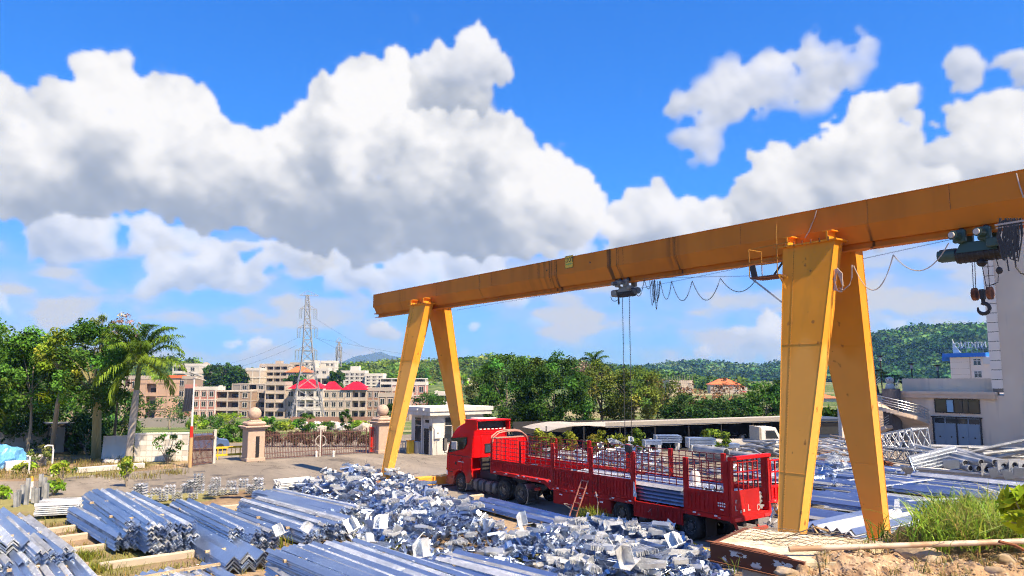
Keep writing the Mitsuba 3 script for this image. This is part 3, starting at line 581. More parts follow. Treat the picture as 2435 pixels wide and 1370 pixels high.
wheel(truck, 8.86, .52, .52, rear=False); wheel(truck, 12.78, .52, .52, dual=True); wheel(truck, 14.25, .52, .52, dual=True)
for x in (21.2, 23.05, 24.85): wheel(truck, x, .53, .53, dual=True)
# cab
def side_prism(poly, y0, y1): v, f = prism(poly, y1 - y0); return np.stack([v[:, 0], y0 + v[:, 2], v[:, 1]], -1), f
arch = [(8.86 + .64 * math.cos(a), .52 + .64 * math.sin(a)) for a in np.linspace(math.pi, 0.05, 12)]
low = [(7.56, .32), (8.1, .32), (8.16, .45)] + [p for p in arch if p[1] > .5] + [(9.40, .55), (9.40, 1.95), (7.50, 1.95), (7.47, 1.3), (7.50, .9)]
cab = part(truck, 'cab', [side_prism(low, YN + .02, YF - .02)] + [side_prism([(9.39, .55), (9.66, .55), (9.95, .80), (9.95, 1.95), (9.39, 1.95)], a_, a_ + .06) for a_ in (YN + .02, YF - .08)] + [
    hull([(x, y, z) for x, z, i in ((7.50, 1.95, 0), (9.97, 1.95, 0), (7.66, 2.5, .03), (7.95, 3.12, .10), (9.97, 3.12, .08), (8.3, 3.50, .20), (9.97, 3.5, .14)) for y in (YN + .02 + i, YF - .02 - i)]),
    hull([(x, y, z) for x, z, i in ((8.32, 3.50, .22), (8.75, 3.72, .28), (9.5, 3.92, .26), (9.9, 3.95, .24), (9.3, 3.5, .2)) for y in (YN + i, YF - i)])], 'm_cab', smooth=25)
part(cab, 'roof_fairing', [box(9.2, 10.35, YN + .10, YN + .16, 3.42, 3.93), box(9.2, 10.35, YF - .16, YF - .10, 3.42, 3.93), box(9.1, 10.40, YN + .10, YF - .10, 3.93, 3.99)], 'm_cab')
part(cab, 'fairing_recess', box(9.975, 9.99, YN + .17, YF - .17, 3.52, 3.92), 'm_black')
part(cab, 'roof_deflector_top', cbox(9.0, 9.8, 1.2, 2.5, 3.99, 4.06, .03), 'm_reflector')
part(cab, 'rear_wall', [box(9.972, 10.0, YN + .10, YF - .10, 1.93, 3.50)] + [box(10.0, 10.03, YN + .14, YF - .14, z, z + .05) for z in (3.18, 3.28, 3.38)] + [box(10.0, 10.04, y, y + .06, 1.96, 3.1) for y in (YN + .14, YN + .62, YF - .72, YF - .2)], 'm_cab')
part(cab, 'rear_window', [box(10.002, 10.02, 1.55, 2.18, 2.20, 2.62)], 'm_glass_blue')
part(cab, 'window_frame', [box(10.001, 10.035, 1.49, 2.24, 2.62, 2.67), box(10.001, 10.035, 1.49, 2.24, 2.15, 2.20), box(10.001, 10.035, 1.49, 1.55, 2.2, 2.62), box(10.001, 10.035, 2.18, 2.24, 2.2, 2.62)], 'm_black')
for y in np.linspace(YN + .3, YF - .3, 8): part(cab, 'marker_lamp', cbox(10.0, 10.06, y - .08, y + .08, 3.43, 3.49, .01), 'm_reflector')
def on_side(pts, y, d=.012): q = [GY(px, py, YN) for px, py in pts]; return side_prism([(p[0], p[2]) for p in q], y - d, y)
ws = [(1066, 1077), (1072, 1042), (1108, 1040), (1108, 1056), (1102, 1067), (1073, 1075)]
def win(pts, y):                                           # pane that follows the tilted upper side of the cab
    q = np.array([GY(px, py, YN)[[0, 2]] for px, py in pts]); n = len(q)
    yy = y + np.interp(q[:, 1], [1.95, 2.5, 3.12], [0.0, .02, .07]) - .035
    v = np.vstack([np.stack([q[:, 0], yy, q[:, 1]], 1), np.stack([q[:, 0], yy + .05, q[:, 1]], 1)])
    i = np.arange(1, n - 1); f = np.stack([i * 0, i, i + 1], 1); j = np.arange(n); k = (j + 1) % n
    return v, np.vstack([f, f[:, ::-1] + n, np.stack([j, k, j + n], 1), np.stack([k, k + n, j + n], 1)])
part(cab, 'side_window', win(ws, YN + .02), 'm_glass')
part(cab, 'windscreen', hull([(x, y, z) for x, z, i in ((7.54, 2.06, .1), (7.92, 3.10, .22), (7.55, 2.04, .1), (7.90, 3.12, .22)) for y in (YN + i, YF - i)] + [(7.50, 1.87, 2.1)]), 'm_glass')
part(cab, 'mirror', [cbox(7.42, 7.60, YN - .26, YN - .05, 2.15, 2.88, .04)], 'm_black'); part(cab, 'mirror_face', box(7.601, 7.61, YN - .25, YN - .06, 2.2, 2.84), 'm_silver')
mq = [GY(px, py, YN - .22) for px, py in ((1074, 1068), (1087, 1050))]; part(cab, 'mirror_face', cbox(mq[0][0], mq[1][0], YN - .25, YN - .20, mq[0][2], mq[1][2], .02), 'm_offwhite')  # off-white paint stands for the pale reflection on this mirror
part(cab, 'mirror_arm', [tube([(7.6, YN + .1, 3.05), (7.50, YN - .15, 3.02), (7.5, YN - .15, 2.85)], .025), tube([(7.55, YN + .05, 2.0), (7.50, YN - .15, 2.05), (7.5, YN - .15, 2.2)], .025)], 'm_black')
part(cab, 'mirror_arm', [tube([(7.6, YF - .1, 3.05), (7.45, YF + .2, 3.0), (7.45, YF + .2, 2.3)], .03), cbox(7.4, 7.55, YF + .1, YF + .3, 2.2, 2.8, .03)], 'm_black')
door = part(cab, 'door_seam', [box(x, x + .012, YN + .012, YN + .022, .95, 1.95) for x in (7.72, 9.05)] + [box(7.72, 9.06, YN + .012, YN + .022, 1.16, 1.172), box(7.5, 9.95, YN + .008, YN + .022, 1.95, 1.975)], 'm_dark')
part(cab, 'door_handle', cbox(8.82, 9.0, YN - .02, YN + .02, 1.72, 1.78, .01), 'm_black')
part(cab, 'vent_cap', cbox(8.35, 8.5, YN + .0, YN + .03, 1.45, 1.6, .01), 'm_black')
part(cab, 'step', [box(8.0, 8.16, YN + .0, YN + .03, .7, .74), box(7.7, 8.1, YN + .0, YN + .03, 1.0, 1.04)], 'm_black')
part(cab, 'side_marking', [box(8.62 + i * .085, 8.68 + i * .085, YN + .012, YN + .019, 1.62, 1.67) for i in range(7)], 'm_reflector')
part(cab, 'roof_marking', [box(8.58, 8.64, YN + .17, YN + .185, 3.2, 3.34), box(8.74, 8.92, YN + .17, YN + .185, 3.3, 3.35), box(8.78, 9.0, YN + .165, YN + .18, 3.2, 3.26), box(8.66, 8.70, YN + .17, YN + .185, 3.22, 3.3)], 'm_reflector')
part(cab, 'bumper', [cbox(7.42, 7.72, YN + .02, YF - .02, .30, .72, .05)], 'm_cab', smooth=25)
part(cab, 'headlight', cbox(7.46, 7.62, YN + .0, YN + .4, .78, 1.05, .03), 'm_reflector'); part(cab, 'headlight', cbox(7.46, 7.62, YF - .4, YF, .78, 1.05, .03), 'm_reflector')
part(cab, 'side_lamp', cbox(7.44, 7.54, YN - .02, YN + .06, 1.10, 1.18, .015), 'm_orange')
part(cab, 'roof_horn', [tube([(8.0, 1.0, 3.42), (8.35, 1.0, 3.56)], .05), tube([(8.0, 1.3, 3.42), (8.35, 1.3, 3.58)], .05), beam((8.2, .85, 3.45), (8.2, 2.2, 3.58), .04, .04)], 'm_silver')
# tractor frame
part(truck, 'chassis', [box(9.3, 15.3, 1.35, 1.5, .75, 1.0), box(9.3, 15.3, 2.25, 2.4, .75, 1.0), box(10.0, 11.6, 1.2, 2.6, .9, 1.2), cbox(12.9, 14.1, 1.2, 2.5, 1.0, 1.22, .04)], 'm_dark')
part(truck, 'fuel_tank', [cbox(9.78, 10.75, YN + .05, YN + .62, .22, .82, .12), cbox(10.80, 11.98, YN + .05, YN + .62, .20, .80, .12)], 'm_tank', smooth=40)
part(truck, 'fifth_wheel', cbox(12.9, 14.2, 1.3, 2.4, 1.22, 1.34, .04), 'm_black')
for x in (10.0, 10.5, 11.1, 11.7): part(truck, 'tank_strap', cbox(x, x + .05, YN + .04, YN + .63, .19, .83, .12), 'm_dark')
part(truck, 'air_tank', [cyl((9.8, 2.75, .55), (11.8, 2.75, .55), .26, 16)], 'm_tank')
part(truck, 'hose_rack', [tube([(10.1, 1.7, 2.0), (10.6, 1.75, 1.5), (11.2, 1.8, 1.7), (11.7, 1.85, 1.6)], .03), tube([(10.1, 1.9, 2.0), (10.7, 1.95, 1.4), (11.7, 1.95, 1.6)], .03), box(10.05, 10.2, 1.2, 2.6, 1.2, 1.9)], 'm_dark')
def mudguard(x, r, a0, a1):
    t = np.radians(np.linspace(a0, a1, 10)); o = [(x + r * math.cos(a), .52 + r * math.sin(a)) for a in t]; i = [(x + (r - .025) * math.cos(a), .52 + (r - .025) * math.sin(a)) for a in t[::-1]]
    return side_prism(o + i, YN + .02, YN + .62)
part(truck, 'mudguard', mudguard(8.86, .66, -35, 40), 'm_silver'); part(truck, 'mudguard', mudguard(14.25, .64, -45, 55), 'm_silver')
part(truck, 'rear_lamp', [cbox(14.95, 15.0, 1.0, 1.6, .72, .86, .01)], 'm_redlamp'); part(truck, 'mud_flap', box(14.92, 14.94, YN + .05, YN + .65, .2, .8), 'm_tyre')
# trailer
X0, X1 = 11.72, 26.78
part(truck, 'trailer_frame', [box(12.0, 16.3, 1.5, 1.7, 1.12, 1.36), box(12.0, 16.3, 2.05, 2.25, 1.12, 1.36), box(16.2, X1, 1.4, 1.6, .72, 1.08), box(16.2, X1, 2.15, 2.35, .72, 1.08)] + [box(x, x + .1, YN + .1, YF - .1, 1.0, 1.08) for x in np.arange(16.8, 26.7, .8)] + [beam((x, 1.0, .55), (x, 2.8, .55), .14, .14) for x in (21.2, 23.05, 24.85)] + [box(20.6, 25.4, 1.3, 1.45, .55, .72)], 'm_dark')
fl = [(X0, 1.38), (16.15, 1.30), (16.6, 1.08), (X1, 1.08), (X1, 1.15), (16.64, 1.15), (16.18, 1.38), (X0, 1.46)]
part(truck, 'load_bed', side_prism(fl, YN + .06, YF - .06), 'm_trailer')
POSTS = [11.80, 14.25, 16.73, 19.36, 21.93, 24.73, 26.62]
def zb_(x): return np.interp(x, [X0, 16.2, 16.65, X1], [1.36, 1.28, 1.06, 1.06])
ZR = 3.12
for side, y in ((-1, YN), (1, YF)):
    o = -side
    sill = [(X0, 1.30), (16.12, 1.22), (16.55, 1.0), (X1, 1.0), (X1, 1.16), (16.62, 1.16), (16.18, 1.38), (X0, 1.46)]
    part(truck, 'side_sill', side_prism(sill, min(y, y + o * .06), max(y, y + o * .06)), TM)
    for i, x in enumerate(POSTS):
        wd = .05 if i in (0, 1) else .11
        part(truck, 'post', cbox(x - wd, x + wd, min(y - o * .012, y + o * .09), max(y - o * .012, y + o * .09), zb_(x) + .1, ZR + (.05 if i > 1 else 0), .01), TM)
    for i in range(len(POSTS) - 1):
        a, b = POSTS[i] + .11, POSTS[i + 1] - .11
        if i in (0, 1): a = POSTS[i] + .05
        if i == 0: b = POSTS[1] - .05
        z0, z1 = zb_(b) + .12, 1.98 if i < 3 else 1.95
        if i < 2: z0 = 1.46
        if not (i == 4 and side < 0):                         # this one hangs folded down, see below
            brd = part(truck, 'side_board', box(a, b, min(y + o * .02, y + o * .05), max(y + o * .02, y + o * .05), z0, z1), TM)
            nr = int((b - a) / .19)
            for j in range(nr): xx = a + (j + .5) * (b - a) / nr; part(brd, 'board_rib', box(xx - .035, xx + .035, min(y - o * .012, y + o * .02), max(y - o * .012, y + o * .02), z0 + .05, z1 - .06), TM)
            part(brd, 'top_rail', box(a, b, min(y - o * .01, y + o * .06), max(y - o * .01, y + o * .06), z1, z1 + .05), TM)
            for xx in np.arange(a + .3, b, 1.0): part(brd, 'latch', cbox(xx - .07, xx + .07, min(y - o * .03, y + o * .01), max(y - o * .03, y + o * .01), z0 - .09, z0 - .03, .01), 'm_reflector')
        gr = []
        zg = z1 + .12
        nv = max(5, int((b - a) / .36))
        for j in range(nv + 1): xx = a + j * (b - a) / nv; gr.append(beam((xx, y + o * .035, zg - .05), (xx, y + o * .035, ZR), .028, .028))
        for z in np.linspace(zg, ZR, 6): gr.append(beam((a, y + o * .035, z), (b, y + o * .035, z), .026, .03))
        part(truck, 'stake_grille', gr, 'm_grille')
mat('m_grille', (.17, .016, .020), .55)
fb_ = part(truck, 'side_board', box(22.06, 24.60, YN - .06, YN - .03, .60, 1.16), TM, label='side board folded down over the middle axle')
for j in range(13): xx = 22.16 + j * .19; part(fb_, 'board_rib', box(xx - .03, xx + .03, YN - .085, YN - .06, .66, 1.10), TM)
part(fb_, 'frame_edge', [box(22.04, 24.62, YN - .09, YN - .02, .56, .60), box(22.04, 22.09, YN - .09, YN - .062, .6, 1.16), box(24.57, 24.62, YN - .09, YN - .062, .6, 1.16)], TM)
hb = part(truck, 'headboard', [box(X0 + .02, X0 + .06, YN + .09, YF - .09, 1.46, 3.1)], 'm_cab')
for j in range(9): y = YN + .2 + j * .26; part(hb, 'board_rib', box(X0 + .06, X0 + .10, y - .06, y + .06, 1.55, 3.05), TM if j in (1, 2, 6) else 'm_cab')
hp = [(X0, YN + .04, 2.9), (X0 - .02, YN + .12, 3.2), (X0, YN + .45, 3.42), (X0, 1.5, 3.50), (X0, 2.3, 3.50), (X0, YF - .45, 3.42), (X0, YF - .12, 3.2), (X0, YF - .04, 2.9)]
part(hb, 'hoop', [tube(np.array(hp) + [dx, 0, dz], .035, 8) for dx, dz in ((0, 0), (.14, -.06))] + [beam((X0 + .05, YN + .1, 3.12), (X0 + .05, YF - .1, 3.12), .07, .07)], 'm_hoop', smooth=40)
mat('m_hoop', (.45, .26, .20), .45, .2)
part(truck, 'tool_box', [cbox(16.74, 20.55, YN + .05, YN + .5, .40, .98, .02)], TM); part(truck, 'reflector_strip', [box(17.2 + i * 1.35, 17.4 + i * 1.35, YN + .038, YN + .049, .82, .88) for i in range(3)], 'm_reflector')
for a in np.arange(12.0, 26.6, .95): part(truck, 'side_lamp', cbox(a, a + .11, YN - .02, YN - .002, zb_(a) - .02, zb_(a) + .025, .006), 'm_faded')
# rear
part(truck, 'rear_frame', [box(X1 - .02, X1 + .08, YN - .01, YN + .12, 1.0, 3.2), box(X1 - .02, X1 + .08, YF - .12, YF + .01, 1.0, 3.2), box(X1 - .02, X1 + .1, YN, YF, .95, 1.16)], TM)
part(truck, 'rear_header', [cbox(X1 - .04, X1 + .14, YN - .03, YF + .03, 3.2, 3.34, .02)], 'm_cab')
gate = part(truck, 'tailgate', [box(X1 + .0, X1 + .05, YN + .12, YF - .7, 1.16, 2.05)] + [beam((X1 + .03, y, 2.05), (X1 + .03, y, 3.18), .04, .04) for y in np.linspace(YN + .2, YF - .75, 6)] + [beam((X1 + .03, YN + .12, z), (X1 + .03, YF - .7, z), .035, .035) for z in (2.06, 2.4, 2.75, 3.1)], TM)
part(gate, 'gate_lettering', text('L', .22, (X1 + .052, 1.62, 1.30), (0, 1, 0), (0, 0, 1)), 'm_faded'); part(gate, 'gate_lettering', text('C', .22, (X1 + .052, 2.2, 1.25), (0, 1, 0), (0, 0, 1)), 'm_faded')
for y, w, z, h in ((.86, .05, 1.35, .20), (.86, .13, 1.35, .04), (.86, .12, 1.7, .04), (.90, .04, 1.62, .14), (1.15, .10, 1.25, .10), (1.35, .10, 1.28, .10)): part(gate, 'white_mark', box(X1 + .052, X1 + .06, y, y + w, z, z + h), 'm_faded')
part(truck, 'side_lettering', [box(26.25 + i * .09, 26.31 + i * .09, YN - .016, YN - .012, z, z + .06) for i in range(4) for z in (1.58, 1.48)] + [box(26.35, 26.5, YN - .016, YN - .012, 1.36, 1.40)], 'm_reflector')
lf = part(truck, 'tailgate', [box(X1 + .04, X1 + .08, 3.18, 4.75, 1.35, 2.05)] + [box(X1 + .08, X1 + .13, y, y + .1, 1.40, 2.0) for y in np.arange(3.36, 4.7, .24)] + [beam((X1 + .06, y, 2.05), (X1 + .06, y, 3.05), .045, .045) for y in np.linspace(3.2, 4.73, 6)] + [beam((X1 + .06, 3.18, z), (X1 + .06, 4.75, z), .05, .05) for z in (2.07, 2.6, 3.05)], 'm_cab', label='red tailgate leaf swung open to the side')
part(truck, 'rear_bumper', [beam((X1, YN + .2, .55), (X1, YF - .2, .55), .1, .14), beam((X1 - .1, 1.2, .55), (X1 - .3, 1.2, 1.0), .08, .08), beam((X1 - .1, 2.5, .55), (X1 - .3, 2.5, 1.0), .08, .08)], 'm_cab')
part(truck, 'rear_lamp', [cbox(X1 + .08, X1 + .13, y, y + .4, .98, 1.1, .01) for y in (YN + .1, YF - .5)], 'm_redlamp')
part(truck, 'mud_flap', box(25.6, 25.63, YN + .06, YN + .7, .25, .95), 'm_tyre')
# the load: long angle bars
def angle_bar(L, f=.16, t=.014, inv=False):                  # 90-degree profile, apex up, along x, centred on the apex line
    s = f / math.sqrt(2); d = t * math.sqrt(2)
    sec = np.array([(-s, -s), (0, 0), (s, -s), (s - t / 1.41, -s - t / 1.41), (0, -d), (-s + t / 1.41, -s - t / 1.41)])
    v = np.vstack([np.column_stack([np.full(6, -L / 2), sec]), np.column_stack([np.full(6, L / 2), sec])])
    i = np.arange(6); j = (i + 1) % 6
    e = np.array([[0, 1, 4], [0, 4, 5], [1, 2, 3], [1, 3, 4]])
    return v, np.vstack([np.stack([i, i + 6, j], 1), np.stack([j, i + 6, j + 6], 1), e, e[:, ::-1] + 6])
ld = thing('steel_bundle', 'bundle of blue grey angle bars lying in the trailer behind the folded side board', 'steel bundle', 'bundles of galvanised angle bars')
for iy in range(9):
    for iz in range(5):
        L = R_(4.6, 5.4) if iz < 4 else R_(4.2, 4.8); x = 22.6 + R_(-.3, .3)
        m = angle_bar(L, .19); part(ld, 'angle_bar', (m[0] + [x, YN + .26 + iy * .26, 1.36 + iz * .145 + R_(0, .015)], m[1]), 'm_galv' if RNG.random() < .7 else 'm_galv_pale')
k = copy(ld, 'second bundle of angle bars at the rear end of the trailer', M4(-3.2 + 5.7, 0, -.02), category='steel bundle') if False else None
ld2 = thing('steel_bundle', 'pale bundle of long bars lying along the trailer floor towards the cab', 'steel bundle', 'bundles of galvanised angle bars')
for iy in range(9):
    for iz in range(4): m = angle_bar(R_(2.6, 3.2), .19); part(ld2, 'angle_bar', (m[0] + [18.1 + R_(-.15, .15), YN + .26 + iy * .26, 1.36 + iz * .16 + R_(0, .02)], m[1]), 'm_galv_pale')
ld3 = thing('steel_bundle', 'pale bundle of bars in the last trailer bay before the tailgate', 'steel bundle', 'bundles of galvanised angle bars')
for iy in range(9):
    for iz in range(4): m = angle_bar(1.15, .19); part(ld3, 'angle_bar', (m[0] + [26.02 + R_(-.08, .08), YN + .26 + iy * .26, 1.36 + iz * .16 + R_(0, .02)], m[1]), 'm_galv_pale')
# sack, ladder
n_ = 14
def sack(c, sx, sy, sz, seed):
    v, f = ball((0, 0, 0), 1, 12); v = v * (.8 + .5 * meshkit.fbm(v * 1.7 + seed, 3, seed)[:, None]) * [sx, sy, sz]; return v + np.asarray(c), f
solo('sack', sack((24.1, 2.0, 2.1), .24, .22, .42, 3), 'm_sack', 'crumpled white sack standing on the steel bars in the trailer', 'sack', smooth=True)
mat('m_sack', (.66, .60, .58), .85)
solo('rag', hull([(22.0, YN - .03, 1.95), (22.07, YN - .05, 1.94), (22.20, YN - .04, 1.32), (21.98, YN - .05, 1.34), (22.07, YN - .08, 1.5), (22.0, YN - .02, 1.9)]), 'm_white', 'white cloth hanging over the trailer edge beside the folded board', 'cloth')
la, lb = GY(1384, 1140, YN - .08), GY(1352, 1212, YN - .75); la2, lb2 = la + [.42, 0, 0], lb + [.42, 0, 0]
lb[2] = lb2[2] = .05
lad = thing('ladder', 'narrow pale red ladder leaning against the trailer side', 'ladder')
mat('m_ladder', (.42, .17, .13), .6, .1)
for a, b in ((la, lb), (la2, lb2)): part(lad, 'rail', beam(a, b, .035, .05, (0, 1, 0)), 'm_ladder')
for t in np.linspace(.03, .97, 6): part(lad, 'rung', beam(la + (lb - la) * t, la2 + (lb2 - la2) * t, .03, .03), 'm_ladder')
solo('pale_block', cbox(18.2, 18.45, YN - .02, YN + .06, 2.04, 2.09, .01), 'm_offwhite', 'small pale wooden block lying on the trailer side rail above the ladder', 'block')
solo('pale_block', cbox(15.2, 15.6, YN - .02, YN + .06, 2.04, 2.07, .01), 'm_offwhite', 'small pale wooden slat lying on the front trailer side board', 'block')


# ------------------------------------------------------------------ gate, gatehouse, shed, factory building, village, pylons
def f_stone(p, n, uv):
    a = nz(p.x * 18, p.y * 18, p.z * 18); b = fb(p.x * .8, p.y * .8, p.z * .8, 3); return mx([.40, .29, .22], [.52, .40, .32], a * .6 + b * .4)
pmat('m_stone', f_stone, .7)
def f_plaster(p, n, uv):
    a = fb(p.x * .6, p.y * .6, p.z * .25, 4); b = ss(.55, .8, fb(p.x * 2.5, p.y * 2.5, p.z * .3, 4)); return mx(mx([.60, .585, .55], [.50, .485, .46], ss(.35, .65, a)), [.36, .34, .31], b * .55)
pmat('m_plaster', f_plaster, .85)
mat('m_gatebar', (.15, .075, .065), .5, .2); mat('m_window', (.025, .03, .035), .08, spec=.8); mat('m_shadowroom', (.03, .028, .026), .9)
def pillar(px, py, lab):
    c = G(px, py); t = thing('gate_pillar', lab, 'gate pillar', 'stone pillars of the yard gate'); x, y = c[0], c[1]
    def sq(a, z0, z1, b=.03): return cbox(x - a, x + a, y - a, y + a, z0, z1, b)
    part(t, 'shaft', [sq(.66, .25, 2.42, .04)], 'm_stone'); part(t, 'plinth', sq(.72, 0, .28), 'm_stone')
    part(t, 'capital', [sq(.80, 2.42, 2.56), sq(.94, 2.56, 2.68)], 'm_stone'); part(t, 'pedestal', [sq(.72, 2.68, 3.0, .12), sq(.42, 3.0, 3.12)], 'm_stone')
    part(t, 'ball', ball((x, y, 3.58), .5, 18), 'm_stone', smooth=True); return x, y
xa, ya = pillar(601, 1096, 'left stone gate pillar crowned by a granite ball'); xb, yb = pillar(908, 1077, 'right stone gate pillar with ball, partly behind the yellow crane leg')
part('gate_pillar', 'panel', box(xa + .66, xa + .69, ya - .05, ya + .22, .3, 1.9), 'm_black')
def gate(name, lab, a, b, h, n, group='iron leaves of the yard gate'):
    t = thing(name, lab, 'gate', group); a, b = V(*a[:2], 0), V(*b[:2], 0); d = unit(b - a)
    for z in (.12, .5, h - .25): part(t, 'rail', beam(a + [0, 0, z], b + [0, 0, z], .04, .05), 'm_gatebar')
    for q in (a, b): part(t, 'stile', beam(q, q + [0, 0, h], .07, .07, d), 'm_gatebar')
    for i in range(n): q = a + (b - a) * (i + .5) / n; part(t, 'bar', beam(q + [0, 0, .08], q + [0, 0, h - .08 + .12 * (i % 2)], .035, .035, d), 'm_gatebar')
    return t
ga, gm, gb = V(xa + .1, ya + .8, 0), V(-14.0, 2.3, 0), V(-14.0, 6.4, 0)
t = gate('gate_leaf', 'brown iron gate leaf between the left pillar and the white ring', ga, gm - [0, .06, 0], 2.15, 36)
for z in np.linspace(0, 2 * np.pi, 2)[:1]: part(t, 'ring', tube([(gm[0], gm[1] + .45 * math.cos(a), 1.25 + .45 * math.sin(a)) for a in np.linspace(0, 2 * np.pi, 20)], .035), 'm_offwhite')
part(t, 'lock_post', [beam(gm - [0, .05, 0], gm + [0, -.05, 2.4], .1, .1, (0, 1, 0)), beam(gm + [0, -.45, 2.42], gm + [0, .3, 2.2], .04, .06)], 'm_offwhite')
gate('gate_leaf', 'brown iron gate leaf right of the white ring', gm + [0, .06, 0], gb, 2.15, 26)
t = gate('gate_leaf', 'narrow red brown gate leaf beside the right pillar', gb + [.3, .15, 0], gb + [.9, 1.5, 0], 2.2, 10); part(t, 'plate', box(gb[0] + .25, gb[0] + .30, gb[1] + .1, gb[1] + .5, .1, 2.2), 'm_redlamp')
t = gate('gate_leaf', 'small brown iron gate leaf standing open beside the street lamp', G(456, 1110), G(505, 1103), 2.35, 17)
for i in range(5): q = G(456, 1110) + (G(505, 1103) - G(456, 1110)) * (i + .7) / 5.6; part(t, 'scroll', tube([q + [.04, .04, .5 + .35 * i], q + [.1, .25, .8 + .3 * i], q + [.04, .3, 1.1 + .2 * i]], .03), 'm_gatebar')
q = G(508, 1103); solo('gate_post', cbox(q[0] - .1, q[0] + .1, q[1] - .1, q[1] + .1, 0, 2.5, .02), 'm_offwhite', 'plain white post at the end of the small open gate leaf', 'post')
for px, lab in ((752, 'small white bollard in front of the gate ring, left'), (793, 'small white bollard in front of the right gate leaf')): q = G(px, 1087); solo('bollard', [cyl(q, q + [0, 0, .42], .09, 12), ball(q + [0, 0, .42], .09, 8)], 'm_white', lab, 'bollard', 'white bollards by the gate')
def barrier(a, b, h, lab, m='m_yellow'):
    t = thing('traffic_barrier', lab, 'barrier'); a, b = V(*a[:2], 0), V(*b[:2], 0); d = unit(b - a); L = np.linalg.norm(b - a)
    for z in (.35, h - .08): part(t, 'rail', beam(a + [0, 0, z], b + [0, 0, z], .06, .16), m)
    for i in range(max(3, int(L / .32))): q = a + d * L * (i + .5) / max(3, int(L / .32)); part(t, 'bar', beam(q + [0, 0, .35], q + [0, 0, h - .1], .05, .04, d), m)
    for q in (a + d * .15, b - d * .15): part(t, 'foot', beam(q, q + [0, 0, h], .08, .06, d), m)
barrier(G(512, 1094), G(575, 1090), 1.0, 'yellow plastic barrier between the small gate and the left pillar')
barrier(G(946, 1077), G(968, 1076), 1.0, 'low white and yellow fence beside the yellow box', 'm_offwhite')
q = G(974, 1079); t = thing('barrier_box', 'yellow barrier drive cabinet beside the gatehouse', 'cabinet'); part(t, 'housing', cbox(q[0] - .22, q[0] + .22, q[1] - .2, q[1] + .3, 0, 1.05, .03), 'm_yellow'); part(t, 'hood', cbox(q[0] - .26, q[0] + .26, q[1] - .24, q[1] + .34, 1.05, 1.12, .02), 'm_orange')
# gatehouse: corner nearest to us at hc
hc = G(1027, 1083); hx, hy = hc[0], hc[1]; W1, W2, HH = 3.4, 5.2, 3.3
gh = thing('gatehouse', 'small white plastered gatehouse with flat roof behind the lorry cab', 'gatehouse')
part(gh, 'wall', [box(hx - W1, hx, hy, hy + W2, 0, HH)], 'm_plaster')
part(gh, 'roof', [box(hx - W1 - .9, hx + .55, hy - .55, hy + W2 + .5, HH - .05, HH + .28), box(hx - W1 - 1.0, hx + .65, hy - .65, hy + W2 + .6, HH + .28, HH + .62)], 'm_plaster')
d_ = part(gh, 'door', [box(hx - 1.22, hx - .42, hy - .03, hy + .02, .05, 2.15)], 'm_shadowroom'); part(d_, 'door_frame', [box(hx - 1.30, hx - 1.22, hy - .06, hy, 0, 2.22), box(hx - .42, hx - .34, hy - .06, hy, 0, 2.22), box(hx - 1.3, hx - .34, hy - .06, hy, 2.15, 2.22)], 'm_offwhite')
part(gh, 'vent', box(hx - 1.1, hx - .5, hy - .02, hy + .01, 2.62, 2.85), 'm_shadowroom')
def wind(t, o, u, w, h, nx_=2, ny_=2, nrm=None, fm='m_offwhite', pm='m_window', fw_=.06):
    """A window at o (lower left), along the unit vector u, facing nrm: pane, frame bars."""
    u = unit(u); nrm = unit(nrm) if nrm is not None else unit(np.cross(u, [0, 0, 1])); o = V(*o); mid = o + u * w / 2
    k = part(t, 'window', place(box(0, w, -.02, .02, 0, h), o + nrm * .012, u, y=-nrm), pm)
    fr = [place(box(-fw_, w + fw_, -.02, .05, -fw_, 0), o + nrm * .03, u, y=-nrm), place(box(-fw_, w + fw_, -.02, .05, h, h + fw_), o + nrm * .03, u, y=-nrm)]
    for i in range(nx_ + 1): fr.append(place(box(i * w / nx_ - fw_ / 2, i * w / nx_ + fw_ / 2, -.018, .04, 0, h), o + nrm * .03, u, y=-nrm))
    if ny_ > 1: fr.append(place(box(0, w, -.016, .03, h * .66, h * .66 + fw_), o + nrm * .03, u, y=-nrm))
    part(k, 'frame', fr, fm); return k
wind(gh, (hx - 2.75, hy, 1.0), (1, 0, 0), 1.05, 2.0, 1, 2); wind(gh, (hx, hy + 1.2, .95), (0, 1, 0), 2.2, 2.1, 3, 2)
part(gh, 'pilaster', box(hx - 1.62, hx - 1.42, hy - .1, hy, 0, HH), 'm_plaster'); part(gh, 'counter', [box(hx - 2.9, hx - 1.7, hy - .35, hy, .02, .98)], 'm_offwhite')
mb = part(gh, 'meter_box', cbox(hx + .005, hx + .2, hy + .15, hy + .75, 1.35, 2.15, .02), 'm_white'); part(mb, 'dial', box(hx + .2, hx + .215, hy + .38, hy + .48, 1.72, 1.86), 'm_black')
part(gh, 'conduit', [tube([(hx + .04, hy + .3, 1.35), (hx + .04, hy + .28, .9), (hx + .04, hy + .05, .6), (hx + .04, hy + .05, .05)], .025), tube([(hx + .04, hy + .4, 1.35), (hx + .04, hy + .45, .05)], .02), tube([(hx + .04, hy + .05, 3.2), (hx + .04, hy + .05, 2.3), (hx + .04, hy + .2, 2.1)], .02)], 'm_offwhite')
part(gh, 'lamp', [ball((hx - 1.3, hy - .66, HH + .4), .1, 6), ball((hx - .3, hy - .66, HH + .42), .12, 6)], 'm_white'); part(gh, 'switch_box', cbox(hx - .28, hx - .08, hy - .12, hy, 2.0, 2.4, .01), 'm_dark')
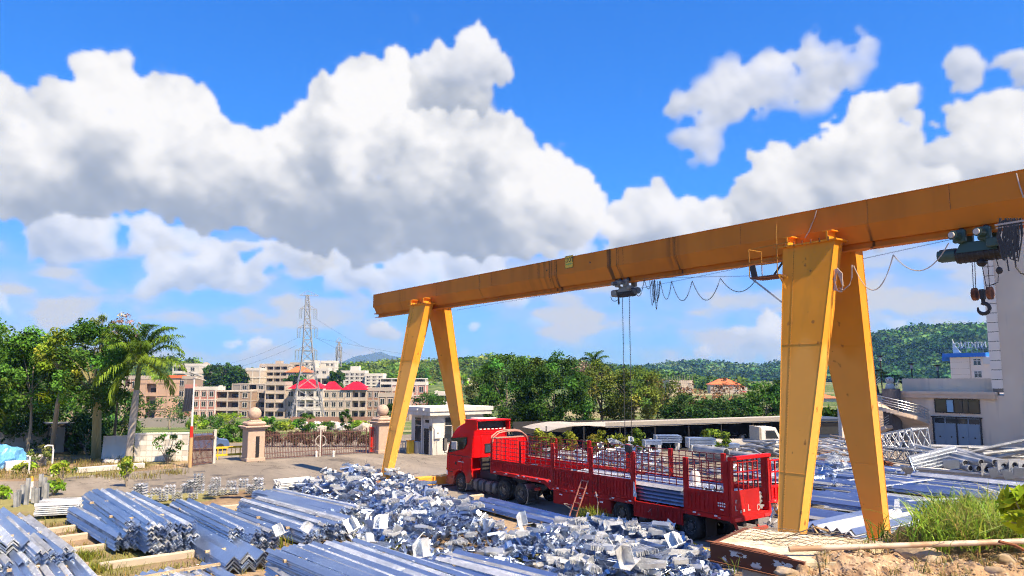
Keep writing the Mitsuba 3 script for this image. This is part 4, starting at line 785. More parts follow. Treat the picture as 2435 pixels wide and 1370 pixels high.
# white tiled yard wall behind the palm
tw = thing('yard_wall', 'white tiled boundary wall between the palm and the street lamp', 'wall')
p0, p1 = G(318, 1099), G(446, 1096); part(tw, 'base', beam(p0 + [0, 0, 1.02], p1 + [0, 0, 1.02], .22, 2.04), 'm_offwhite'); part(tw, 'coping', beam(p0 + [0, 0, 2.1], p1 + [0, 0, 2.1], .34, .12), 'm_white')
u = unit(p1 - p0); L = np.linalg.norm(p1 - p0); nrm = unit(np.cross(u, [0, 0, 1]))
for i in range(int(L / .42)):
    for j in range(5): c = p0 + u * (i + .5) * L / int(L / .42) + [0, 0, .22 + j * .4] + nrm * .125; part(tw, 'tile', beam(c - u * .19, c + u * .19, .03, .37), 'm_white' if R_() < .75 else 'm_offwhite')
tw = thing('yard_wall', 'long grey boundary wall in shade behind the left trees', 'wall'); part(tw, 'base', [beam(G(-150, 1095) + [0, 0, 1], G(150, 1075) + [0, 0, 1], .25, 2.0)], 'm_plaster'); part(tw, 'coping', beam(G(-150, 1095) + [0, 0, 2.05], G(150, 1075) + [0, 0, 2.05], .34, .1), 'm_plaster')
# sheet metal, concrete beam, lamp, flag, odds and ends at the left verge
def sheet(o, u, up, w, h, amp, n=26, bend=0):
    u, up = unit(u), unit(up); nn = unit(np.cross(u, up)); s = np.linspace(0, 1, n); r = np.linspace(0, 1, 8); A, B = np.meshgrid(s, r)
    off = amp * np.sin(A * n * .9) + bend * (B ** 3) + .05 * np.sin(5 * B + 3 * A); v = o + A[..., None] * u * w + B[..., None] * up * h + off[..., None] * nn; v = v.reshape(-1, 3); v = np.vstack([v, v - nn * .012]); f = []
    i, j = np.meshgrid(np.arange(7), np.arange(n - 1), indexing='ij'); q = np.stack([i * n + j, i * n + j + 1, (i + 1) * n + j + 1, (i + 1) * n + j], -1).reshape(-1, 4); f = np.vstack([q[:, [0, 1, 2]], q[:, [0, 2, 3]]]); return v, np.vstack([f, f[:, ::-1] + 8 * n])
q = G(240, 1092); solo('metal_sheet', sheet(q, G(300, 1090) - q, V(-.15, .1, 1), 1.9, 1.75, .03, 26, .5), 'm_white', 'white corrugated metal sheet standing upright between two trunks, top curled', 'metal sheet', smooth=40)
solo('metal_sheet', sheet(G(243, 1100), G(290, 1103) - G(243, 1100), V(-.8, .4, .5), 1.6, 1.0, .03, 22, -.4), 'm_offwhite', 'crumpled pale metal sheet lying at the foot of the upright sheet', 'metal sheet', smooth=40)
a, b = G(180, 1126), G(342, 1113); solo('concrete_beam', [cbox(-2.75, 2.75, -.2, .2, .02, .36, .015)] and place(cbox(-np.linalg.norm(b - a) / 2, np.linalg.norm(b - a) / 2, -.2, .2, .02, .36, .02), (a + b) / 2, b - a), 'm_plaster', 'long concrete beam lying on the ground in front of the palm', 'concrete beam')
q = G(451, 1112); t = thing('street_lamp', 'white solar street lamp pole with a dark banner tied to it', 'street lamp'); part(t, 'pole', [cyl(q, q + [0, 0, 6.4], .09, 12, .06)], 'm_white'); part(t, 'base_sleeve', [cyl(q, q + [0, 0, 2.1], .13, 12)], 'm_tan'); part(t, 'lamp_head', [beam(q + [0, -.1, 6.4], q + [.1, .75, 6.15], .28, .05)], 'm_offwhite'); part(t, 'solar_panel', beam(q + [0, -.35, 6.72], q + [0, .5, 6.42], .6, .04), 'm_galv_dull'); part(t, 'collar', [cyl(q + [0, 0, 2.1], q + [0, 0, 2.9], .11, 12)], 'm_redlamp')
mat('m_tan', (.48, .32, .15), .7); mat('m_navy', (.02, .025, .045), .8)
A, B = np.meshgrid(np.linspace(0, 1, 12), np.linspace(0, 1, 14)); fx = -(A * (.62 + .1 * np.sin(B * 3))) ; v = np.stack([q[0] + .14 * np.sin(A * 9 + B * 2) , q[1] + fx * 1.0 + B * .1 * A, q[2] + 5.5 - B * (1.1 + .65 * (1 - A)) - A * .15], -1).reshape(-1, 3)
i, j = np.meshgrid(np.arange(13), np.arange(11), indexing='ij'); qd = np.stack([i * 12 + j, i * 12 + j + 1, (i + 1) * 12 + j + 1, (i + 1) * 12 + j], -1).reshape(-1, 4); qd = np.vstack([qd[:, [0, 1, 2]], qd[:, [0, 2, 3]]])
solo('banner', sheet(q + [0, -.10, 3.95], V(.1, -1, 0), V(-.02, .12, 1), .68, 1.65, .07, 26, .12), 'm_navy', 'dark navy banner hanging limp from the street lamp pole', 'banner', smooth=True)
solo('cable', tube(sag(GD(403, 945, 62), q + [0, 0, 5.0], .1), .025), 'm_offwhite', 'thin pale cable running from the lamp pole to the left', 'cable')
q = G(122, 1133); t = thing('stand_pipe', 'white stand pipe with bent head at the left verge', 'stand pipe'); part(t, 'pipe', tube([q, q + [0, 0, 1.7], q + [-.02, -.05, 1.95], q + [0, -.35, 1.98], q + [0, -.5, 1.88]], .055, 8), 'm_white'); part(t, 'collar', [cyl(q + [0, 0, .5], q + [0, 0, .8], .07, 10)], 'm_tan')
q = G(68, 1128); solo('marker_post', [cyl(q, q + [0, 0, 1.15], .06, 10), box(q[0] - .08, q[0] + .08, q[1] - .08, q[1] + .08, 0, .1)], 'm_white', 'short white marker post left of the stand pipe', 'post')
mat('m_tarp', (.12, .36, .68), .4); v, f = ball((0, 0, 0), 1, 16); v = v * (.6 + .8 * meshkit.fbm(v * 2.5, 4, 2)[:, None]) * [1.5, 1.6, 1.3]; solo('tarpaulin', (v + G(-2, 1112) + [0, 0, .3], f), 'm_tarp', 'crumpled light blue tarpaulin heap at the left edge', 'tarpaulin', smooth=False)
q = G(40, 1116); solo('planter_box', [box(q[0] - .6, q[0] + .6, q[1] - .7, q[1] + .7, 0, .55)], 'm_white', 'white planter box beside the blue tarpaulin', 'planter'); q = G(85, 1108); solo('block', cbox(q[0] - .5, q[0] + .5, q[1] - .6, q[1] + .6, 0, .75, .02), 'm_plaster', 'pale concrete block behind the white marker post', 'concrete block')
q = G(165, 1078); t = thing('lean_to', 'small dark lean-to hut in the shade between the trunks', 'hut'); part(t, 'roof', beam(q + [0, -2, 2.6], q + [0, 2.5, 2.5], 2.2, .08), 'm_galv_dull'); part(t, 'back_wall', box(q[0] - 2.2, q[0] - 2.1, q[1] - 2, q[1] + 2.4, 0, 2.5), 'm_dark')
for y in (-1.8, .2, 2.2): part(t, 'post', box(q[0] + .9, q[0] + 1.0, q[1] + y, q[1] + y + .1, 0, 2.5), 'm_dark')
# blue car behind the wall
def car(o, u, col, lab):
    t = thing('parked_car', lab, 'car'); S = [(-2.1, .3), (-2.1, .75), (-1.9, .9), (-1.2, .95), (-.7, 1.42), (.75, 1.45), (1.35, 1.0), (2.0, .9), (2.1, .6), (2.1, .3)]
    pl = lambda m: place(m, o, u)
    def pz(poly, a, b): v, f = prism(poly, b - a); return np.stack([v[:, 0], a + v[:, 2], v[:, 1]], -1), f
    part(t, 'body', pl(pz(S, -.85, .85)), col, smooth=20); part(t, 'side_window', pl(pz([(-1.05, .98), (-.66, 1.34), (.68, 1.36), (1.15, 1.0)], -.865, .865)), 'm_window')
    for x in (-1.35, 1.35): part(t, 'wheel', pl(cyl((x, -.9, .32), (x, .9, .32), .32, 16)), 'm_tyre')
mat('m_bluecar', (.10, .17, .35), .3, .3); car(G(482, 1072), (.2, 1, 0), 'm_bluecar', 'blue car parked outside behind the small gate')
# long dark bicycle shed
sh = thing('storage_shed', 'long low open shed with pale flat roof under the trees', 'shed'); r0, r1 = GD(1440, 1009, 64), GD(1990, 991, 72); u = unit(V(*(r1 - r0)[:2], 0)); nb_ = V(-u[1], u[0], 0); nb_ = nb_ if nb_ @ BEAR > 0 else -nb_
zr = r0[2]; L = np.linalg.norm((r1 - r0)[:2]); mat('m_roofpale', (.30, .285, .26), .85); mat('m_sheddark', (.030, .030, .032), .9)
def sp(s, d, z): return V(*(r0[:2] + u[:2] * s + nb_[:2] * d), z)
part(sh, 'roof', [beam(sp(0, 3.5, zr - .25), sp(L, 3.5, r1[2] - .25), 7.0, .08), beam(sp(0, -.03, zr - .02), sp(L, -.03, r1[2] - .02), .05, .34)], 'm_roofpale')
pr_ = [(0, 0), (-1.6, .12), (-3.0, .12), (-4.4, -.05), (-5.4, -.3)]
part(sh, 'canopy', [beam(sp(pr_[i][0], 3, zr + pr_[i][1] - .2), sp(pr_[i + 1][0], 3, zr + pr_[i + 1][1] - .2), 6.0, .05) for i in range(4)], 'm_roofpale')
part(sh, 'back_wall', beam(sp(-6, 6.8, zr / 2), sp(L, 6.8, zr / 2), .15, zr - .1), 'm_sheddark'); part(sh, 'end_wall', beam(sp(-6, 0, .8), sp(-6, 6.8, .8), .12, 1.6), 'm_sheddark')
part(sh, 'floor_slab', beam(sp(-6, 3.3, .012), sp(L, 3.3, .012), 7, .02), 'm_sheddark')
for s in np.arange(-5.4, L, 3.4): part(sh, 'post', cyl(sp(s, .1, 0), sp(s, .1, zr - .05), .05, 8), 'm_dark')
for i in range(26):                                       # scooters in the shade
    s = -4.5 + i * 1.05 + R_(-.2, .2); 
    if s > L: break
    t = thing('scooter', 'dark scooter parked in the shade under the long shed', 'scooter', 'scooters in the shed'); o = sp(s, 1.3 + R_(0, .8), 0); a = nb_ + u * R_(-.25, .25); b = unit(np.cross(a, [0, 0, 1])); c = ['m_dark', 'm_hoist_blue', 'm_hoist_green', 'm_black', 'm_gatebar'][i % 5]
    pl = lambda m: place(m, o, a)
    part(t, 'body', pl(hull([(-.5, -.14, .45), (-.5, .14, .45), (-.55, -.1, .75), (-.55, .1, .75), (.1, -.14, .35), (.1, .14, .35), (.1, -.1, .72), (.1, .1, .72)])), c); part(t, 'front_shield', pl(hull([(.45, -.16, .35), (.45, .16, .35), (.62, -.12, .35), (.62, .12, .35), (.38, -.18, .95), (.38, .18, .95)])), c)
    part(t, 'handlebar', pl(tube([(.3, -.32, 1.02), (.4, 0, 1.0), (.3, .32, 1.02)], .02)), 'm_steel'); part(t, 'footboard', pl(box(.05, .5, -.14, .14, .3, .38)), c)
    for x in (-.5, .62): part(t, 'wheel', pl(cyl((x, -.05, .25), (x, .05, .25), .25, 14)), 'm_tyre')
    if i % 3 == 0: part(t, 'top_box', pl(cbox(-.75, -.42, -.18, .18, .78, 1.08, .04)), 'm_galv_dull')
# factory building at the right
YB = 46.0
bl = thing('factory_building', 'grey rendered factory building with a tall tower block at the right edge', 'building')

def f_render(p, n, uv):
    a = fb(p.x * .25, p.y * .25, p.z * .2, 4); b = fb(p.x * 2.2, p.y, p.z * .18, 4); return mx(mx([.74, .61, .46], [.66, .54, .41], ss(.35, .65, a)), [.44, .37, .31], ss(.52, .8, b) * .45)
pmat('m_render', f_render, .85, spec=.15); mat('m_joint', (.20, .18, .16), .9); mat('m_tileface', (.84, .74, .62), .6, spec=.2); mat('m_trim', (.58, .47, .37), .8)
xl = GY(2136, 930, YB)[0]; xr = 48; zc = GY(2300, 940, YB)[2]; zp_ = GY(2250, 900, YB + .6)[2]; xt = GY(2368, 700, YB)[0]; xpl = GY(2343, 700, YB)[0]; ztop = GY(2400, 541, YB)[2]
part(bl, 'wall', [box(xl, xr, YB, YB + 14, 0, zc)], 'm_render'); part(bl, 'parapet', [box(xl + .15, xpl + .2, YB + .5, YB + .75, zc, zp_)], 'm_render')
cn = part(bl, 'cornice', [box(xl - .2, GY(2370, 940, YB)[0], YB - .35, YB, zc - .26, zc + .06), box(xl - .3, GY(2370, 940, YB)[0] + .1, YB - .5, YB, zc + .06, zc + .30)], 'm_trim')
part(bl, 'tower', box(xt, xr, YB - .001 + .0, YB + 12, zc, ztop), 'm_render'); part(bl, 'tower_core', box(xpl, xt, YB + .02, YB + 11.5, zc + .3, ztop - .1), 'm_joint')
zz = np.arange(GY(2370, 925, YB)[2], ztop, .78)
for z in zz: part(bl, 'cladding_panel', [box(xpl - .03, xt, YB - .10, YB + .018, z + .03, z + .75)], 'm_tileface')
x0_, x1_, z0_, z1_ = GY(2225, 970, YB)[0], GY(2329, 970, YB)[0], GY(2280, 981, YB)[2], GY(2280, 951, YB)[2]
w_ = part(bl, 'window', [box(x0_, x1_, YB - .02, YB + .02, z0_, z1_)], 'm_window'); part(w_, 'frame', [box(x0_ - .05, x1_ + .05, YB - .08, YB - .0, z, z + .07) for z in (z0_ - .07, z1_)] + [box(x, x + .06, YB - .07, YB, z0_, z1_) for x in (x0_ - .06, x0_ + (x1_ - x0_) * .25, x0_ + (x1_ - x0_) * .42, x0_ + (x1_ - x0_) * .62, x0_ + (x1_ - x0_) * .75, x1_)], 'm_dark')
mat('m_blind', (.25, .45, .62), .5); mat('m_bluedoor', (.19, .27, .35), .5, .2)
part(w_, 'pane', box(x0_ + (x1_ - x0_) * .27, x0_ + (x1_ - x0_) * .42, YB - .05, YB - .02, z0_ + .02, z1_ - .02), 'm_blind')
x0_, x1_, z1_ = GY(2224, 1040, YB)[0], GY(2334, 1040, YB)[0], GY(2280, 994, YB)[2]
door_ = part(bl, 'door', [box(x0_, x1_, YB - .04, YB + .02, .05, z1_)], 'm_bluedoor', label='blue grey steel double door'); part(door_, 'fanlight', [box(x0_ + .05 + i * (x1_ - x0_) / 4, x0_ - .05 + (i + 1) * (x1_ - x0_) / 4, YB - .055, YB - .041, z1_ - .48, z1_ - .06) for i in range(4)], 'm_window')
part(door_, 'frame', [box(x, x + .1, YB - .13, YB - .04, 0, z1_ + .1) for x in (x0_ - .1, (x0_ + x1_) / 2 - .05, x1_)] + [box(x0_ - .2, x1_ + .2, YB - .14, YB - .04, z1_, z1_ + .1)], 'm_dark')
for i in range(4):
    for z in (.1, 1.35, 1.75): part(door_, 'panel', box(x0_ + .06 + i * (x1_ - x0_) / 4, x0_ - .06 + (i + 1) * (x1_ - x0_) / 4, YB - .075, YB - .041, z, {.1: 1.3, 1.35: 1.7, 1.75: z1_ - .55}[z]), 'm_bluedoor')
    part(door_, 'latch', cbox(x0_ + (i + .5) * (x1_ - x0_) / 4 - .06, x0_ + (i + .5) * (x1_ - x0_) / 4 + .06, YB - .11, YB - .07, 1.3, 1.42, .01), 'm_dark')
for px, py, lab in ((2093, 850, 'tall black lamp post on the factory roof nearest the stairs'), (2167, 868, 'middle black lamp post on the factory roof'), (2229, 872, 'black lamp post on the factory roof nearest the tower')):
    q = GY(px, py, YB + 3); t = thing('lamp_post', lab, 'lamp post', 'lamp posts on the factory roof'); part(t, 'post', cyl((q[0], q[1], zc), q, .06, 8), 'm_dark'); part(t, 'lamp_shade', [hull([(q[0] + .42 * math.cos(a), q[1] + .42 * math.sin(a), q[2] + .16) for a in np.arange(8) * .785] + [(q[0] + .1 * math.cos(a), q[1] + .1 * math.sin(a), q[2] + .02) for a in np.arange(8) * .785])], 'm_dark'); part(t, 'lantern', cyl(q - [0, 0, .35], q + [0, 0, .02], .12, 8), 'm_galv_dull')
# spiral stair
st = thing('spiral_stair', 'curved outside staircase with steel handrail at the end of the factory building', 'staircase'); c = GY(2110, 1000, YB - 1.5); cx, cy = c[0], c[1]; zt_ = GY(2100, 945, YB - 2)[2]
part(st, 'core', cyl((cx + .2, cy + .6, 0), (cx + .2, cy + .6, zc + .5), .75, 18), 'm_darkwall'); mat('m_darkwall', (.10, .095, .10), .8)
n = 30; ang = np.radians(np.linspace(-155, 25, n)); rI, rO = .8, 3.0; zs = np.linspace(zc - .2, 2.4, n)
for i in range(n - 1):
    a0, a1 = ang[i], ang[i + 1] + .01; P4 = [(cx + r * math.cos(a), cy + .8 + r * math.sin(a) * .9) for r, a in ((rI, a0), (rO, a0), (rO, a1), (rI, a1))]
    part(st, 'step', hull([(x, y, z) for x, y in P4 for z in (zs[i] - .3, zs[i])]), 'm_trim')
rail = [np.array([(cx + rO * math.cos(a), cy + .8 + rO * math.sin(a) * .9, z + h) for a, z in zip(ang, zs)]) for h in (.35, .55, .75, 1.0)]
part(st, 'handrail', [tube(r, .03 if i < 3 else .045) for i, r in enumerate(rail)], 'm_silver'); part(st, 'baluster', [cyl(r_, r_ + [0, 0, 1.0], .03, 6) for r_ in (rail[0] - [0, 0, .35])[::4]], 'm_galv_dull')
lo_ = [GY(2080, 1000, YB - 2.5), GY(2112, 985, YB - 2.5)]; part(st, 'lower_flight', [beam(GY(2075, 1035, YB - 2.5), GY(2114, 1015, YB - 2.5), 1.4, .3)], 'm_trim'); part(st, 'lower_rail', [beam(GY(2075, 1010 + k, YB - 3.1), GY(2114, 988 + k, YB - 3.1), .04, .04) for k in (0, 6, 12, 18)], 'm_silver')
part(st, 'upper_rail', [beam(GY(2074, 925 - k, YB - .5), GY(2092, 908 - k, YB - .5), .05, .05) for k in (0, 6, 12)] + [beam(GY(2127, 945 - k, YB - .5), GY(2138, 925 - k, YB - .5), .05, .05) for k in (0, 8, 16, 24)], 'm_silver'); part(st, 'landing', [box(cx - 3, xl, YB - .6, YB + 3, zc - .3, zc + .02)], 'm_darkwall')
q = GY(2118, 945, YB - .3); t = thing('stone_statue', 'white stone statue with round head beside the curved stair', 'statue'); part(t, 'body', lathe([(.30, zc - .3), (.36, zc - .1), (.34, zc + .25), (.42, zc + .55), (.30, zc + .95), (.001, zc + 1.0)], (q[0], q[1], 0), 16), 'm_offwhite', smooth=True); part(t, 'head', ball((q[0], q[1], zc + 1.25), (.36, .36, .32), 12), 'm_offwhite', smooth=True)
for dx in (-.14, .14): part(t, 'eye', ball((q[0] + dx, q[1] - .32, zc + 1.3), .05, 6), 'm_black')
# offices with blue roof behind the tower, sign seen from behind
of = thing('office_block', 'pale panelled office block with bright blue roof edge on the hillside', 'building'); d = 150
a = GD(2263, 915, d); b = GY(2400, 915, a[1]); u = V(1.0, 0, 0); nb_ = V(-u[1], u[0], 0); nb_ = nb_ if nb_ @ BEAR > 0 else -nb_; zt_ = GD(2300, 850, d)[2]; Lo = np.linalg.norm(b - a)
pl = lambda m: place(m, V(a[0], a[1], 0), u, y=nb_)
mat('m_blueroof', (.015, .16, .62), .45); part(of, 'wall', pl(box(0, Lo, 0, 9, -3, zt_)), 'm_tileface'); part(of, 'roof_edge', pl(box(-1.2, Lo * .66, -.5, 9.5, zt_, zt_ + .8)), 'm_blueroof'); part(of, 'roof_wing', pl(box(-1.9, -.2, 1, 9, zt_ - .7, zt_ + .3)), 'm_blueroof')
part(of, 'annex_roof', pl(box(Lo * .72, Lo, -.3, 5, zt_ - 1.2, zt_ + .1)), 'm_blueroof'); part(of, 'service_box', pl(box(Lo * .6, Lo * .72, -.35, -.01, zt_ - 1.5, zt_ - .15)), 'm_white')
for z in np.arange(zt_ - 6, zt_ - .5, 1.25): part(of, 'panel_joint', pl(box(.02, Lo * .35, -.03, -.005, z, z + .06)), 'm_trim')
part(of, 'downpipe', pl(box(Lo * .355, Lo * .37, -.12, -.01, 0, zt_)), 'm_trim')
for z in (zt_ - 1.6, zt_ - 4.0): wind(of, V(a[0], a[1], 0) + u * Lo * .42 + V(0, 0, z), u, 1.35, 1.15, 2, 2, nrm=-nb_, fm='m_white', fw_=.12)
so = V(a[0], a[1], zt_ + .8) + nb_ * 1.5; sg = part(of, 'roof_sign', text('NIKINO', 1.15, so + u * 6.3 + V(0, 0, 1.05), -u, (0, 0, 1), .12, False), 'm_white', label='rooftop sign letters seen from behind')
part(sg, 'sail_emblem', place((lambda m: (np.stack([m[0][:, 0], m[0][:, 2], m[0][:, 1]], -1), m[1]))(prism([(0, 0), (1.5, 0), (1.2, .5), (.5, 1.6), (0, 2.9)], .15)), so + u * .1, u, y=nb_), 'm_white'); part(sg, 'sign_frame', [beam(so + u * x, so + u * x + V(0, 0, 2.4), .06, .06, u) for x in np.arange(1.6, 7, 1.0)] + [beam(so + V(0, 0, z), so + u * 7 + V(0, 0, z), .06, .06) for z in (.9, 1.8)], 'm_galv_dull')


# ------------------------------------------------------------------ galvanised steel in the yard
def f_wood(p, n, uv): return mx([.30, .22, .13], [.42, .33, .22], fb(p.x * 4, p.y * 4, p.z * 20, 3))
pmat('m_wood', f_wood, .85)
def f_sleeper(p, n, uv): return mx([.36, .31, .235], [.47, .415, .33], fb(p.x * 2, p.y * 2, p.z * 6, 4))
pmat('m_sleeper', f_sleeper, .9)
def batten(c, u, L=1.2, lab='short wooden batten sticking out between the steel bars'):
    u = unit(u); solo('timber_batten', beam(c - u * L / 2, c + u * L / 2, .10, .08), 'm_wood', lab, 'batten', 'timber battens between the bundles')
def bundle(lab, p0, p1, ztop, n, f=.20, m='m_galv', group='bundles of galvanised angle bars', dz=.085, jit=.22, world=False, zmin=.16, bat=True, t=.02):
    """Long angle bars laid side by side, apex up, nested in layers; only the bars that show are built."""
    A, B = (np.array(p0, float), np.array(p1, float)) if world else (G(*p0, ztop), G(*p1, ztop))
    u = unit(V(*(B - A)[:2], 0)); s = V(-u[1], u[0], 0); L = np.linalg.norm((B - A)[:2]); mid = (A + B) / 2; pitch = f * 1.30
    th = thing('steel_bundle', lab, 'steel bundle', group); layers = max(1, int((ztop - zmin) / dz))
    gap = np.cumsum([0 if R_() < .62 else R_(.05, .13) for i in range(n)]); gap = gap - gap.mean()
    for i in range(n):
        col = R_(-.03, .03); di = R_(-jit, jit); hv = R_(-.05, .03)
        for k in range(layers):
            ang = R_(-.008, .008) * (1 if k else 1.6); uu = u * math.cos(ang) + s * math.sin(ang)
            c = mid + s * ((i - (n - 1) / 2) * pitch + col * .4 + gap[i]) + uu * (di + R_(-jit, jit) * .5) + V(0, 0, -k * dz + R_(-.012, .012) + (R_(0, .05) if k == 0 else 0))
            part(th, 'angle_bar', place(angle_bar(L * R_(.93, 1.02), f, t), (c[0], c[1], ztop + hv - k * dz + R_(-.008, .008)), uu), m if R_() < .72 else ('m_galv_pale' if R_() < .5 else 'm_galv_dull'))
    for j in range(3): q = mid + u * R_(-.42, .42) * L + s * R_(-.45, .45) * n * pitch; part(th, 'tag', place(box(-R_(.02, .06), R_(.02, .07), -R_(.015, .035), R_(.015, .035), 0, .006), (q[0], q[1], ztop + .012), u + s * R_(-.6, .6)), 'm_white')
    if bat:
        for q in ((.2,) if R_() < .5 else (.3, .8)): batten(mid + u * (q - .5) * L * .9 + V(0, 0, -dz * 2.5 + (zmin if layers < 3 else 0)), s, n * pitch + .3)
    return th
BL = [('tall middle stack of blue grey angle bars, upper tier at its left', (224, 1166), (334, 1234), 1.2, 5, .2),
      ('lower tier of angle bars under the tall middle stack, ending beside the grass', (196, 1200), (318, 1264), .72, 5, .2),
      ('long blue angle bars on the crest of the tall middle stack', (250, 1160), (388, 1243), 1.25, 4, .22),
      ('long blue angle bars on the right flank of the tall middle stack', (286, 1168), (436, 1243), 1.15, 4, .22),
      ('three heavy angle bars sliding down towards the lower middle', (428, 1226), (592, 1316), .62, 3, .34),
      ('short bundle of angle bars under the three heavy angle bars', (392, 1252), (440, 1275), .55, 4, .2),
      ('angle bars behind the three heavy bars, left of two bundles', (430, 1186), (578, 1254), .95, 4, .2),
      ('angle bars behind the three heavy bars, right of two bundles', (478, 1198), (630, 1258), .95, 4, .22),
      ('long blue bundle at the foot of the scrap heap, farthest of three', (630, 1162), (826, 1206), .95, 6, .2),
      ('long blue bundle at the foot of the scrap heap, middle of three', (604, 1180), (812, 1236), .9, 6, .2),
      ('long blue bundle at the foot of the scrap heap, nearest of three', (596, 1204), (752, 1256), .7, 4, .2),
      ('big foreground bundle of long angle bars, left half', (676, 1296), (930, 1392), 1.0, 5, .22),
      ('big foreground bundle of long angle bars, middle part', (740, 1286), (1010, 1384), 1.05, 5, .24),
      ('big foreground bundle of long angle bars, right flank', (820, 1284), (1090, 1374), .95, 5, .2),
      ('lower tier at the left front of the big foreground bundle', (668, 1334), (775, 1400), .55, 4, .2),
      ('foreground bundle right of the big one, strewn with white scraps', (1062, 1314), (1320, 1378), .68, 5, .2),
      ('lower foreground bundle right of the big one', (1020, 1326), (1250, 1392), .55, 5, .2),
      ('flat row of long angle bars lying alongside the lorry wheels', (1132, 1184), (1390, 1246), .42, 5, .26),
      ('large angle bar stack cut by the left edge of the picture', (-30, 1206), (54, 1282), 1.05, 4, .3),
      ('lower angle bars cut by the left edge of the picture', (-20, 1256), (44, 1330), .7, 4, .26),
      ('blue angle bar stack right of the one at the left edge', (34, 1222), (136, 1306), .95, 5, .22),
      ('grey angle bars at the bottom left, pointing to the lower right', (66, 1318), (112, 1384), .6, 4, .26),
      ('short blue bundle with a bolt hole at the bottom left', (146, 1316), (206, 1384), .55, 4, .2),
      ('low row of bars at the bottom edge, left of two', (362, 1354), (450, 1390), .3, 5, .2),
      ('low row of bars at the bottom edge, right of two', (464, 1340), (545, 1384), .3, 4, .2),
      ('leftmost low bars at the very bottom left corner', (-20, 1335), (30, 1392), .4, 4, .24)]
for lab, a, b, z, n, f in BL: bundle(lab, a, b, z, n if f > .29 else int(round(n * 1.15)), f if f > .29 else f * .62, dz=.075 if f > .29 else .058, t=.034)
# white stack seen side-on, short stubs behind, upright posts
A = G(92, 1192, .7); B = G(196, 1187, .7); bundle('white sunlit stack of bars lying crosswise beside the tall stack', (92, 1192), (196, 1187), .72, 6, .16, 'm_galv_pale', bat=False, jit=.05)
stub = [(318, 1187), (350, 1186), (384, 1184), (418, 1182), (452, 1179), (334, 1172), (368, 1170), (404, 1168), (440, 1165), (470, 1166), (500, 1172), (530, 1170), (560, 1168), (592, 1166), (618, 1163), (515, 1155), (548, 1153), (580, 1152), (610, 1150), (452, 1150), (474, 1148)]
def stub_bundle(px, py, i):
    base = i >= 5
    c = G(px, py + 8, .0); z0 = .0 if i < 5 or 10 <= i < 15 else (.55 if i < 19 else .9)
    c = G(px, py + 8, z0); t = thing('stub_bundle', f'{ORD[min(i, 20)]} of the short strapped bundles along the road, counted along the bottom row then up', 'steel bundle', 'short bundles stacked along the road')
    L = R_(.45, .6); a = R_(-.6, -.35); u = V(math.cos(a), math.sin(a), 0)
    a += R_(-.25, .25); c = c + V(R_(-.15, .15), R_(-.1, .1), 0); u = V(math.cos(a), math.sin(a), 0); ny_, nz_ = (3, int(R_(3, 5.5)))
    for iy in range(ny_):
        for iz in range(nz_):
            if 0 < iy < 3 and iz < 3 and 0 < iz: pass
            f = .12; m = angle_bar(L * R_(.94, 1.04), f, .022); part(t, 'angle_bar', place(m, c + V(-u[1], u[0], 0) * (iy - 1) * .17 + V(0, 0, .12 + iz * .12 + R_(0, .02)) + u * R_(-.05, .05), u), 'm_galv_pale' if (iy + iz) % 2 else 'm_galv_dull')
    part(t, 'strap', [place(box(-.02, .02, -.28, .28, z, z + .015), c + u * s, u) for z, s in ((nz_ * .12 + .10, .15), (nz_ * .12 + .10, -.15))], 'm_wire')
for i, (px, py) in enumerate(stub): stub_bundle(px, py, i)
bundle('pale striped crate of bars lying crosswise by the left end of the scrap heap', (658, 1140), (744, 1133), .75, 5, .16, 'm_galv_pale', bat=False, jit=.04)
for i, (px, py, h) in enumerate(((54, 1196, .9), (64, 1200, 1.3), (80, 1196, .78), (96, 1190, 1.35), (104, 1192, 1.2), (110, 1196, 1.0), (88, 1200, .8), (44, 1204, .8), (38, 1206, .7))):
    q = G(px, py); m = angle_bar(h, .16, .016); solo('angle_post', place(m, q + [0, 0, h / 2], V(R_(-.04, .04), R_(-.04, .04), 1), y=V(.3, 1, 0)), 'm_galv_dull', 'short grey angle post standing upright beside the white stack', 'angle post', 'upright angle posts at the left')
q = G(72, 1186); t = thing('marker_cone', 'white and orange topped marker among the upright posts', 'marker post'); part(t, 'post', cyl(q, q + [0, 0, .9], .10, 12), 'm_white'); part(t, 'cap', [cyl(q + [0, 0, .9], q + [0, 0, 1.15], .10, 12, .05)], 'm_orange')
SL_ = [((112, 1264), (216, 1250)), ((132, 1284), (252, 1268)), ((138, 1314), (290, 1296)), ((236, 1348), (492, 1312)), ((84, 1222), (212, 1214)), ((300, 1384), (665, 1334)), ((1270, 1350), (1350, 1338)), ((520, 1210), (625, 1200)), ((960, 1152), (940, 1150)), ((1100, 1186), (1150, 1180))]
for i, (a, b) in enumerate(SL_): A, B = G(*a, .1), G(*b, .1); solo('concrete_sleeper', place(cbox(-np.linalg.norm(B - A) / 2, np.linalg.norm(B - A) / 2, -.13, .13, -.12, .13, .03), (A + B) / 2 * [1, 1, 0] + [0, 0, .09], B - A), 'm_sleeper', ['pale sleeper left of the tall middle stack, farthest', 'pale sleeper left of the tall middle stack, second', 'pale sleeper left of the tall middle stack, nearest', 'long pale sleeper in front of the tall middle stack', 'pale sleeper below the white stack', 'longest pale sleeper along the bottom edge', 'pale stone sleeper at the bottom between the heaps', 'pale sleeper behind the three blue bundles', 'short sleeper end at the crane foot', 'pale sleeper by the lorry wheels'][i], 'sleeper', 'concrete sleepers on the soil')

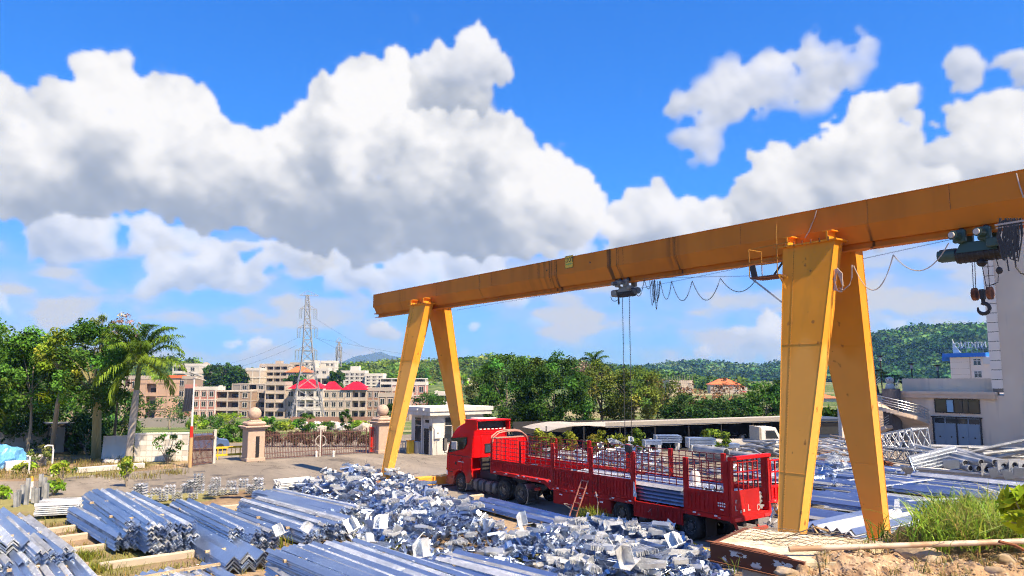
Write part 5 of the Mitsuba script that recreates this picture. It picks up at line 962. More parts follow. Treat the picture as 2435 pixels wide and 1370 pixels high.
# ---- scrap heap of galvanised fittings
def plate_poly(k):
    w, h = R_(.22, .62), R_(.14, .34)
    if k == 0: p = [(0, 0), (w, 0), (w, h * .6), (w * .6, h), (0, h)]
    elif k == 1: p = [(0, 0), (w, h * .1), (w * .9, h), (w * .35, h * 1.15), (0, h * .6)]
    elif k == 2: p = [(0, h * .3), (w * .3, 0), (w, 0), (w, h), (w * .2, h)]
    else: p = [(0, 0), (w, 0), (w, h), (0, h)]
    p = np.array(p) - [w / 2, h / 2]; holes = []
    if R_() < .7:
        for c in ((-.25 * w, 0), (.22 * w, -.08 * h)): holes.append([(c[0] + .028 * math.cos(a), c[1] + .028 * math.sin(a)) for a in np.arange(8) * .785])
    return p, holes, w, h
def f_plate(k, th=.014): p, ho, w, h = plate_poly(k); v, f = prism([tuple(q) for q in p], th, ho); return v - [0, 0, th / 2], f
def f_strips(n=None):                                       # wired packet of flat bars fallen over like books
    n = n or int(R_(7, 13)); L, w, out = R_(.5, 1.15), R_(.09, .2), []
    for i in range(n):
        v = box(-L / 2 * R_(.9, 1.05), L / 2 * R_(.9, 1.05), -w / 2, w / 2, -.011, .011); a = R_(-.10, .10) + .25 * (i / n - .5)
        out.append((rot(v[0], (0, 0, 1), a) + [R_(-.05, .05), 0, i * .052], v[1]))
    return out
def f_bracket():                                            # stiffened foot: base plate, two upright plates, gussets
    s = R_(.22, .42); t = .016; hole = [(.16 * math.cos(a) * s * .4 + .22 * s, .16 * math.sin(a) * s * .4 + .1 * s) for a in np.arange(8) * .785]
    base = prism([(-s / 2, -s / 2), (s / 2, -s / 2), (s / 2, s / 2), (-s / 2, s / 2)], t); up = prism([(-s / 2, 0), (s / 2, 0), (s / 2, s * .7), (s * .2, s * .95), (-s / 2, s * .95)], t, [hole])
    U1 = (np.stack([up[0][:, 0], up[0][:, 2], up[0][:, 1]], -1), up[1]); U2 = (np.stack([up[0][:, 2], up[0][:, 0], up[0][:, 1]], -1), up[1])
    gs = prism([(0, 0), (s * .45, 0), (0, s * .6)], t); g1 = (np.stack([gs[0][:, 0], gs[0][:, 2] + s * .3, gs[0][:, 1]], -1), gs[1])
    return base, U1, U2, g1
def f_channel(): L, w, h, t = R_(.5, 1.2), R_(.1, .2), R_(.06, .12), .012; return cat([box(-L / 2, L / 2, -w / 2, w / 2, 0, t), box(-L / 2, L / 2, -w / 2, -w / 2 + t, t, h), box(-L / 2, L / 2, w / 2 - t, w / 2, t, h)])
def f_angle(): L = R_(.4, 1.0); return angle_bar(L, R_(.1, .2), .014)
GM = ['m_galv_pale', 'm_galv', 'm_galv_pale', 'm_galv_pale']
from shapely.geometry import Point as SPoint
def heap(name, outline, zref, hmax, nfill, nthing, lab, group, seed, big=1.0, falloff=1.6):
    P2 = Polygon([tuple(G(px, py, zref)[:2]) for px, py in outline]).buffer(0); x0, y0, x1, y1 = P2.bounds
    def hgt(x, y): d = min(P2.exterior.distance(SPoint(x, y)) / falloff, 1.0); d = d * d * (3 - 2 * d); return hmax * d * (.45 + .9 * meshkit.fbm(np.array([[x * .55, y * .55, seed]]), 3, seed)[0])
    def pick():
        while True:
            x, y = R_(x0, x1), R_(y0, y1)
            if P2.contains(SPoint(x, y)): return x, y
    fill = []
    for i in range(nfill):
        x, y = pick(); h = hgt(x, y); k = i % 6; m = f_plate(k) if k < 3 else (cat(f_strips(5)) if k == 3 else (f_channel() if k == 4 else f_angle())); fill.append((m[0] * .66 @ rnd_rot(.9) + [x, y, max(.06, h * R_(.2, .85))], m[1]))
    solo(name, cat(fill), 'm_galv', lab, 'scrap heap', kind='stuff')
    for i in range(nthing):
        x, y = pick(); h = hgt(x, y); z = h + R_(.0, .10) + .05; Rm = rnd_rot(.75); c = V(x, y, z); k = i % 10; mt = GM[int(R_(0, 3.99))]; mv = lambda m: (m[0] * big @ Rm + c, m[1])
        if k in (0, 5): solo('steel_plate', mv(f_plate(int(R_(0, 4)))), mt, f'loose galvanised gusset plate lying {group}', 'steel plate', 'loose plates ' + group)
        elif k in (1, 3, 6, 8, 4):
            t = thing('flat_bar_packet', f'packet of flat bars fallen over {group}', 'flat bar packet', 'flat bar packets ' + group); tl = rnd_rot(.3); ax = unit(V(R_(-1, 1), R_(-1, 1), R_(-.1, .2))); Rm2 = np.array([unit(np.cross(V(0, 0, 1), ax) + [.001, 0, 0]), np.cross(ax, unit(np.cross(V(0, 0, 1), ax) + [.001, 0, 0])), ax])
            for m in f_strips(): part(t, 'flat_bar', (m[0] * big @ Rm2 + c, m[1]), mt)
        elif k in (2, 7):
            t = thing('steel_bracket', f'stiffened galvanised bracket lying {group}', 'steel bracket', 'brackets ' + group); Rm = rnd_rot(1.0)
            for nm, m in zip(('base_plate', 'side_plate', 'side_plate', 'gusset'), f_bracket()): part(t, nm, mv(m), mt)
        elif k == 14: solo('steel_channel', mv(f_channel()), mt, f'short steel channel lying {group}', 'steel channel', 'channel pieces ' + group)
        else: solo('angle_piece', mv(f_angle()), mt, f'short angle piece lying {group}', 'angle piece', 'angle pieces ' + group)
heap('scrap_heap', [(650, 1158), (760, 1146), (850, 1134), (990, 1150), (1060, 1176), (1110, 1206), (1195, 1236), (1230, 1290), (1150, 1294), (1060, 1302), (960, 1330), (880, 1312), (826, 1290), (860, 1240), (840, 1206), (780, 1186), (690, 1172)], .3, 1.08, 3200, 300, 'large heap of galvanised fittings in front of the lorry cab', 'on the large heap in front of the lorry', 3, .72)
heap('scrap_heap', [(1150, 1312), (1230, 1270), (1330, 1250), (1400, 1256), (1440, 1244), (1490, 1254), (1570, 1282), (1640, 1284), (1700, 1316), (1745, 1400), (1340, 1400), (1290, 1345), (1200, 1334)], .2, .85, 2200, 230, 'second heap of galvanised fittings beside the trailer wheels', 'on the heap beside the trailer wheels', 6, .78)
heap('scrap_heap', [(1240, 1128), (1270, 1100), (1400, 1092), (1450, 1072), (1520, 1072), (1600, 1112), (1570, 1150), (1400, 1142)], .3, 1.7, 700, 30, 'pale heap of fittings behind the trailer', 'on the pale heap behind the trailer', 9)
heap('scrap_heap', [(1905, 1158), (1920, 1110), (1990, 1090), (2040, 1110), (2050, 1150), (1980, 1165)], .3, 1.3, 200, 24, 'small heap of brackets between the two right crane legs', 'between the right crane legs', 12, 1.15)
heap('scrap_heap', [(1640, 1180 - 60), (1800, 1100), (1850, 1110), (1850, 1150), (1700, 1150)], .1, .3, 60, 6, 'thin scatter of fittings behind the trailer tail', 'behind the trailer tail', 14)
# large individual brackets at the left front of the heap
for px, py, s_, lab in ((668, 1272, 1.5, 'large pale folded bracket beside the weeds, left of the heap'), (722, 1264, 1.4, 'large tilted bracket plate right of the folded one'), (845, 1262, 1.6, 'large upright bracket with bolt holes at the front of the heap, left'), (905, 1256, 1.7, 'large cross shaped bracket with bolt holes at the front of the heap, right'), (880, 1292, 1.3, 'white foot bracket lying below the cross shaped bracket'), (1004, 1322, 1.6, 'big bent bracket in front of the heap near the foreground bundle'), (925, 1200, 1.5, 'long folded bracket on the crest of the heap'), (1060, 1172, 1.3, 'bracket plate beside the lorry front wheel'), (1245, 1250, 1.5, 'triangular bracket between the two heaps'), (1490, 1340, 1.9, 'very large pale plate bracket on the second heap'), (1440, 1262, 1.6, 'mottled bracket on the crest of the second heap'), (1610, 1300, 1.7, 'ribbed bracket at the right end of the second heap')):
    c = G(px, py, .75); s_ *= .85; t = thing('steel_bracket', lab, 'steel bracket'); Rm = rnd_rot(.45)
    for nm, m in zip(('base_plate', 'side_plate', 'side_plate', 'gusset'), f_bracket()): part(t, nm, (m[0] * s_ @ Rm + c, m[1]), 'm_galv_pale')
# tie wires that stick up out of the heaps
for px, py in ((868, 1130), (980, 1150), (1030, 1165), (1352, 1230), (1420, 1225), (1540, 1230), (1600, 1240), (1640, 1245), (1690, 1250)):
    q = G(px, py, .5); solo('tie_wire', tube([q, q + [R_(-.2, .2), R_(-.2, .2), .5], q + [R_(-.5, .5), R_(-.5, .5), R_(.5, 1.0)], q + [R_(-.8, .8), R_(-.8, .8), R_(.2, .9)]], .012), 'm_cable_pale', 'loose pale tie wire curling up from the scrap', 'wire', 'loose tie wires')
# ---- far right yard
for iy, y in enumerate(np.arange(8.4, 24.5, 1.75)):
    for x in np.arange(14.5 + (iy % 3) * .8, 38, 8.3):
        if y < 6 and x < 20: continue
        L = R_(7, 8.4); xx = x + R_(-.6, .6); z = R_(.32, .82); a = R_(-.07, .07)
        if (xx < 22 and 8 < y < 14) and R_() < .35: continue
        bundle(f'flat bundle of angle bars in the {ORD[iy]} row behind the trailer, {ORD[int((x - 14) / 8.2)]} from the left', (xx, y + a * 4 + R_(-.15, .15), z), (xx + L, y - a * 4, z), z, int(R_(5, 7.9)), .16, 'm_galv', 'flat bundles in the far yard', world=True, bat=False, jit=.5, dz=.075, t=.03, zmin=max(.16, z - .25))
for i in range(16):
    q = V(R_(17, 36), R_(8, 22), .74); a = R_(-.5, .5) + (1.2 if i % 2 else -.9); u = V(math.cos(a), math.sin(a), 0); solo('flat_strip', place(box(-1.5, 1.5, -.10, .10, 0, .03), q, u), 'm_galv_pale', 'single pale strip lying across the flat bundles of the far yard', 'steel strip', 'strips across the flat bundles')
bundle('toothed bundle of angle bars near the foot of the far right leg', (1955, 1250), (2160, 1205), .75, 6, .26, 'm_galv', bat=False)
# low wall with hollow poles
rwy, rx0 = 26.4, 20.6; lw = thing('retaining_wall', 'low weathered concrete wall under the hollow poles', 'wall'); part(lw, 'base', box(rx0, 44, rwy, rwy + .3, 0, .62), 'm_sleeper'); part(lw, 'coping', [box(rx0 - .03, 44, rwy - .06, rwy + .34, .62, .74)], 'm_plaster')
for x in np.arange(rx0 + .5, 43, 1.45): part(lw, 'buttress', box(x, x + .18, rwy - .05, rwy - .002, .02, .6), 'm_sleeper')
struct('platform', box(rx0 + .05, 44, rwy + .3, YB - .1, -.2, .55), 'm_concrete')
def pole_(p0, p1, r, lab, m='m_galv_dull', flange=False, grp='hollow steel poles on the low wall'):
    t = thing('steel_pole', lab, 'steel pole', grp); part(t, 'tube', pipe(p0, p1, r, r * .78, 8), m); part(t, 'bore', cyl(p1 - unit(p1 - p0) * .05, p1 - unit(p1 - p0) * .04, r * .8, 8), 'm_black')
    if flange: d_, s_, u_ = frame(p1 - p0); q = p1 + d_ * .02; part(t, 'flange_plate', [(lambda m: place(m, q, s_, z=d_))(prism([(-.36, -.36), (.36, -.36), (.36, .36), (-.36, .36)], .03, [[(r * .85 * math.cos(a), r * .85 * math.sin(a)) for a in np.arange(10) * .628]]))], m)
for i, (px, py, fl) in enumerate(((2335, 1099, 0), (2328, 1115, 0), (2345, 1116, 1), (2388, 1108, 1), (2412, 1106, 1), (2434, 1110, 1), (2310, 1116, 0), (2296, 1101, 0), (2365, 1100, 0))):
    e = GY(px, py, rwy + .05); z = max(e[2], .95); e = V(e[0], rwy - .05 + .1 * (i % 3), z); pole_(e + V(-4.2 + R_(-1.2, 1.2), 3.6 + R_(-.5, .5), R_(.1, .5)), e, .2, f'{ORD[i]} of the hollow steel poles with open ends resting on the low wall', flange=bool(fl))
for i in range(14):
    px, py = R_(2270, 2430), R_(1062, 1092); q = GY(px, py, rwy + 4 + R_(0, 3)); q[2] = max(q[2], .8); u = V(.75, R_(.3, .9), R_(-.05, .25)); solo('steel_pole', cyl(q - unit(u) * 2.2, q + unit(u) * 1.8, .11, 8), 'm_galv_dull', 'slim pale pole lying in the pile behind the hollow poles', 'steel pole', 'slim poles behind the low wall')
for px, py in ((2372, 1122), (2405, 1126), (2432, 1124), (2262, 1104)): q = GY(px, py, rwy - .1); solo('steel_plate', place(box(-.42, .42, -.02, .02, -.3, .3), q, V(.9, .3, R_(-.3, .3)), y=V(-.2, 1, .35)), 'm_galv', 'square blue grey end plate leaning on the low wall', 'steel plate', 'end plates on the low wall')
# box girder piece with louvre slats
q = GY(2215, 1092, rwy + 1.0); bp = thing('steel_box', 'grey steel box section with ribbed top lying on the low wall', 'steel box'); Rb = np.array([unit(V(.80, .5, .28)), unit(V(-.5, .85, 0)), unit(np.cross(V(.80, .5, .28), V(-.5, .85, 0)))])
pb = lambda m: (m[0] @ Rb + q, m[1])
part(bp, 'body', pb(box(-1.2, 1.4, -.55, .55, -.55, .35)), 'm_galv_dull'); part(bp, 'end_plate', pb(box(-1.26, -1.2, -.66, .66, -.7, .5)), 'm_galv'); part(bp, 'opening', pb(box(-1.28, -1.262, -.2, .2, -.1, .25)), 'm_black')
for x in np.linspace(-.5, .5, 5): part(bp, 'rib', pb(box(-1.15, 1.5, x - .05, x + .05, .352, .46)), 'm_galv_pale')
for z in (-.4, -.2, 0, .2): part(bp, 'side_rib', pb(box(-1.15, 1.5, -.64, -.552, z - .03, z + .04)), 'm_galv_pale')
part(bp, 'foot_plate', pb(box(-1.2, -.2, -.7, -.6, -1.0, -.56)), 'm_galv')
# lattice mast lying on its side
a0, a1 = GY(2092, 1060, 31), GY(2192, 1058, 29.5); lt = thing('lattice_mast', 'galvanised lattice mast section lying in front of the factory wall', 'lattice mast')
def lattice(t, a, b, w0, w1, n, r, m, up=V(0, 0, 1)):
    d = unit(b - a); s = unit(np.cross(d, up)); u = np.cross(s, d); cor = lambda i, q: a + (b - a) * q + (s * (1 if i in (0, 1) else -1) + u * (1 if i in (0, 3) else -1)) * (w0 + (w1 - w0) * q) / 2
    for i in range(4): part(t, 'chord', beam(cor(i, 0), cor(i, 1), r * 2, r * 2), m)
    for k in range(n + 1):
        for i in range(4):
            j = (i + 1) % 4
            if k < n: part(t, 'brace', beam(cor(i, k / n), cor(j, (k + 1) / n), r, r), m); part(t, 'brace', beam(cor(j, k / n), cor(i, (k + 1) / n), r, r), m)
            if k % 2 == 0: part(t, 'strut', beam(cor(i, k / n), cor(j, k / n), r, r), m)
lattice(lt, a0 + [0, 0, .3], a1 + [0, 0, .45], .9, 1.3, 6, .045, 'm_galv_pale')
lt = thing('lattice_mast', 'second lattice mast half buried under the first one', 'lattice mast'); lattice(lt, GY(2085, 1082, 29) + [0, 0, .2], GY(2225, 1100, 27.6) + [0, 0, .2], .8, .9, 7, .04, 'm_galv_dull')
# tangled thin poles behind the legs
for i in range(60):
    px, py = R_(1925, 2080), R_(1045, 1098); q = GD(px, py, R_(50, 58)); q[2] = max(q[2], .25); a = R_(-.6, .6); u = V(math.cos(a) * .9, math.sin(a), R_(-.18, .2)); L = R_(1.2, 2.6); pts = [q - unit(u) * L, q + V(0, 0, R_(-.05, .25)), q + unit(u) * L + V(0, 0, R_(-.3, .1))]; pts = [np.maximum(p, [-1e9, -1e9, .1]) for p in pts]
    solo('bent_tube', tube(np.array([pts[0], (pts[0] + pts[1]) / 2 + [0, 0, .05], pts[1], (pts[1] + pts[2]) / 2, pts[2]]), R_(.04, .07), 6), ['m_galv_dull', 'm_galv_pale', 'm_tan2'][int(R_(0, 2.99))], 'bent thin tube in the tangled pile behind the right crane legs', 'tube', 'tangled tubes behind the right legs')
mat('m_tan2', (.38, .30, .24), .7)
solo('brown_heap', [(lambda v: (v * (.7 + .6 * meshkit.fbm(v * 2, 3, 4)[:, None]) * [5, 2.2, .8] + GD(2000, 1092, 55) * [1, 1, 0], ball((0, 0, 0), 1, 14)[1]))(ball((0, 0, 0), 1, 14)[0])], 'm_rust', 'low rusty brown heap under the tangled tubes', 'rusty heap')
for px, py, L, r, lab in ((1735, 1080, 6, .26, 'thick grey pole lying behind the trailer tail, upper one'), (1760, 1096, 6.5, .24, 'thick grey pole lying behind the trailer tail, lower one'), (1690, 1072, 3.0, .3, 'short thick pole end behind the trailer tail')):
    q = GD(px, py, 50); q[2] = max(q[2], r); solo('steel_pole', pipe(q - unit(V(.95, -.2, 0)) * L / 2, q + unit(V(.95, -.2, 0)) * L / 2, r, r * .85, 12), 'm_galv_dull', lab, 'steel pole', smooth=40)
for i in range(12): q = GD(R_(1785, 1850), R_(1052, 1080), R_(55, 60)); q[2] = max(q[2], .3); u = unit(V(.8, R_(-.5, .2), R_(-.1, .35))); solo('steel_pole', tube([q - u * 2, q + [0, 0, .2], q + u * 2], .1, 7), 'm_galv_dull', 'slim grey pole in the pile left of the near right leg', 'steel pole', 'slim poles left of the right leg')
def crossarm(px0, px1, py0, py1, d, lab):
    a, b = GD(px0, py1, d), GD(px1, py1, d); h = GD(px0, py0, d)[2] - a[2]; u = unit(V(*(b - a)[:2], 0)); L = np.linalg.norm((b - a)[:2]); t = thing('cross_arm_rack', lab, 'steel rack', 'blue grey steel frames behind the trailer'); a = V(a[0], a[1], max(.05, a[2])); pl = lambda m: place(m, a, u)
    for i in range(4):
        for z in (h * .55, h * .7, h * .85): part(t, 'channel', pl(box(0, L, i * .3, i * .3 + .22, z, z + .1)), 'm_galv')
    part(t, 'end_plate', pl(box(-.04, 0, -.1, 1.2, h * .35, h)), 'm_galv_pale')
    for x in (.15, L - .3): part(t, 'leg', pl(box(x, x + .16, 0, .16, 0, h * .55)), 'm_galv_pale'); part(t, 'leg', pl(box(x, x + .16, .9, 1.06, 0, h * .55)), 'm_galv_pale')
    part(t, 'top_plate', pl(box(.05, L - .05, -.05, 1.15, h * .96, h)), 'm_galv')
crossarm(1563, 1622, 1036, 1075, 56, 'blue grey steel frame behind the trailer, tallest'); crossarm(1535, 1575, 1048, 1070, 54, 'blue grey steel frame left of the tallest one'); crossarm(1640, 1704, 1042, 1078, 55, 'blue grey steel frame right of the tallest one'); crossarm(1715, 1760, 1056, 1076, 57, 'small blue grey frame beside the white lorry')
# parked lorries
def small_truck(px, py, d, u, col, lab, flat=True):
    o = GD(px, py, d) * [1, 1, 0]; t = thing('parked_truck', lab, 'truck'); pl = lambda m: place(m, o, u)
    def pz(poly, a, b): v, f = prism(poly, b - a); return pl((np.stack([v[:, 0], a + v[:, 2], v[:, 1]], -1), f))
    part(t, 'cab', [pz([(0, .5), (0, 2.35), (1.2, 2.35), (1.62, 1.5), (1.7, .5)], -1.0, 1.0)], col); part(t, 'side_window', pz([(.35, 1.45), (.35, 2.1), (1.1, 2.1), (1.42, 1.45)], -1.012, 1.012), 'm_window'); part(t, 'windscreen', pl(hull([(1.24, -.85, 2.25), (1.24, .85, 2.25), (1.62, -.9, 1.55), (1.62, .9, 1.55), (1.2, 0, 1.7)])), 'm_window')
    part(t, 'rear_window', pl(box(-.012, 0, -.6, .6, 1.5, 2.1)), 'm_window')
    if flat: part(t, 'load_bed', pl(box(-4.6, -.1, -1.05, 1.05, .75, .9)), 'm_galv_dull'); part(t, 'side_rail', [pl(box(-4.6, -.1, y, y + .05, .9, 1.3)) for y in (-1.05, 1.0)], 'm_offwhite'); part(t, 'headboard', pl(box(-.18, -.1, -1.05, 1.05, .9, 2.4)), 'm_sleeper')
    part(t, 'bumper', pl(box(1.6, 1.76, -1, 1, .4, .65)), 'm_dark')
    for x in ((1.0, -3.4) if flat else (1.0,)):
        for y in (-.98, .74): part(t, 'wheel', pl(cyl((x, y, .42), (x, y + .24, .42), .42, 18)), 'm_tyre')
small_truck(1800, 1058, 62, unit(V(.55, .83, 0)), 'm_white', 'small white flatbed lorry parked at the right end of the shed')
mat('m_navycab', (.035, .055, .10), .35, .2); o = GD(1972, 1040, 62) * [1, 1, 0]; t = thing('parked_truck', 'dark navy lorry facing us between the right crane legs', 'truck'); u = unit(-BEAR + .15 * SIDE); pl = lambda m: place(m, o, u)
part(t, 'cab', [pl(cbox(-2, 0, -1.2, 1.2, .5, 3.1, .12))], 'm_navycab'); part(t, 'windscreen', pl(box(0, .03, -1.0, 1.0, 1.75, 2.65)), 'm_window'); part(t, 'grille', pl(box(0, .03, -.7, .7, .8, 1.5)), 'm_dark'); part(t, 'bumper', pl(cbox(-.2, .15, -1.2, 1.2, .4, .8, .05)), 'm_galv_dull'); part(t, 'sun_visor', pl(box(0, .3, -1.1, 1.1, 2.75, 2.82)), 'm_dark')
for y in (-1, 1): part(t, 'headlight', pl(cbox(-.02, .05, y - .18, y + .18, .95, 1.2, .02)), 'm_reflector'); part(t, 'wheel', pl(cyl((-.9, y - .12, .5), (-.9, y + .12, .5), .5, 18)), 'm_tyre'); part(t, 'mirror', pl(cbox(.05, .15, y * 1.35 - .1, y * 1.35 + .1, 1.9, 2.6, .03)), 'm_dark')
q = GD(2000, 1015, 60); solo('white_post', box(q[0] - .15, q[0] + .15, q[1] - .15, q[1] + .15, 0, 4.2), 'm_offwhite', 'pale square column right of the navy lorry', 'column')

yl0, yl1 = G(1596, 1268), G(1720, 1325); struct('road_marking', beam(yl0 + V(0, 0, .0085), yl1 + V(0, 0, .0085), .14, .003), 'm_yellow')


# ------------------------------------------------------------------ trees, plants, grass
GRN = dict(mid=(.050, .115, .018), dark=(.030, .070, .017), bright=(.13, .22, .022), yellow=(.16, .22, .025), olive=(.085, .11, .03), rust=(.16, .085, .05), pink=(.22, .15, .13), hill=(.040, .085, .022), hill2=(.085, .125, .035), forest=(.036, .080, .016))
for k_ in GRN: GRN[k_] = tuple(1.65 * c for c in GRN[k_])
def leaves(c, rad, n, size, col, var=.35, up=.35, seed=None, aspect=2.0):
    """n folded leaf faces scattered in a lump: centres c (m,3), radii rad (m,); returns mesh and vertex colours."""
    c = np.atleast_2d(c); k = RNG.integers(0, len(c), n); d = RNG.standard_normal((n, 3)); d /= np.linalg.norm(d, axis=1, keepdims=True); rr = RNG.random(n) ** .45
    rad = np.broadcast_to(np.asarray(rad, float).reshape(len(np.atleast_1d(rad)), -1), (len(c), 3)) if np.ndim(rad) else np.full((len(c), 3), rad)
    d[:, 2] = np.where(RNG.random(n) < .6, np.abs(d[:, 2]), d[:, 2]); p = c[k] + d * rr[:, None] * rad[k]
    nrm = d * .6 + RNG.standard_normal((n, 3)) * .6 + [0, 0, up]; nrm /= np.linalg.norm(nrm, axis=1, keepdims=True)
    t = np.cross(nrm, RNG.standard_normal((n, 3))); t /= np.linalg.norm(t, axis=1, keepdims=True) + 1e-9; b = np.cross(nrm, t)
    s = size * (.6 + .8 * RNG.random(n))[:, None]; w = s / aspect
    v = np.stack([p - t * s * .5, p + b * w * .5 + nrm * w * .12, p + t * s * .5, p - b * w * .5 + nrm * w * .12], 1).reshape(-1, 3); i = np.arange(n)[:, None] * 4
    f = np.vstack([i + [0, 1, 2], i + [0, 2, 3]])
    ck = np.asarray(col)[None] * np.exp(var * RNG.standard_normal((len(c), 1))) * np.exp(.10 * RNG.standard_normal((len(c), 3)))
    cl = ck[k] * np.exp(.16 * RNG.standard_normal((n, 1))); return (v, f), np.repeat(np.clip(cl, .004, .6), 4, 0)
def lump(c, rx, ry, rz, n, low=-.92):                       # clump centres through an ellipsoid, denser near its skin, uneven
    d = RNG.standard_normal((n * 3, 3)); d /= np.linalg.norm(d, axis=1, keepdims=True); d = d[d[:, 2] > low][:n]
    r = (.55 + .45 * RNG.random(len(d)) ** .5) * (.75 + .5 * meshkit.fbm(d * 1.6 + np.asarray(c) * .1, 3, 5)); return np.asarray(c) + d * r[:, None] * [rx, ry, rz]
def join(parts_):
    return cat([m for m, c in parts_]), np.vstack([c for m, c in parts_])
mat('m_bark', (.30, .26, .20), .9); mat('m_barkgreen', (.25, .24, .12), .9); mat('m_barkdark', (.09, .07, .05), .9)
def px2m(w, d): return w / 1772.0 * d
def tree(lab, cx, top, hw, bot, d, col, n=2600, size=.26, trunk=None, group=None, sparse=1.0, clump=.30, nc=46, name='tree', bark='m_bark', var=.35, extra=None):
    c = GD(cx, (top + bot) / 2, d); rx = px2m(hw, d); rz = px2m((bot - top) / 2, d); t = thing(name, lab, 'tree', group)
    base = V(c[0], c[1], terrain(*camxy(c[0], c[1]))) if trunk is None else trunk[0]
    tp = c - [0, 0, rz * .3]; r0 = max(.10, rx * .05) if trunk is None else trunk[1]
    mid = (base + tp) / 2 + [R_(-.2, .2), R_(-.2, .2), 0] if trunk is None or len(trunk) < 3 else trunk[2]
    tr = [tube([base, mid, tp, c + [0, 0, rz * .5]], [r0, r0 * .8, r0 * .5, r0 * .15], 8)]
    cl = lump(c, rx, rx * .9, rz, nc)
    for q in cl[:12]: tr.append(tube([mid + (tp - mid) * R_(.3, 1), (tp + q) / 2 + [0, 0, .15], q], [r0 * .35, r0 * .22, .02], 5))
    part(t, 'trunk', tr, bark)
    ps = [leaves(cl, rx * clump, int(n * sparse), size, GRN[col] if isinstance(col, str) else col, var)]
    if extra: ps += [leaves(*e) for e in extra]
    m, vc = join(ps); part(t, 'crown', m, 'm_leaf', color=vc); return t
mk = lambda px, py, d: GD(px, py, d)
# left verge
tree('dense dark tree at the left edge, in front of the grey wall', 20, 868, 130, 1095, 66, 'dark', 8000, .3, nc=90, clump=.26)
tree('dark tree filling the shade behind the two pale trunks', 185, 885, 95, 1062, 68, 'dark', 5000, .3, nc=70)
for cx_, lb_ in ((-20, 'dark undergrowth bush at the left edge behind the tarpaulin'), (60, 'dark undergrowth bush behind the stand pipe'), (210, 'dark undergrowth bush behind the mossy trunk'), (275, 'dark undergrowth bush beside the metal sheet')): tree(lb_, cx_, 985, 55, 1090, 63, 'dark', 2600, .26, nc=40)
tree('low dark tree between the green trunk and the palm', 285, 925, 62, 1050, 66, 'dark', 3000, .28)
tree('broad green tree cut by the left edge', -10, 765, 84, 1030, 60, 'mid', 11000, .27, nc=110)
tree('full green tree second from the left edge', 78, 790, 72, 1000, 59, 'mid', 10500, .26, nc=100, var=.4)
b0 = G(122, 1087); tree('slender yellow green young tree with bright tuft low on its trunk', 152, 782, 62, 925, 57.5, 'yellow', 3600, .26, trunk=(b0, .2, GD(137, 960, 57.5)), nc=36, var=.4, extra=[(lump(GD(140, 945, 57.2), 1.1, 1.1, .5, 8), .45, 420, .24, (.22, .34, .02))])
b0 = G(228, 1090); tree('green tree with mossy trunk between young tree and palm', 222, 772, 84, 985, 57, 'mid', 10000, .26, trunk=(b0, .36, GD(232, 950, 57)), nc=60, bark='m_barkgreen', var=.45)
tree('thin topped tree with sparse reddish twigs behind the mossy trunk', 285, 746, 52, 880, 61, 'pink', 1100, .2, nc=40, sparse=1, clump=.22, bark='m_barkdark')
tree('sparse green treetop left of the palm crown', 245, 750, 50, 860, 60, 'olive', 1600, .22, nc=34, clump=.22)
def palm(lab, base, top, r, nf, L, seed, scale=1.0, col=(.06, .13, .02), col2=(.17, .24, .03)):
    t = thing('palm_tree', lab, 'palm'); base, top = np.asarray(base), np.asarray(top); h = top - base
    part(t, 'trunk', [tube([base, base + h * .15, base + h * .5, base + h * .72], [r * 1.1, r * .95, r * 1.08, r * .8], 14)], 'm_palmtrunk', smooth=True)
    part(t, 'crownshaft', [tube([base + h * .72, base + h * .85, top], [r * .82, r * .75, r * .4], 12)], 'm_palmgreen', smooth=True)
    for i in range(nf):
        a = i * 2.399 + R_(-.2, .2); e = R_(1.5, 1.15) if i < nf * .4 else (R_(.6, 1.1) if i < nf * .7 else R_(-.7, .3)); Lf = L * R_(.85, 1.1); n = 22; s = np.linspace(0, 1, n)
        el = e - s ** 1.8 * (1.0 + .35 * (e > .5)) * R_(.75, 1.2); dr_ = np.stack([np.cos(el) * math.cos(a), np.cos(el) * math.sin(a), np.sin(el)], 1); p = top + np.cumsum(dr_, 0) * Lf / n
        side = V(-math.sin(a), math.cos(a), 0); ps, cs = [tube(p, np.linspace(.045, .008, n) * scale, 4)], []
        cs.append(np.tile([.14, .17, .03], (len(ps[0][0]), 1)))
        q = np.repeat(np.linspace(.10, .99, 46), 2); k = len(q); pos = np.stack([np.interp(q, s, p[:, j]) for j in range(3)], 1); dd = np.stack([np.interp(q, s, dr_[:, j]) for j in range(3)], 1); sg = np.where(np.arange(k) % 2, 1, -1)[:, None]
        ll = (1.15 * scale * np.sin(np.pi * (.12 + .8 * q)) * (.85 + .3 * RNG.random(k)))[:, None]
        d1 = side * sg * .75 + dd * .45 + RNG.standard_normal((k, 3)) * .12 + [0, 0, .1]; d1 /= np.linalg.norm(d1, axis=1, keepdims=True)
        m_ = pos + d1 * ll * .5; e_ = m_ + (d1 * .6 + [0, 0, -.75]) * ll * .55; w = np.cross(d1, [0, 0, 1.0]); w = w / (np.linalg.norm(w, axis=1, keepdims=True) + 1e-6) * .042 * scale
        v = np.stack([pos - w * .6, pos + w * .6, m_ + w, m_ - w, e_], 1).reshape(-1, 3); b = np.arange(k)[:, None] * 5; f = np.vstack([b + [0, 1, 2], b + [0, 2, 3], b + [3, 2, 4]])
        mixc = np.clip((i / nf) * 1.2 - .1 + R_(-.2, .2), 0, 1); cc = (np.array(col) * (1 - mixc) + np.array(col2) * mixc)[None] * np.exp(.2 * RNG.standard_normal((k, 1))); ps.append((v, f)); cs.append(np.repeat(cc, 5, 0))
        part(t, 'frond', cat(ps), 'm_leaf', color=np.vstack(cs))
    return t
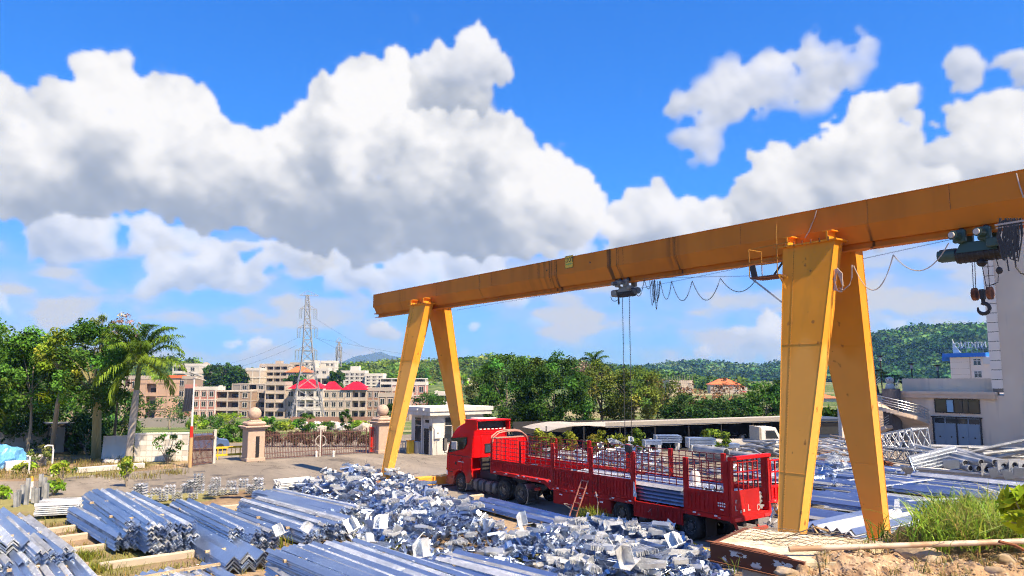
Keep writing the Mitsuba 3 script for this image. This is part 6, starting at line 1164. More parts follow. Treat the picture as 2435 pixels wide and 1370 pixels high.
def f_palm(p, n, uv): return mx([.36, .33, .29], [.52, .48, .43], fb(p.x * 3, p.y * 3, p.z * 1.2, 3)) * (.85 + .2 * ss(.4, .6, nz(p.z * 4)))
pmat('m_palmtrunk', f_palm, .9); mat('m_palmgreen', (.13, .17, .05), .5)
pb_ = G(304, 1102); palm('tall palm with pale trunk and drooping fronds in front of the white wall', pb_, GD(333, 858, 55.5), .25, 30, 3.9, 3, col=(.07, .16, .022), col2=(.19, .29, .035))
palm('palm whose few fronds reach in at the left edge', G(-60, 1100), GD(-38, 950, 56), .28, 9, 2.8, 4, .9)
# middle distance
tree('broad dense green tree above the gatehouse roof', 1205, 848, 92, 1050, 80, 'forest', 20000, .28, nc=150, clump=.22, var=.38)
tree('dense round green tree left of the hoist ropes', 1318, 842, 82, 1052, 78, 'forest', 20000, .28, nc=150, clump=.22, var=.38)
tree('lighter tree between the far crane leg and the dense trees', 1135, 905, 46, 1010, 88, 'olive', 2600, .3, nc=50)
tree('yellowish drooping tree behind the hoist ropes, left one', 1430, 872, 78, 1012, 90, (.11, .155, .032), 11000, .28, nc=90, clump=.24, var=.4)
tree('yellowish drooping tree behind the hoist ropes, right one', 1505, 876, 72, 1005, 88, (.125, .175, .034), 11000, .28, nc=90, clump=.24, var=.4)
tree('dull sparse tree at the right end of the yellowish trees', 1580, 905, 52, 995, 94, 'olive', 2200, .32, nc=50)
tree('purple brown flowering tree behind the dense trees', 1388, 868, 40, 930, 92, 'pink', 1100, .3, nc=40, bark='m_barkdark')
palm('small palm top rising over the trees left of the hoist ropes', GD(1420, 960, 96), GD(1413, 866, 96), .2, 12, 2.2, 6, .8, col2=(.07, .13, .03))
for cx, top, hw, c, lab in ((1625, 948, 56, 'dark', 'dark hedge tree behind the shed roof, leftmost'), (1695, 955, 52, 'dark', 'dark hedge tree behind the shed roof, second'), (1765, 955, 52, 'dark', 'dark hedge tree behind the shed roof, third'), (1822, 918, 46, 'mid', 'bright green tree at the right end behind the shed'), (1868, 905, 40, 'dark', 'dark tree partly behind the near right crane leg'), (1925, 968, 44, 'dark', 'dark bushy tree seen between the right crane legs')): tree(lab, cx, top, hw, 1015, 92, c, 3600, .34, nc=60)
for cx, top, hw, lab in ((1645, 915, 40, 'sparse reddish tree in front of the cream house'), (1735, 908, 46, 'sparse reddish brown tree left of the orange roofed house'), (1560, 900, 30, 'sparse dull tree left of the cream house')): tree(lab, cx, top, hw, 975, 100, 'rust', 650, .36, nc=44, clump=.2, bark='m_barkdark')
for px, py in ((1962, 985), (1985, 975)):
    t = thing('banana_plant', 'banana plant with broad leaves beyond the navy lorry', 'banana plant', 'banana plants'); o = GD(px, 1010, 70); ps = []
    for i in range(9): a = R_(0, 6.28); e = R_(.4, 1.3); L = 2.2; ps.append(leaves(o + V(math.cos(a) * math.cos(e), math.sin(a) * math.cos(e), math.sin(e)) * L * .6, .2, 5, 1.4, (.06, .13, .02), .2, aspect=4))
    m, vc = join(ps); part(t, 'leaf', m, 'm_leaf', color=vc); part(t, 'stem', cyl(V(o[0], o[1], 0), o, .12, 8), 'm_barkgreen')
tree('dark tree behind the gatehouse roof', 1018, 938, 40, 990, 95, 'dark', 2200, .3, nc=40); tree('small dark tree between the right pillar and the crane leg', 925, 958, 18, 1010, 80, 'dark', 1200, .24, nc=24)
tree('narrow young tree outside the gate behind the ring', 824, 972, 17, 1022, 90, 'dark', 1000, .24, nc=24)
for cx, top, hw, bot, d, c, lab in ((727, 988, 27, 1030, 98, 'mid', 'dark rounded bush under the pylon'), (640, 995, 24, 1032, 92, 'mid', 'green bush right of the left gate pillar'), (610, 992, 18, 1015, 120, 'yellow', 'yellow green bush behind the left pillar ball'), (405, 950, 52, 1012, 118, 'dark', 'dark tree in front of the peach house'), (860, 1005, 30, 1025, 110, 'bright', 'light green bush left of the right pillar'), (545, 985, 34, 1018, 130, 'bright', 'light green bush outside the small gate'), (500, 990, 30, 1020, 125, 'mid', 'green bush behind the small open gate leaf'), (465, 992, 26, 1022, 120, 'bright', 'pale bush behind the street lamp'), (560, 1010, 26, 1062, 76, 'mid', 'green hedge bush behind the yellow barrier'), (530, 1018, 20, 1060, 78, 'mid', 'green bush beside the blue car'), (900, 1000, 24, 1020, 120, 'mid', 'green bush behind the right pillar'), (680, 1003, 22, 1024, 110, 'yellow', 'yellowish bush left of the pylon foot'), (780, 1005, 24, 1024, 115, 'mid', 'green bush right of the pylon foot')):
    tree(lab, cx, top, hw, bot, d, c, 1300, .32, nc=26, name='bush', group=None)
for i in range(9): tree('reddish brown hedge bush in the row just outside the iron gate', 648 + i * 29, 1026, 22, 1056, 70, (.085, .06, .04), 900, .2, nc=20, group='hedge bushes outside the gate')
for cx, top, hw, lab in ((505, 870, 26, 'dark tree on the village hill, leftmost'), (535, 866, 30, 'dark tree on the village hill, second'), (565, 872, 26, 'dark tree on the village hill, third'), (520, 892, 34, 'dark tree low on the village hill, left'), (560, 895, 32, 'dark tree low on the village hill, right'), (707, 888, 24, 'dark tree under the orange roof'), (690, 898, 18, 'green tree behind the left red roof'), (800, 880, 22, 'dark tree left of the white terraced house')): tree(lab, cx, top, hw, top + 52, 300, 'dark', 1300, 1.1, nc=40)
# forest on the hills
def forest(nm, key, n, size, nl, ls, cols, lab, ok=lambda X, Y, Z: True, hfac=.5):
    X, Y, Z = hills[key]; i = RNG.integers(0, X.shape[0] - 1, n * 3); j = RNG.integers(0, X.shape[1] - 1, n * 3); a = RNG.random(n * 3)[:, None]; b = RNG.random(n * 3)[:, None]
    L = lambda A: (A[i, j] * (1 - a[:, 0]) + A[i + 1, j] * a[:, 0]) * (1 - b[:, 0]) + (A[i, j + 1] * (1 - a[:, 0]) + A[i + 1, j + 1] * a[:, 0]) * b[:, 0]
    x, y, z = L(X), L(Y), L(Z); front = (z > 0) & (i < X.shape[0] * .66); x, y, z = x[front][:n], y[front][:n], z[front][:n]; sz = size * (.6 + .8 * RNG.random(len(x)))
    c = XYv(x, y, z + sz * hfac); m, vc = leaves(c, np.stack([sz, sz, sz * .8], 1), len(c) * nl, ls, np.array(cols[0]) * 1.6, .38, up=.5, aspect=1.3)
    k = np.clip((meshkit.fbm(m[0] / (size * 7), 4, 4) - .47) * 5, 0, 1)[:, None]; k2 = np.clip((meshkit.fbm(m[0] / (size * 2.2), 3, 14) - .5) * 4, -.5, 1)[:, None]; vc = vc * (1 + k * np.array([1.5, .9, .5])) * (1 + .5 * k2)
    solo(nm, m, 'm_leaf', lab, 'forest', color=np.clip(vc, .003, .5), kind='stuff')
forest('hillside_forest', 'right', 2600, 8.0, 34, 4.5, [(.030, .075, .028)], 'dense forest on the big hill at the right')
forest('hillside_forest', 'far', 1500, 9.0, 26, 5.5, [(.034, .075, .034)], 'forest on the low far ridge in the middle')
forest('hillside_forest', 'mid', 1500, 4.5, 60, 1.9, [(.055, .105, .024)], 'light green woods on the hill behind the village')
forest('hillside_forest', 'left', 500, 4.5, 60, 1.9, [(.05, .10, .022)], 'woods on the hill behind the left trees')
for i in range(16): cx = 830 + i * 24 + R_(-10, 10); tree('broad light green tree on the hill slope behind the gatehouse', cx, R_(868, 905), R_(18, 30), R_(925, 960), R_(330, 430), ['hill2', 'mid', 'bright'][i % 3], 900, 1.2, nc=30, group='trees on the slope behind the gatehouse')
# weeds and grass
def blades(c, n, h, spread, col, lean=.5, w=.012):
    c = np.asarray(c, float); b = c + np.stack([RNG.standard_normal(n) * spread, RNG.standard_normal(n) * spread, np.zeros(n)], 1); hh = h * (.45 + .75 * RNG.random(n))[:, None]; a = RNG.random(n) * 6.28; d = np.stack([np.cos(a), np.sin(a), a * 0], 1); sd = np.stack([-np.sin(a), np.cos(a), a * 0], 1) * w * (.6 + .8 * RNG.random(n))[:, None]; ln = (lean * (.3 + RNG.random(n)))[:, None]
    P = [b + d * hh * ln * t ** 2 + [0, 0, 1] * hh * (t - .35 * ln * t ** 2.5) for t in (0, .4, .75, 1)]
    v = np.stack([P[0] - sd, P[0] + sd, P[1] + sd * .9, P[1] - sd * .9, P[2] + sd * .6, P[2] - sd * .6, P[3]], 1).reshape(-1, 3); i = np.arange(n)[:, None] * 7
    f = np.vstack([i + [0, 1, 2], i + [0, 2, 3], i + [3, 2, 4], i + [3, 4, 5], i + [5, 4, 6]]); cc = np.asarray(col)[None] * np.exp(.35 * RNG.standard_normal((n, 1))) * np.exp(.12 * RNG.standard_normal((n, 3))); return (v, f), np.repeat(np.clip(cc, .01, .6), 7, 0)
def tuft(px, py, n, h, spread, col, lab, group=None, zz=0.0, w=.012): m, vc = blades(G(px, py, zz), n, h, spread, col, w=w); solo('grass_tuft', m, 'm_leaf', lab, 'grass tuft', group, color=vc)
for px, py, n, h, lab in ((312, 1302, 500, .55, 'yellow green grass tuft at the foot of the tall middle stack'), (200, 1330, 320, .35, 'grass tuft on the bare soil at the lower left'), (640, 1300, 420, .5, 'weedy tuft left of the large folded bracket'), (870, 1294, 180, .4, 'grass tuft under the cross shaped bracket'), (940, 1302, 240, .4, 'grass tuft in front of the cross shaped bracket'), (1410, 1246, 380, .8, 'tall yellow weeds at the end of the flat row beside the lorry'), (60, 1300, 200, .4, 'grass between the left edge stacks'), (1300, 1246, 240, .3, 'small green weeds between the two heaps'), (705, 1262, 120, .5, 'green blades between the large brackets'), (1630, 1258, 260, .6, 'dry weeds beside the last trailer wheel'), (230, 1358, 260, .3, 'low grass at the bottom left')): tuft(px, py, n, h, .28, (.17, .20, .035), lab)
m, vc = join([blades(G(R_(-50, 640), R_(1215, 1385), 0), 24, .22, .25, (.20, .19, .05)) for i in range(150)]); solo('weeds', m, 'm_leaf', 'thin dry weeds scattered over the bare soil of the yard', 'weeds', color=vc, kind='stuff')
m, vc = join([blades(G(R_(-60, 440), R_(1092, 1140), 0), 30, .4, .4, (.21, .18, .06)) for i in range(130)]); solo('weeds', m, 'm_leaf', 'dry weeds along the left verge', 'weeds', color=vc, kind='stuff')
for px, py, h, r, c, lab in ((398, 1104, 2.0, .9, 'mid', 'leafy shrub with bare stems in front of the white wall'), (148, 1146, 1.0, .55, 'yellow', 'small yellow green shrub at the road edge, left'), (128, 1178, .7, .5, 'bright', 'bright low shrub beside the upright posts'), (300, 1158, 1.5, .3, 'yellow', 'spindly yellow shrub at the road edge'), (8, 1186, .5, .5, 'bright', 'bright low weeds at the left edge of the road'), (95, 1112, 1.4, .7, 'olive', 'dull shrub beside the white stand pipe'), (60, 1126, .5, .6, 'yellow', 'yellow weeds around the marker post')):
    o = G(px, py); t = thing('shrub', lab, 'shrub'); cl = lump(o + [0, 0, h * .7], r, r, h * .35, 14); part(t, 'stem', [tube([o, (o + q) / 2 + [R_(-.1, .1), 0, .1], q], [.03, .02, .01], 4) for q in cl], 'm_bark'); m, vc = leaves(cl, .28, 420, .2, GRN[c], .3); part(t, 'foliage', m, 'm_leaf', color=vc)
for i, (px, py, w, lab) in enumerate(((1295, 1052, 34, 'yellow green shrub seen through the front trailer bays'), (1345, 1055, 26, 'yellowish shrub behind the second trailer bay'), (1430, 1058, 40, 'yellow shrub behind the middle trailer bays'), (1478, 1062, 24, 'small yellow shrub left of the steel frames'), (1515, 1052, 18, 'green shrub beside the leftmost steel frame'), (1700, 1045, 36, 'green shrub in front of the white flatbed lorry'))):
    d = 57; o = GD(px, py + 22, d); t = thing('shrub', lab, 'shrub'); r = px2m(w, d); cl = lump(o + [0, 0, .7], r, r * .8, .8, 18); m, vc = leaves(cl, .35, 900, .24, (.20, .21, .03) if i < 4 else (.10, .17, .025), .3); part(t, 'foliage', m, 'm_leaf', color=vc); part(t, 'stem', [tube([V(o[0], o[1], 0), q], [.03, .01], 4) for q in cl[:6]], 'm_bark')
# grass on the mound
gx = [(R_(2205, 2445), R_(1236, 1305)) for i in range(46)]
m, vc = join([blades(G(a, b, 4.66), 34, .40, .12, (.20, .30, .04), 1.1, .006) for a, b in gx] + [blades(G(R_(2130, 2240), R_(1280, 1310), 4.6), 40, .14, .07, (.24, .20, .08), .8, .003) for i in range(14)] + [blades(G(R_(2220, 2450), R_(1225, 1300), 4.66), 22, .44, .12, (.28, .30, .09), 1.1, .005) for i in range(30)]); solo('grass', m, 'm_leaf', 'thick green grass growing on the crest of the earth mound', 'grass', color=vc, kind='stuff')
m, vc = join([blades(G(a, b, 4.6), n, h, .04, (.10, .16, .025), .9, .006) for a, b, n, h in ((2100, 1290, 14, .28), (2090, 1275, 8, .42), (2070, 1300, 10, .2), (2200, 1262, 16, .34), (2240, 1240, 8, .5), (2160, 1275, 14, .25))]); solo('grass', m, 'm_leaf', 'few dark grass blades at the foot of the far right leg', 'grass', color=vc, kind='stuff')
t = thing('broadleaf_plant', 'yellow green broad leaved plant at the right edge above the grass', 'plant'); o = GD(2438, 1212, 5.2); cl = lump(o + [0, 0, 0], .15, .15, .17, 16, low=-1); m, vc = leaves(cl, .05, 130, .13, (.24, .33, .02), .25, aspect=2.2); part(t, 'leaf', m, 'm_leaf', color=vc); part(t, 'stem', [tube([o - [0, 0, .5], o - [0, 0, .1], q], [.012, .01, .004], 5) for q in cl], 'm_barkgreen')
# trimmed pines on the factory roof
for px, py, r, lab in ((2086, 884, .9, 'cloud pruned pine on the factory roof at the lamp post'), (2128, 897, 1.0, 'cloud pruned pine on the factory roof behind the statue')):
    o = GY(px, py, YB + 2.5); t = thing('pine_tree', lab, 'pine tree'); part(t, 'trunk', tube([V(o[0], o[1], zc), V(o[0] - .2, o[1], (zc + o[2]) / 2), o], [.12, .09, .05], 6), 'm_barkdark'); cs = np.array([o + [0, 0, .1], o + [-.7, .2, -.35], o + [.8, -.2, -.5], o + [-.3, 0, -.75], o + [.5, .2, -.15]]); m, vc = leaves(cs, np.array([[.55, .5, .16]] * 5), 900, .16, (.012, .03, .014), .2, up=.8, aspect=3); part(t, 'crown', m, 'm_leaf', color=vc)


# ------------------------------------------------------------------ village, pylons, wires
mat('m_brick', (.31, .225, .17), .9); mat('m_brick2', (.26, .155, .115), .9); mat('m_cream', (.48, .415, .34), .85); mat('m_cwhite', (.56, .54, .50), .8); mat('m_pink', (.42, .20, .17), .8); mat('m_peach', (.46, .31, .225), .85); mat('m_grayc', (.27, .25, .225), .9)
mat('m_redroof', (.60, .012, .035), .6, spec=.2); mat('m_orangeroof', (.66, .17, .06), .6); mat('m_slab', (.40, .35, .30), .85); mat('m_room', (.055, .045, .04), .9)
def house(lab, x0, x1, ytop, d, floors, bays, wall='m_brick', trim='m_slab', yaw=0.0, depth=8.0, roof=None, base=None, parapet=True, extras=(), group=None):
    """A house whose front spans photo columns x0..x1: bays is one letter per bay - w window, b open balcony, n blank, a arched window."""
    a, b = GD(x0, ytop, d), GD(x1, ytop, d); zt = a[2]; zb = float(terrain(*camxy(*((a + b) / 2)[:2]))) - .3 if base is None else base
    u0 = unit(V(*(b - a)[:2], 0)); u = u0 * math.cos(yaw) + V(-u0[1], u0[0], 0) * math.sin(yaw); v = V(-u[1], u[0], 0); v = v if v @ BEAR > 0 else -v; W = np.linalg.norm((b - a)[:2]); o = V(a[0], a[1], zb); H = zt - zb; fh = H / floors; bw = W / len(bays)
    t = thing('village_house', lab, 'house', group); pl = lambda m: place(m, o, u, y=v)
    open_ = [i for i, c in enumerate(bays) if c == 'b']; ms = []
    for i, c in enumerate(bays): ms.append(box(i * bw, (i + 1) * bw, 1.7 if c == 'b' else 0.0, depth, 0, H - .02 * i))
    part(t, 'wall', pl(cat(ms)), wall)
    for k in range(1, floors + 1): part(t, 'floor_slab', pl(box(-.12, W + .12, -.16 - .004 * k, depth + .1, k * fh - .30, k * fh + (.02 if k < floors else .12))), trim)
    for i in range(len(bays) + 1): part(t, 'column', pl(box(i * bw - .17, i * bw + .17, -.12, .25, 0, H - .31)), trim)
    for k in range(floors):
        z0 = k * fh
        for i, c in enumerate(bays):
            xm = (i + .5) * bw; ww = min(1.5, bw * .5)
            if c == 'b':
                q = part(t, 'balcony', pl(box(i * bw + .18, (i + 1) * bw - .18, -.10, .06, z0 + .02, z0 + .85)), trim if (i + k) % 3 else wall)
                part(t, 'door', pl(box(xm - bw * .28, xm + bw * .22, 1.64, 1.72, z0 + .1, z0 + 2.2)), 'm_room')
            elif c in 'wa':
                w_ = part(t, 'window', pl(box(xm - ww / 2, xm + ww / 2, -.04, .02, z0 + fh * .30, z0 + fh * .78)), 'm_window')
                part(w_, 'frame', [pl(box(xm - ww / 2 - .12, xm + ww / 2 + .12, -.12, -.02, z, z + .13)) for z in (z0 + fh * .30 - .13, z0 + fh * .78)] + [pl(box(x - .05, x + .05, -.09, -.03, z0 + fh * .3, z0 + fh * .78)) for x in (xm - ww / 2 - .05, xm, xm + ww / 2 + .05)], 'm_cwhite')
                if c == 'a': part(w_, 'arch', pl((lambda m: (np.stack([m[0][:, 0] + xm, -.04 + m[0][:, 2], m[0][:, 1] + z0 + fh * .78], -1), m[1]))(prism([(ww / 2 * math.cos(q), ww / 2 * math.sin(q)) for q in np.linspace(0, np.pi, 10)], .05))), 'm_window')
    if parapet: part(t, 'parapet', pl(cat([box(-.1, W + .1, -.15, .0, H + .12, H + .9), box(-.1, .06, 0, depth, H + .12, H + .9), box(W - .06, W + .1, 0, depth, H + .12, H + .9)])), trim)
    if roof:
        m_, hh, xa_, xb_ = roof; xa_, xb_ = xa_ * W, xb_ * W; e = .6; Zr = H + .12
        part(t, 'roof', pl(hull([(xa_ - e, -e, Zr), (xb_ + e, -e, Zr), (xa_ - e, depth + e, Zr), (xb_ + e, depth + e, Zr), (xa_ + (xb_ - xa_) * .35, depth * .45, Zr + hh), (xa_ + (xb_ - xa_) * .65, depth * .45, Zr + hh)])), m_)
    for ex in extras: nm, bx, m_ = ex; part(t, nm, pl(box(bx[0] * W, bx[1] * W, bx[2], bx[3], H + bx[4], H + bx[5])), m_)
    return t
# front row
h_ = house('pink fronted three storey house with white window bands and small gable', 440, 513, 926, 245, 3, 'nwww', 'm_pink', 'm_cwhite', extras=(('gable', (0, .32, -.2, 1.5, .1, 1.6), 'm_pink'),))
house('brown brick house with four dark balconies beside the pink house', 514, 597, 930, 246, 3, 'bbw', 'm_brick', 'm_slab', parapet=False, extras=(('water_tank', (.0, .08, 2, 3.2, .2, 1.9), 'm_cwhite'),))
house('grey concrete penthouse floor behind the brown brick house', 553, 650, 913, 264, 4, 'nwbwb', 'm_grayc', 'm_slab', parapet=False)
house('dark recessed house with a pale balcony behind the left pillar ball', 597, 632, 932, 252, 3, 'nb', 'm_grayc', 'm_slab')
house('beige house with tall white columns left of the pylon', 632, 678, 914, 247, 4, 'bb', 'm_cream', 'm_slab')
house('cream house with two dark windows right behind the pylon left leg', 677, 707, 926, 248, 3, 'w', 'm_cream', 'm_cream', roof=None)
house('white house with three wide balconies and red hipped roof behind the pylon', 707, 768, 925, 243, 3, 'bbw', 'm_cwhite', 'm_cwhite', parapet=False, roof=('m_redroof', 3.0, -.3, .95))
house('long beige house with red hipped roofs and a column bay', 769, 871, 928, 244, 3, 'wwwabb', 'm_cream', 'm_slab', parapet=False, roof=('m_redroof', 2.6, .45, .98))
part(h_ if False else 'village_house_007', 'roof', (lambda m: m)(hull([GD(766, 927, 246), GD(812, 927, 246), GD(770, 924, 252), GD(815, 924, 252), GD(782, 908, 249), GD(796, 907, 249)])), 'm_redroof')
house('brown brick house with white windows right of the long beige house', 873, 932, 928, 246, 3, 'wwnw', 'm_brick2', 'm_slab')
house('red brick house partly behind the left crane leg', 932, 1012, 914, 258, 3, 'wwww', 'm_pink', 'm_cwhite')
house('open concrete frame house under construction behind the gatehouse', 1034, 1066, 938, 200, 3, 'bbb', 'm_grayc', 'm_cwhite')
house('low brown building right of the brown brick house', 900, 975, 942, 225, 2, 'wwww', 'm_brick', 'm_slab')
# left group
house('white house behind the palm fronds with roof terrace', 412, 474, 870, 300, 4, 'bw', 'm_cwhite', 'm_cwhite'); house('beige house below the white house near the street lamp', 404, 462, 900, 272, 3, 'bwn', 'm_brick', 'm_slab', extras=(('roof_tiles', (-.1, .5, -.5, 4, .1, 1.2), 'm_orangeroof'),))
house('peach house with open ground floor behind the palm trunk', 322, 400, 910, 235, 3, 'nbn', 'm_peach', 'm_peach'); house('brown house behind the left trees', 292, 330, 900, 240, 3, 'bw', 'm_brick2', 'm_slab'); house('pale house hidden behind the left trees', 200, 290, 925, 235, 3, 'wbw', 'm_cream', 'm_slab')
# upper rows
house('cream blank walled building on the village slope', 584, 618, 880, 310, 3, 'nn', 'm_cream', 'm_cwhite'); house('cream building with open upper frames', 618, 684, 870, 318, 4, 'wbbb', 'm_cream', 'm_slab', extras=(('stair_house', (.5, .7, 2, 6, .1, 2.2), 'm_slab'),))
house('cream house with orange roof on the slope', 682, 734, 886, 300, 3, 'www', 'm_cream', 'm_slab', parapet=False, roof=('m_orangeroof', 2.4, 0, 1))
house('white block on the ridge behind the pylon', 724, 750, 861, 360, 4, 'ww', 'm_cwhite', 'm_cwhite'); house('grey low block on the ridge left of the white block', 690, 724, 866, 370, 3, 'wbw', 'm_grayc', 'm_slab')
house('white terraced house on the ridge', 762, 796, 862, 370, 4, 'nww', 'm_cwhite', 'm_cwhite'); house('white stepped house below the ridge', 745, 780, 880, 335, 3, 'ww', 'm_cwhite', 'm_cwhite'); house('white roofed shed building between the stepped house and red roofs', 746, 782, 898, 300, 2, 'bb', 'm_grayc', 'm_cwhite')
house('large white office building with many small windows', 783, 868, 886, 325, 4, 'wwwwwww', 'm_grayc2', 'm_cwhite', extras=(('tower', (.56, .80, 2, 6, .1, 2.8), 'm_cwhite'),)); mat('m_grayc2', (.34, .35, .36), .85)  # white building, left face: its shade is put into the grey wall colour
house('white side wing of the large office building', 869, 911, 893, 322, 4, 'www', 'm_cwhite', 'm_cwhite'); house('long pale roofed hall beyond the left crane leg', 905, 1012, 900, 320, 2, 'bbbb', 'm_grayc', 'm_cwhite', parapet=False)
house('white roofed hall among the trees behind the far crane leg', 1100, 1152, 900, 340, 2, 'nnn', 'm_cwhite', 'm_cwhite', parapet=False)
# right group
h_ = house('cream apartment block with starter bars on its roof', 1592, 1650, 910, 300, 5, 'bwbw', 'm_cream', 'm_cream', yaw=.15)
for i in range(12): q = GD(1580 + i * 6, 905, 300); part(h_, 'starter_bar', beam(q, q + [0, 0, R_(1.2, 2.4)], .12, .12), 'm_grayc')
house('cream house with orange tiled gable roof', 1690, 1757, 915, 290, 4, 'wwbw', 'm_cream', 'm_cream', yaw=-.1, parapet=False, roof=('m_orangeroof', 2.2, 0, 1)); house('small red sided building right of the orange roofed house', 1757, 1776, 927, 300, 2, 'n', 'm_redroof', 'm_cwhite'); house('low white sheds at the right end of the trees', 1765, 1815, 945, 280, 1, 'nnn', 'm_cwhite', 'm_cwhite', parapet=False); house('low house with red roof seen between the right crane legs', 1945, 1990, 948, 200, 1, 'nn', 'm_cwhite', 'm_cwhite', parapet=False, roof=('m_orangeroof', 1.0, 0, 1))
house('grey roofed house at the right of the white house on the slope', 474, 490, 872, 330, 4, 'w', 'm_grayc', 'm_grayc', parapet=False, roof=('m_grayc', 2.0, 0, 1))
# fields and walls in front of the village
for a, b, y, d, lab in ((690, 930, 1002, 185, 'long brown wall at the foot of the village'), (440, 560, 1002, 175, 'low grey wall below the pink house'), (300, 450, 1008, 140, 'pale low wall behind the palm')): p0, p1 = GD(a, y, d), GD(b, y, d); solo('village_wall', beam(p0, p1, .4, 2.2), 'm_brick2' if a == 690 else 'm_grayc', lab, 'wall')
for i in range(40): q = GD(R_(690, 930), R_(1008, 1022), R_(100, 150)); q[2] = float(terrain(*camxy(q[0], q[1]))) + .3; s = R_(.5, 1.6); solo('rubble_block', (ball((0, 0, 0), 1, 5)[0] * [s, s * .8, s * .5] * (1 + .3 * np.sin(np.arange(50) * 7.1))[:, None] + q, ball((0, 0, 0), 1, 5)[1]), 'm_cwhite' if i % 2 else 'm_slab', 'pale rubble block on the waste ground outside the gate', 'rubble', 'rubble outside the gate')
# pylons
mat('m_pylon', (.27, .28, .30), .6, .2); mat('m_insul', (.22, .25, .27), .4)
def pylon(lab, cx, levels, d, arms, r, base=None):
    """levels: (photo y, half width in px) from the ground up; arms: (photo y, left px, right px)."""
    t = thing('pylon', lab, 'pylon'); fx = unit(SIDE + .35 * BEAR); fy = V(-fx[1], fx[0], 0); lv = []
    for y, hw in levels: q = GD(cx, y, d); lv.append((q, px2m(hw, d)))
    cor = lambda k, i: lv[k][0] + (fx * (1 if i in (0, 1) else -1) + fy * (1 if i in (0, 3) else -1)) * lv[k][1]
    for k in range(len(lv) - 1):
        for i in range(4):
            j = (i + 1) % 4; part(t, 'leg', beam(cor(k, i), cor(k + 1, i), r * 1.5, r * 1.5), 'm_pylon'); part(t, 'brace', beam(cor(k, i), cor(k + 1, j), r, r), 'm_pylon'); part(t, 'brace', beam(cor(k, j), cor(k + 1, i), r, r), 'm_pylon'); part(t, 'strut', beam(cor(k + 1, i), cor(k + 1, j), r, r), 'm_pylon')
    for y, xl_, xr_ in arms:
        c = GD(cx, y, d)
        for xx in (xl_, xr_):
            e = c + fx * px2m(xx - cx, d); w = fy * px2m(4, d) * .6
            k = part(t, 'cross_arm', [beam(c + w + [0, 0, .0], e, r, r), beam(c - w, e, r, r), beam(c + [0, 0, px2m(12, d)], e, r, r)] + [beam(c + (e - c) * s - w * (1 - s), c + (e - c) * s + V(0, 0, px2m(12, d)) * (1 - s), r * .8, r * .8) for s in (.33, .66)], 'm_pylon')
            if y > arms[0][0]: part(k, 'insulator', cyl(e, e - [0, 0, px2m(24, d)], r * .9, 6), 'm_insul'); part(k, 'insulator', cyl(e + (c - e) * .25, e + (c - e) * .25 - [0, 0, px2m(24, d)], r * .9, 6), 'm_insul')
    return t
pylon('tall lattice power pylon standing before the village', 731, [(992, 38), (960, 32), (925, 25), (890, 18), (862, 14), (835, 11.5), (808, 9.5), (780, 8), (758, 6.5), (735, 5.2), (715, 4), (702, 3)], 190, [(703, 713, 758), (735, 714, 752), (780, 709, 754), (833, 704, 753)], .11)
pylon('smaller distant lattice pylon right of the tall one', 806, [(872, 5.5), (855, 4), (840, 3), (826, 2.2), (813, 1.5)], 430, [(814, 798, 814), (826, 799, 813), (838, 800, 812)], .22)
for cx, y0, y1, lab in ((2164, 822, 790, 'tiny pylon on the right hill crest, left one'), (2188, 815, 788, 'tiny pylon on the right hill crest, right one'), (2132, 842, 820, 'tiny pylon halfway up the right hill'), (1773, 898, 880, 'tiny pylon on the far ridge')):
    d = 1010 if cx > 1900 else 1420; pylon(lab, cx, [(y0, 4), ((y0 + y1) / 2, 2), (y1, 1)], d, [(y1 + 2, cx - 5, cx + 5), ((y0 + y1) / 2 - 3, cx - 5, cx + 5)], .35)
mat('m_powerline', (.12, .12, .13), .5)
for y0, px1, y1 in ((735, 1000, 868), (780, 1010, 892), (833, 1010, 905), (780, 1400, 880)): solo('power_line', tube(sag(GD(752, y0 + 24, 190), GD(px1, y1, 420), 3.0, 16), .028), 'm_powerline', 'thin power line running from the pylon across the wooded hill', 'power line', 'power lines right of the pylon')
for y0, y1 in ((783, 870), (800, 880), (850, 902)): solo('power_line', tube(sag(GD(709, y0 + 20, 190), GD(380, y1, 300), 4.0, 16), .025), 'm_powerline', 'thin power line running from the pylon to the left over the dark trees', 'power line', 'power lines left of the pylon')
for a, b in (((1550, 918), (1930, 868)), ((1600, 935), (1930, 890)), ((1650, 948), (1930, 905))): solo('power_line', tube(sag(GD(*a, 400), GD(*b, 260), 2.5, 16), .03), 'm_powerline', 'thin power line sloping in front of the far ridge', 'power line', 'power lines in front of the ridge')


# ------------------------------------------------------------------ slab, pipe, rocks on the mound; the worker
ZS = 4.62
def f_slab(p, n, uv):
    a = fb(p.x * 3, p.y * 3, 0, 4); b = fb(p.x * 12, p.y * 12, 3, 3); return mx(mx([.44, .38, .25], [.58, .52, .38], ss(.3, .7, a)), [.30, .25, .17], ss(.58, .78, b) * .6)
pmat('m_slabtop', f_slab, .95, bump=lambda p, n, uv: fb(p.x * 25, p.y * 25, 0, 4), bscale=.02)
def f_peel(p, n, uv):                                        # rusty channel with remains of white paint
    a = fb(p.x * 6, p.y * 6, p.z * 9, 4); r = mx([.09, .030, .018], [.17, .06, .03], a); return mx(r, [.62, .60, .56], ss(.56, .60, fb(p.x * 9 + 3, p.y * 9, p.z * 14, 4)) * ss(4.47, 4.5, p.z) * ss(4.605, 4.58, p.z))
pmat('m_peel', f_peel, .8)
cs = [G(1694, 1292, ZS), G(1776, 1256, ZS), G(2100, 1288, ZS), G(2030, 1338, ZS), G(1915, 1338, ZS)]
sl = thing('concrete_slab', 'cracked pale concrete slab in a rusty steel frame at the lower right', 'concrete slab')
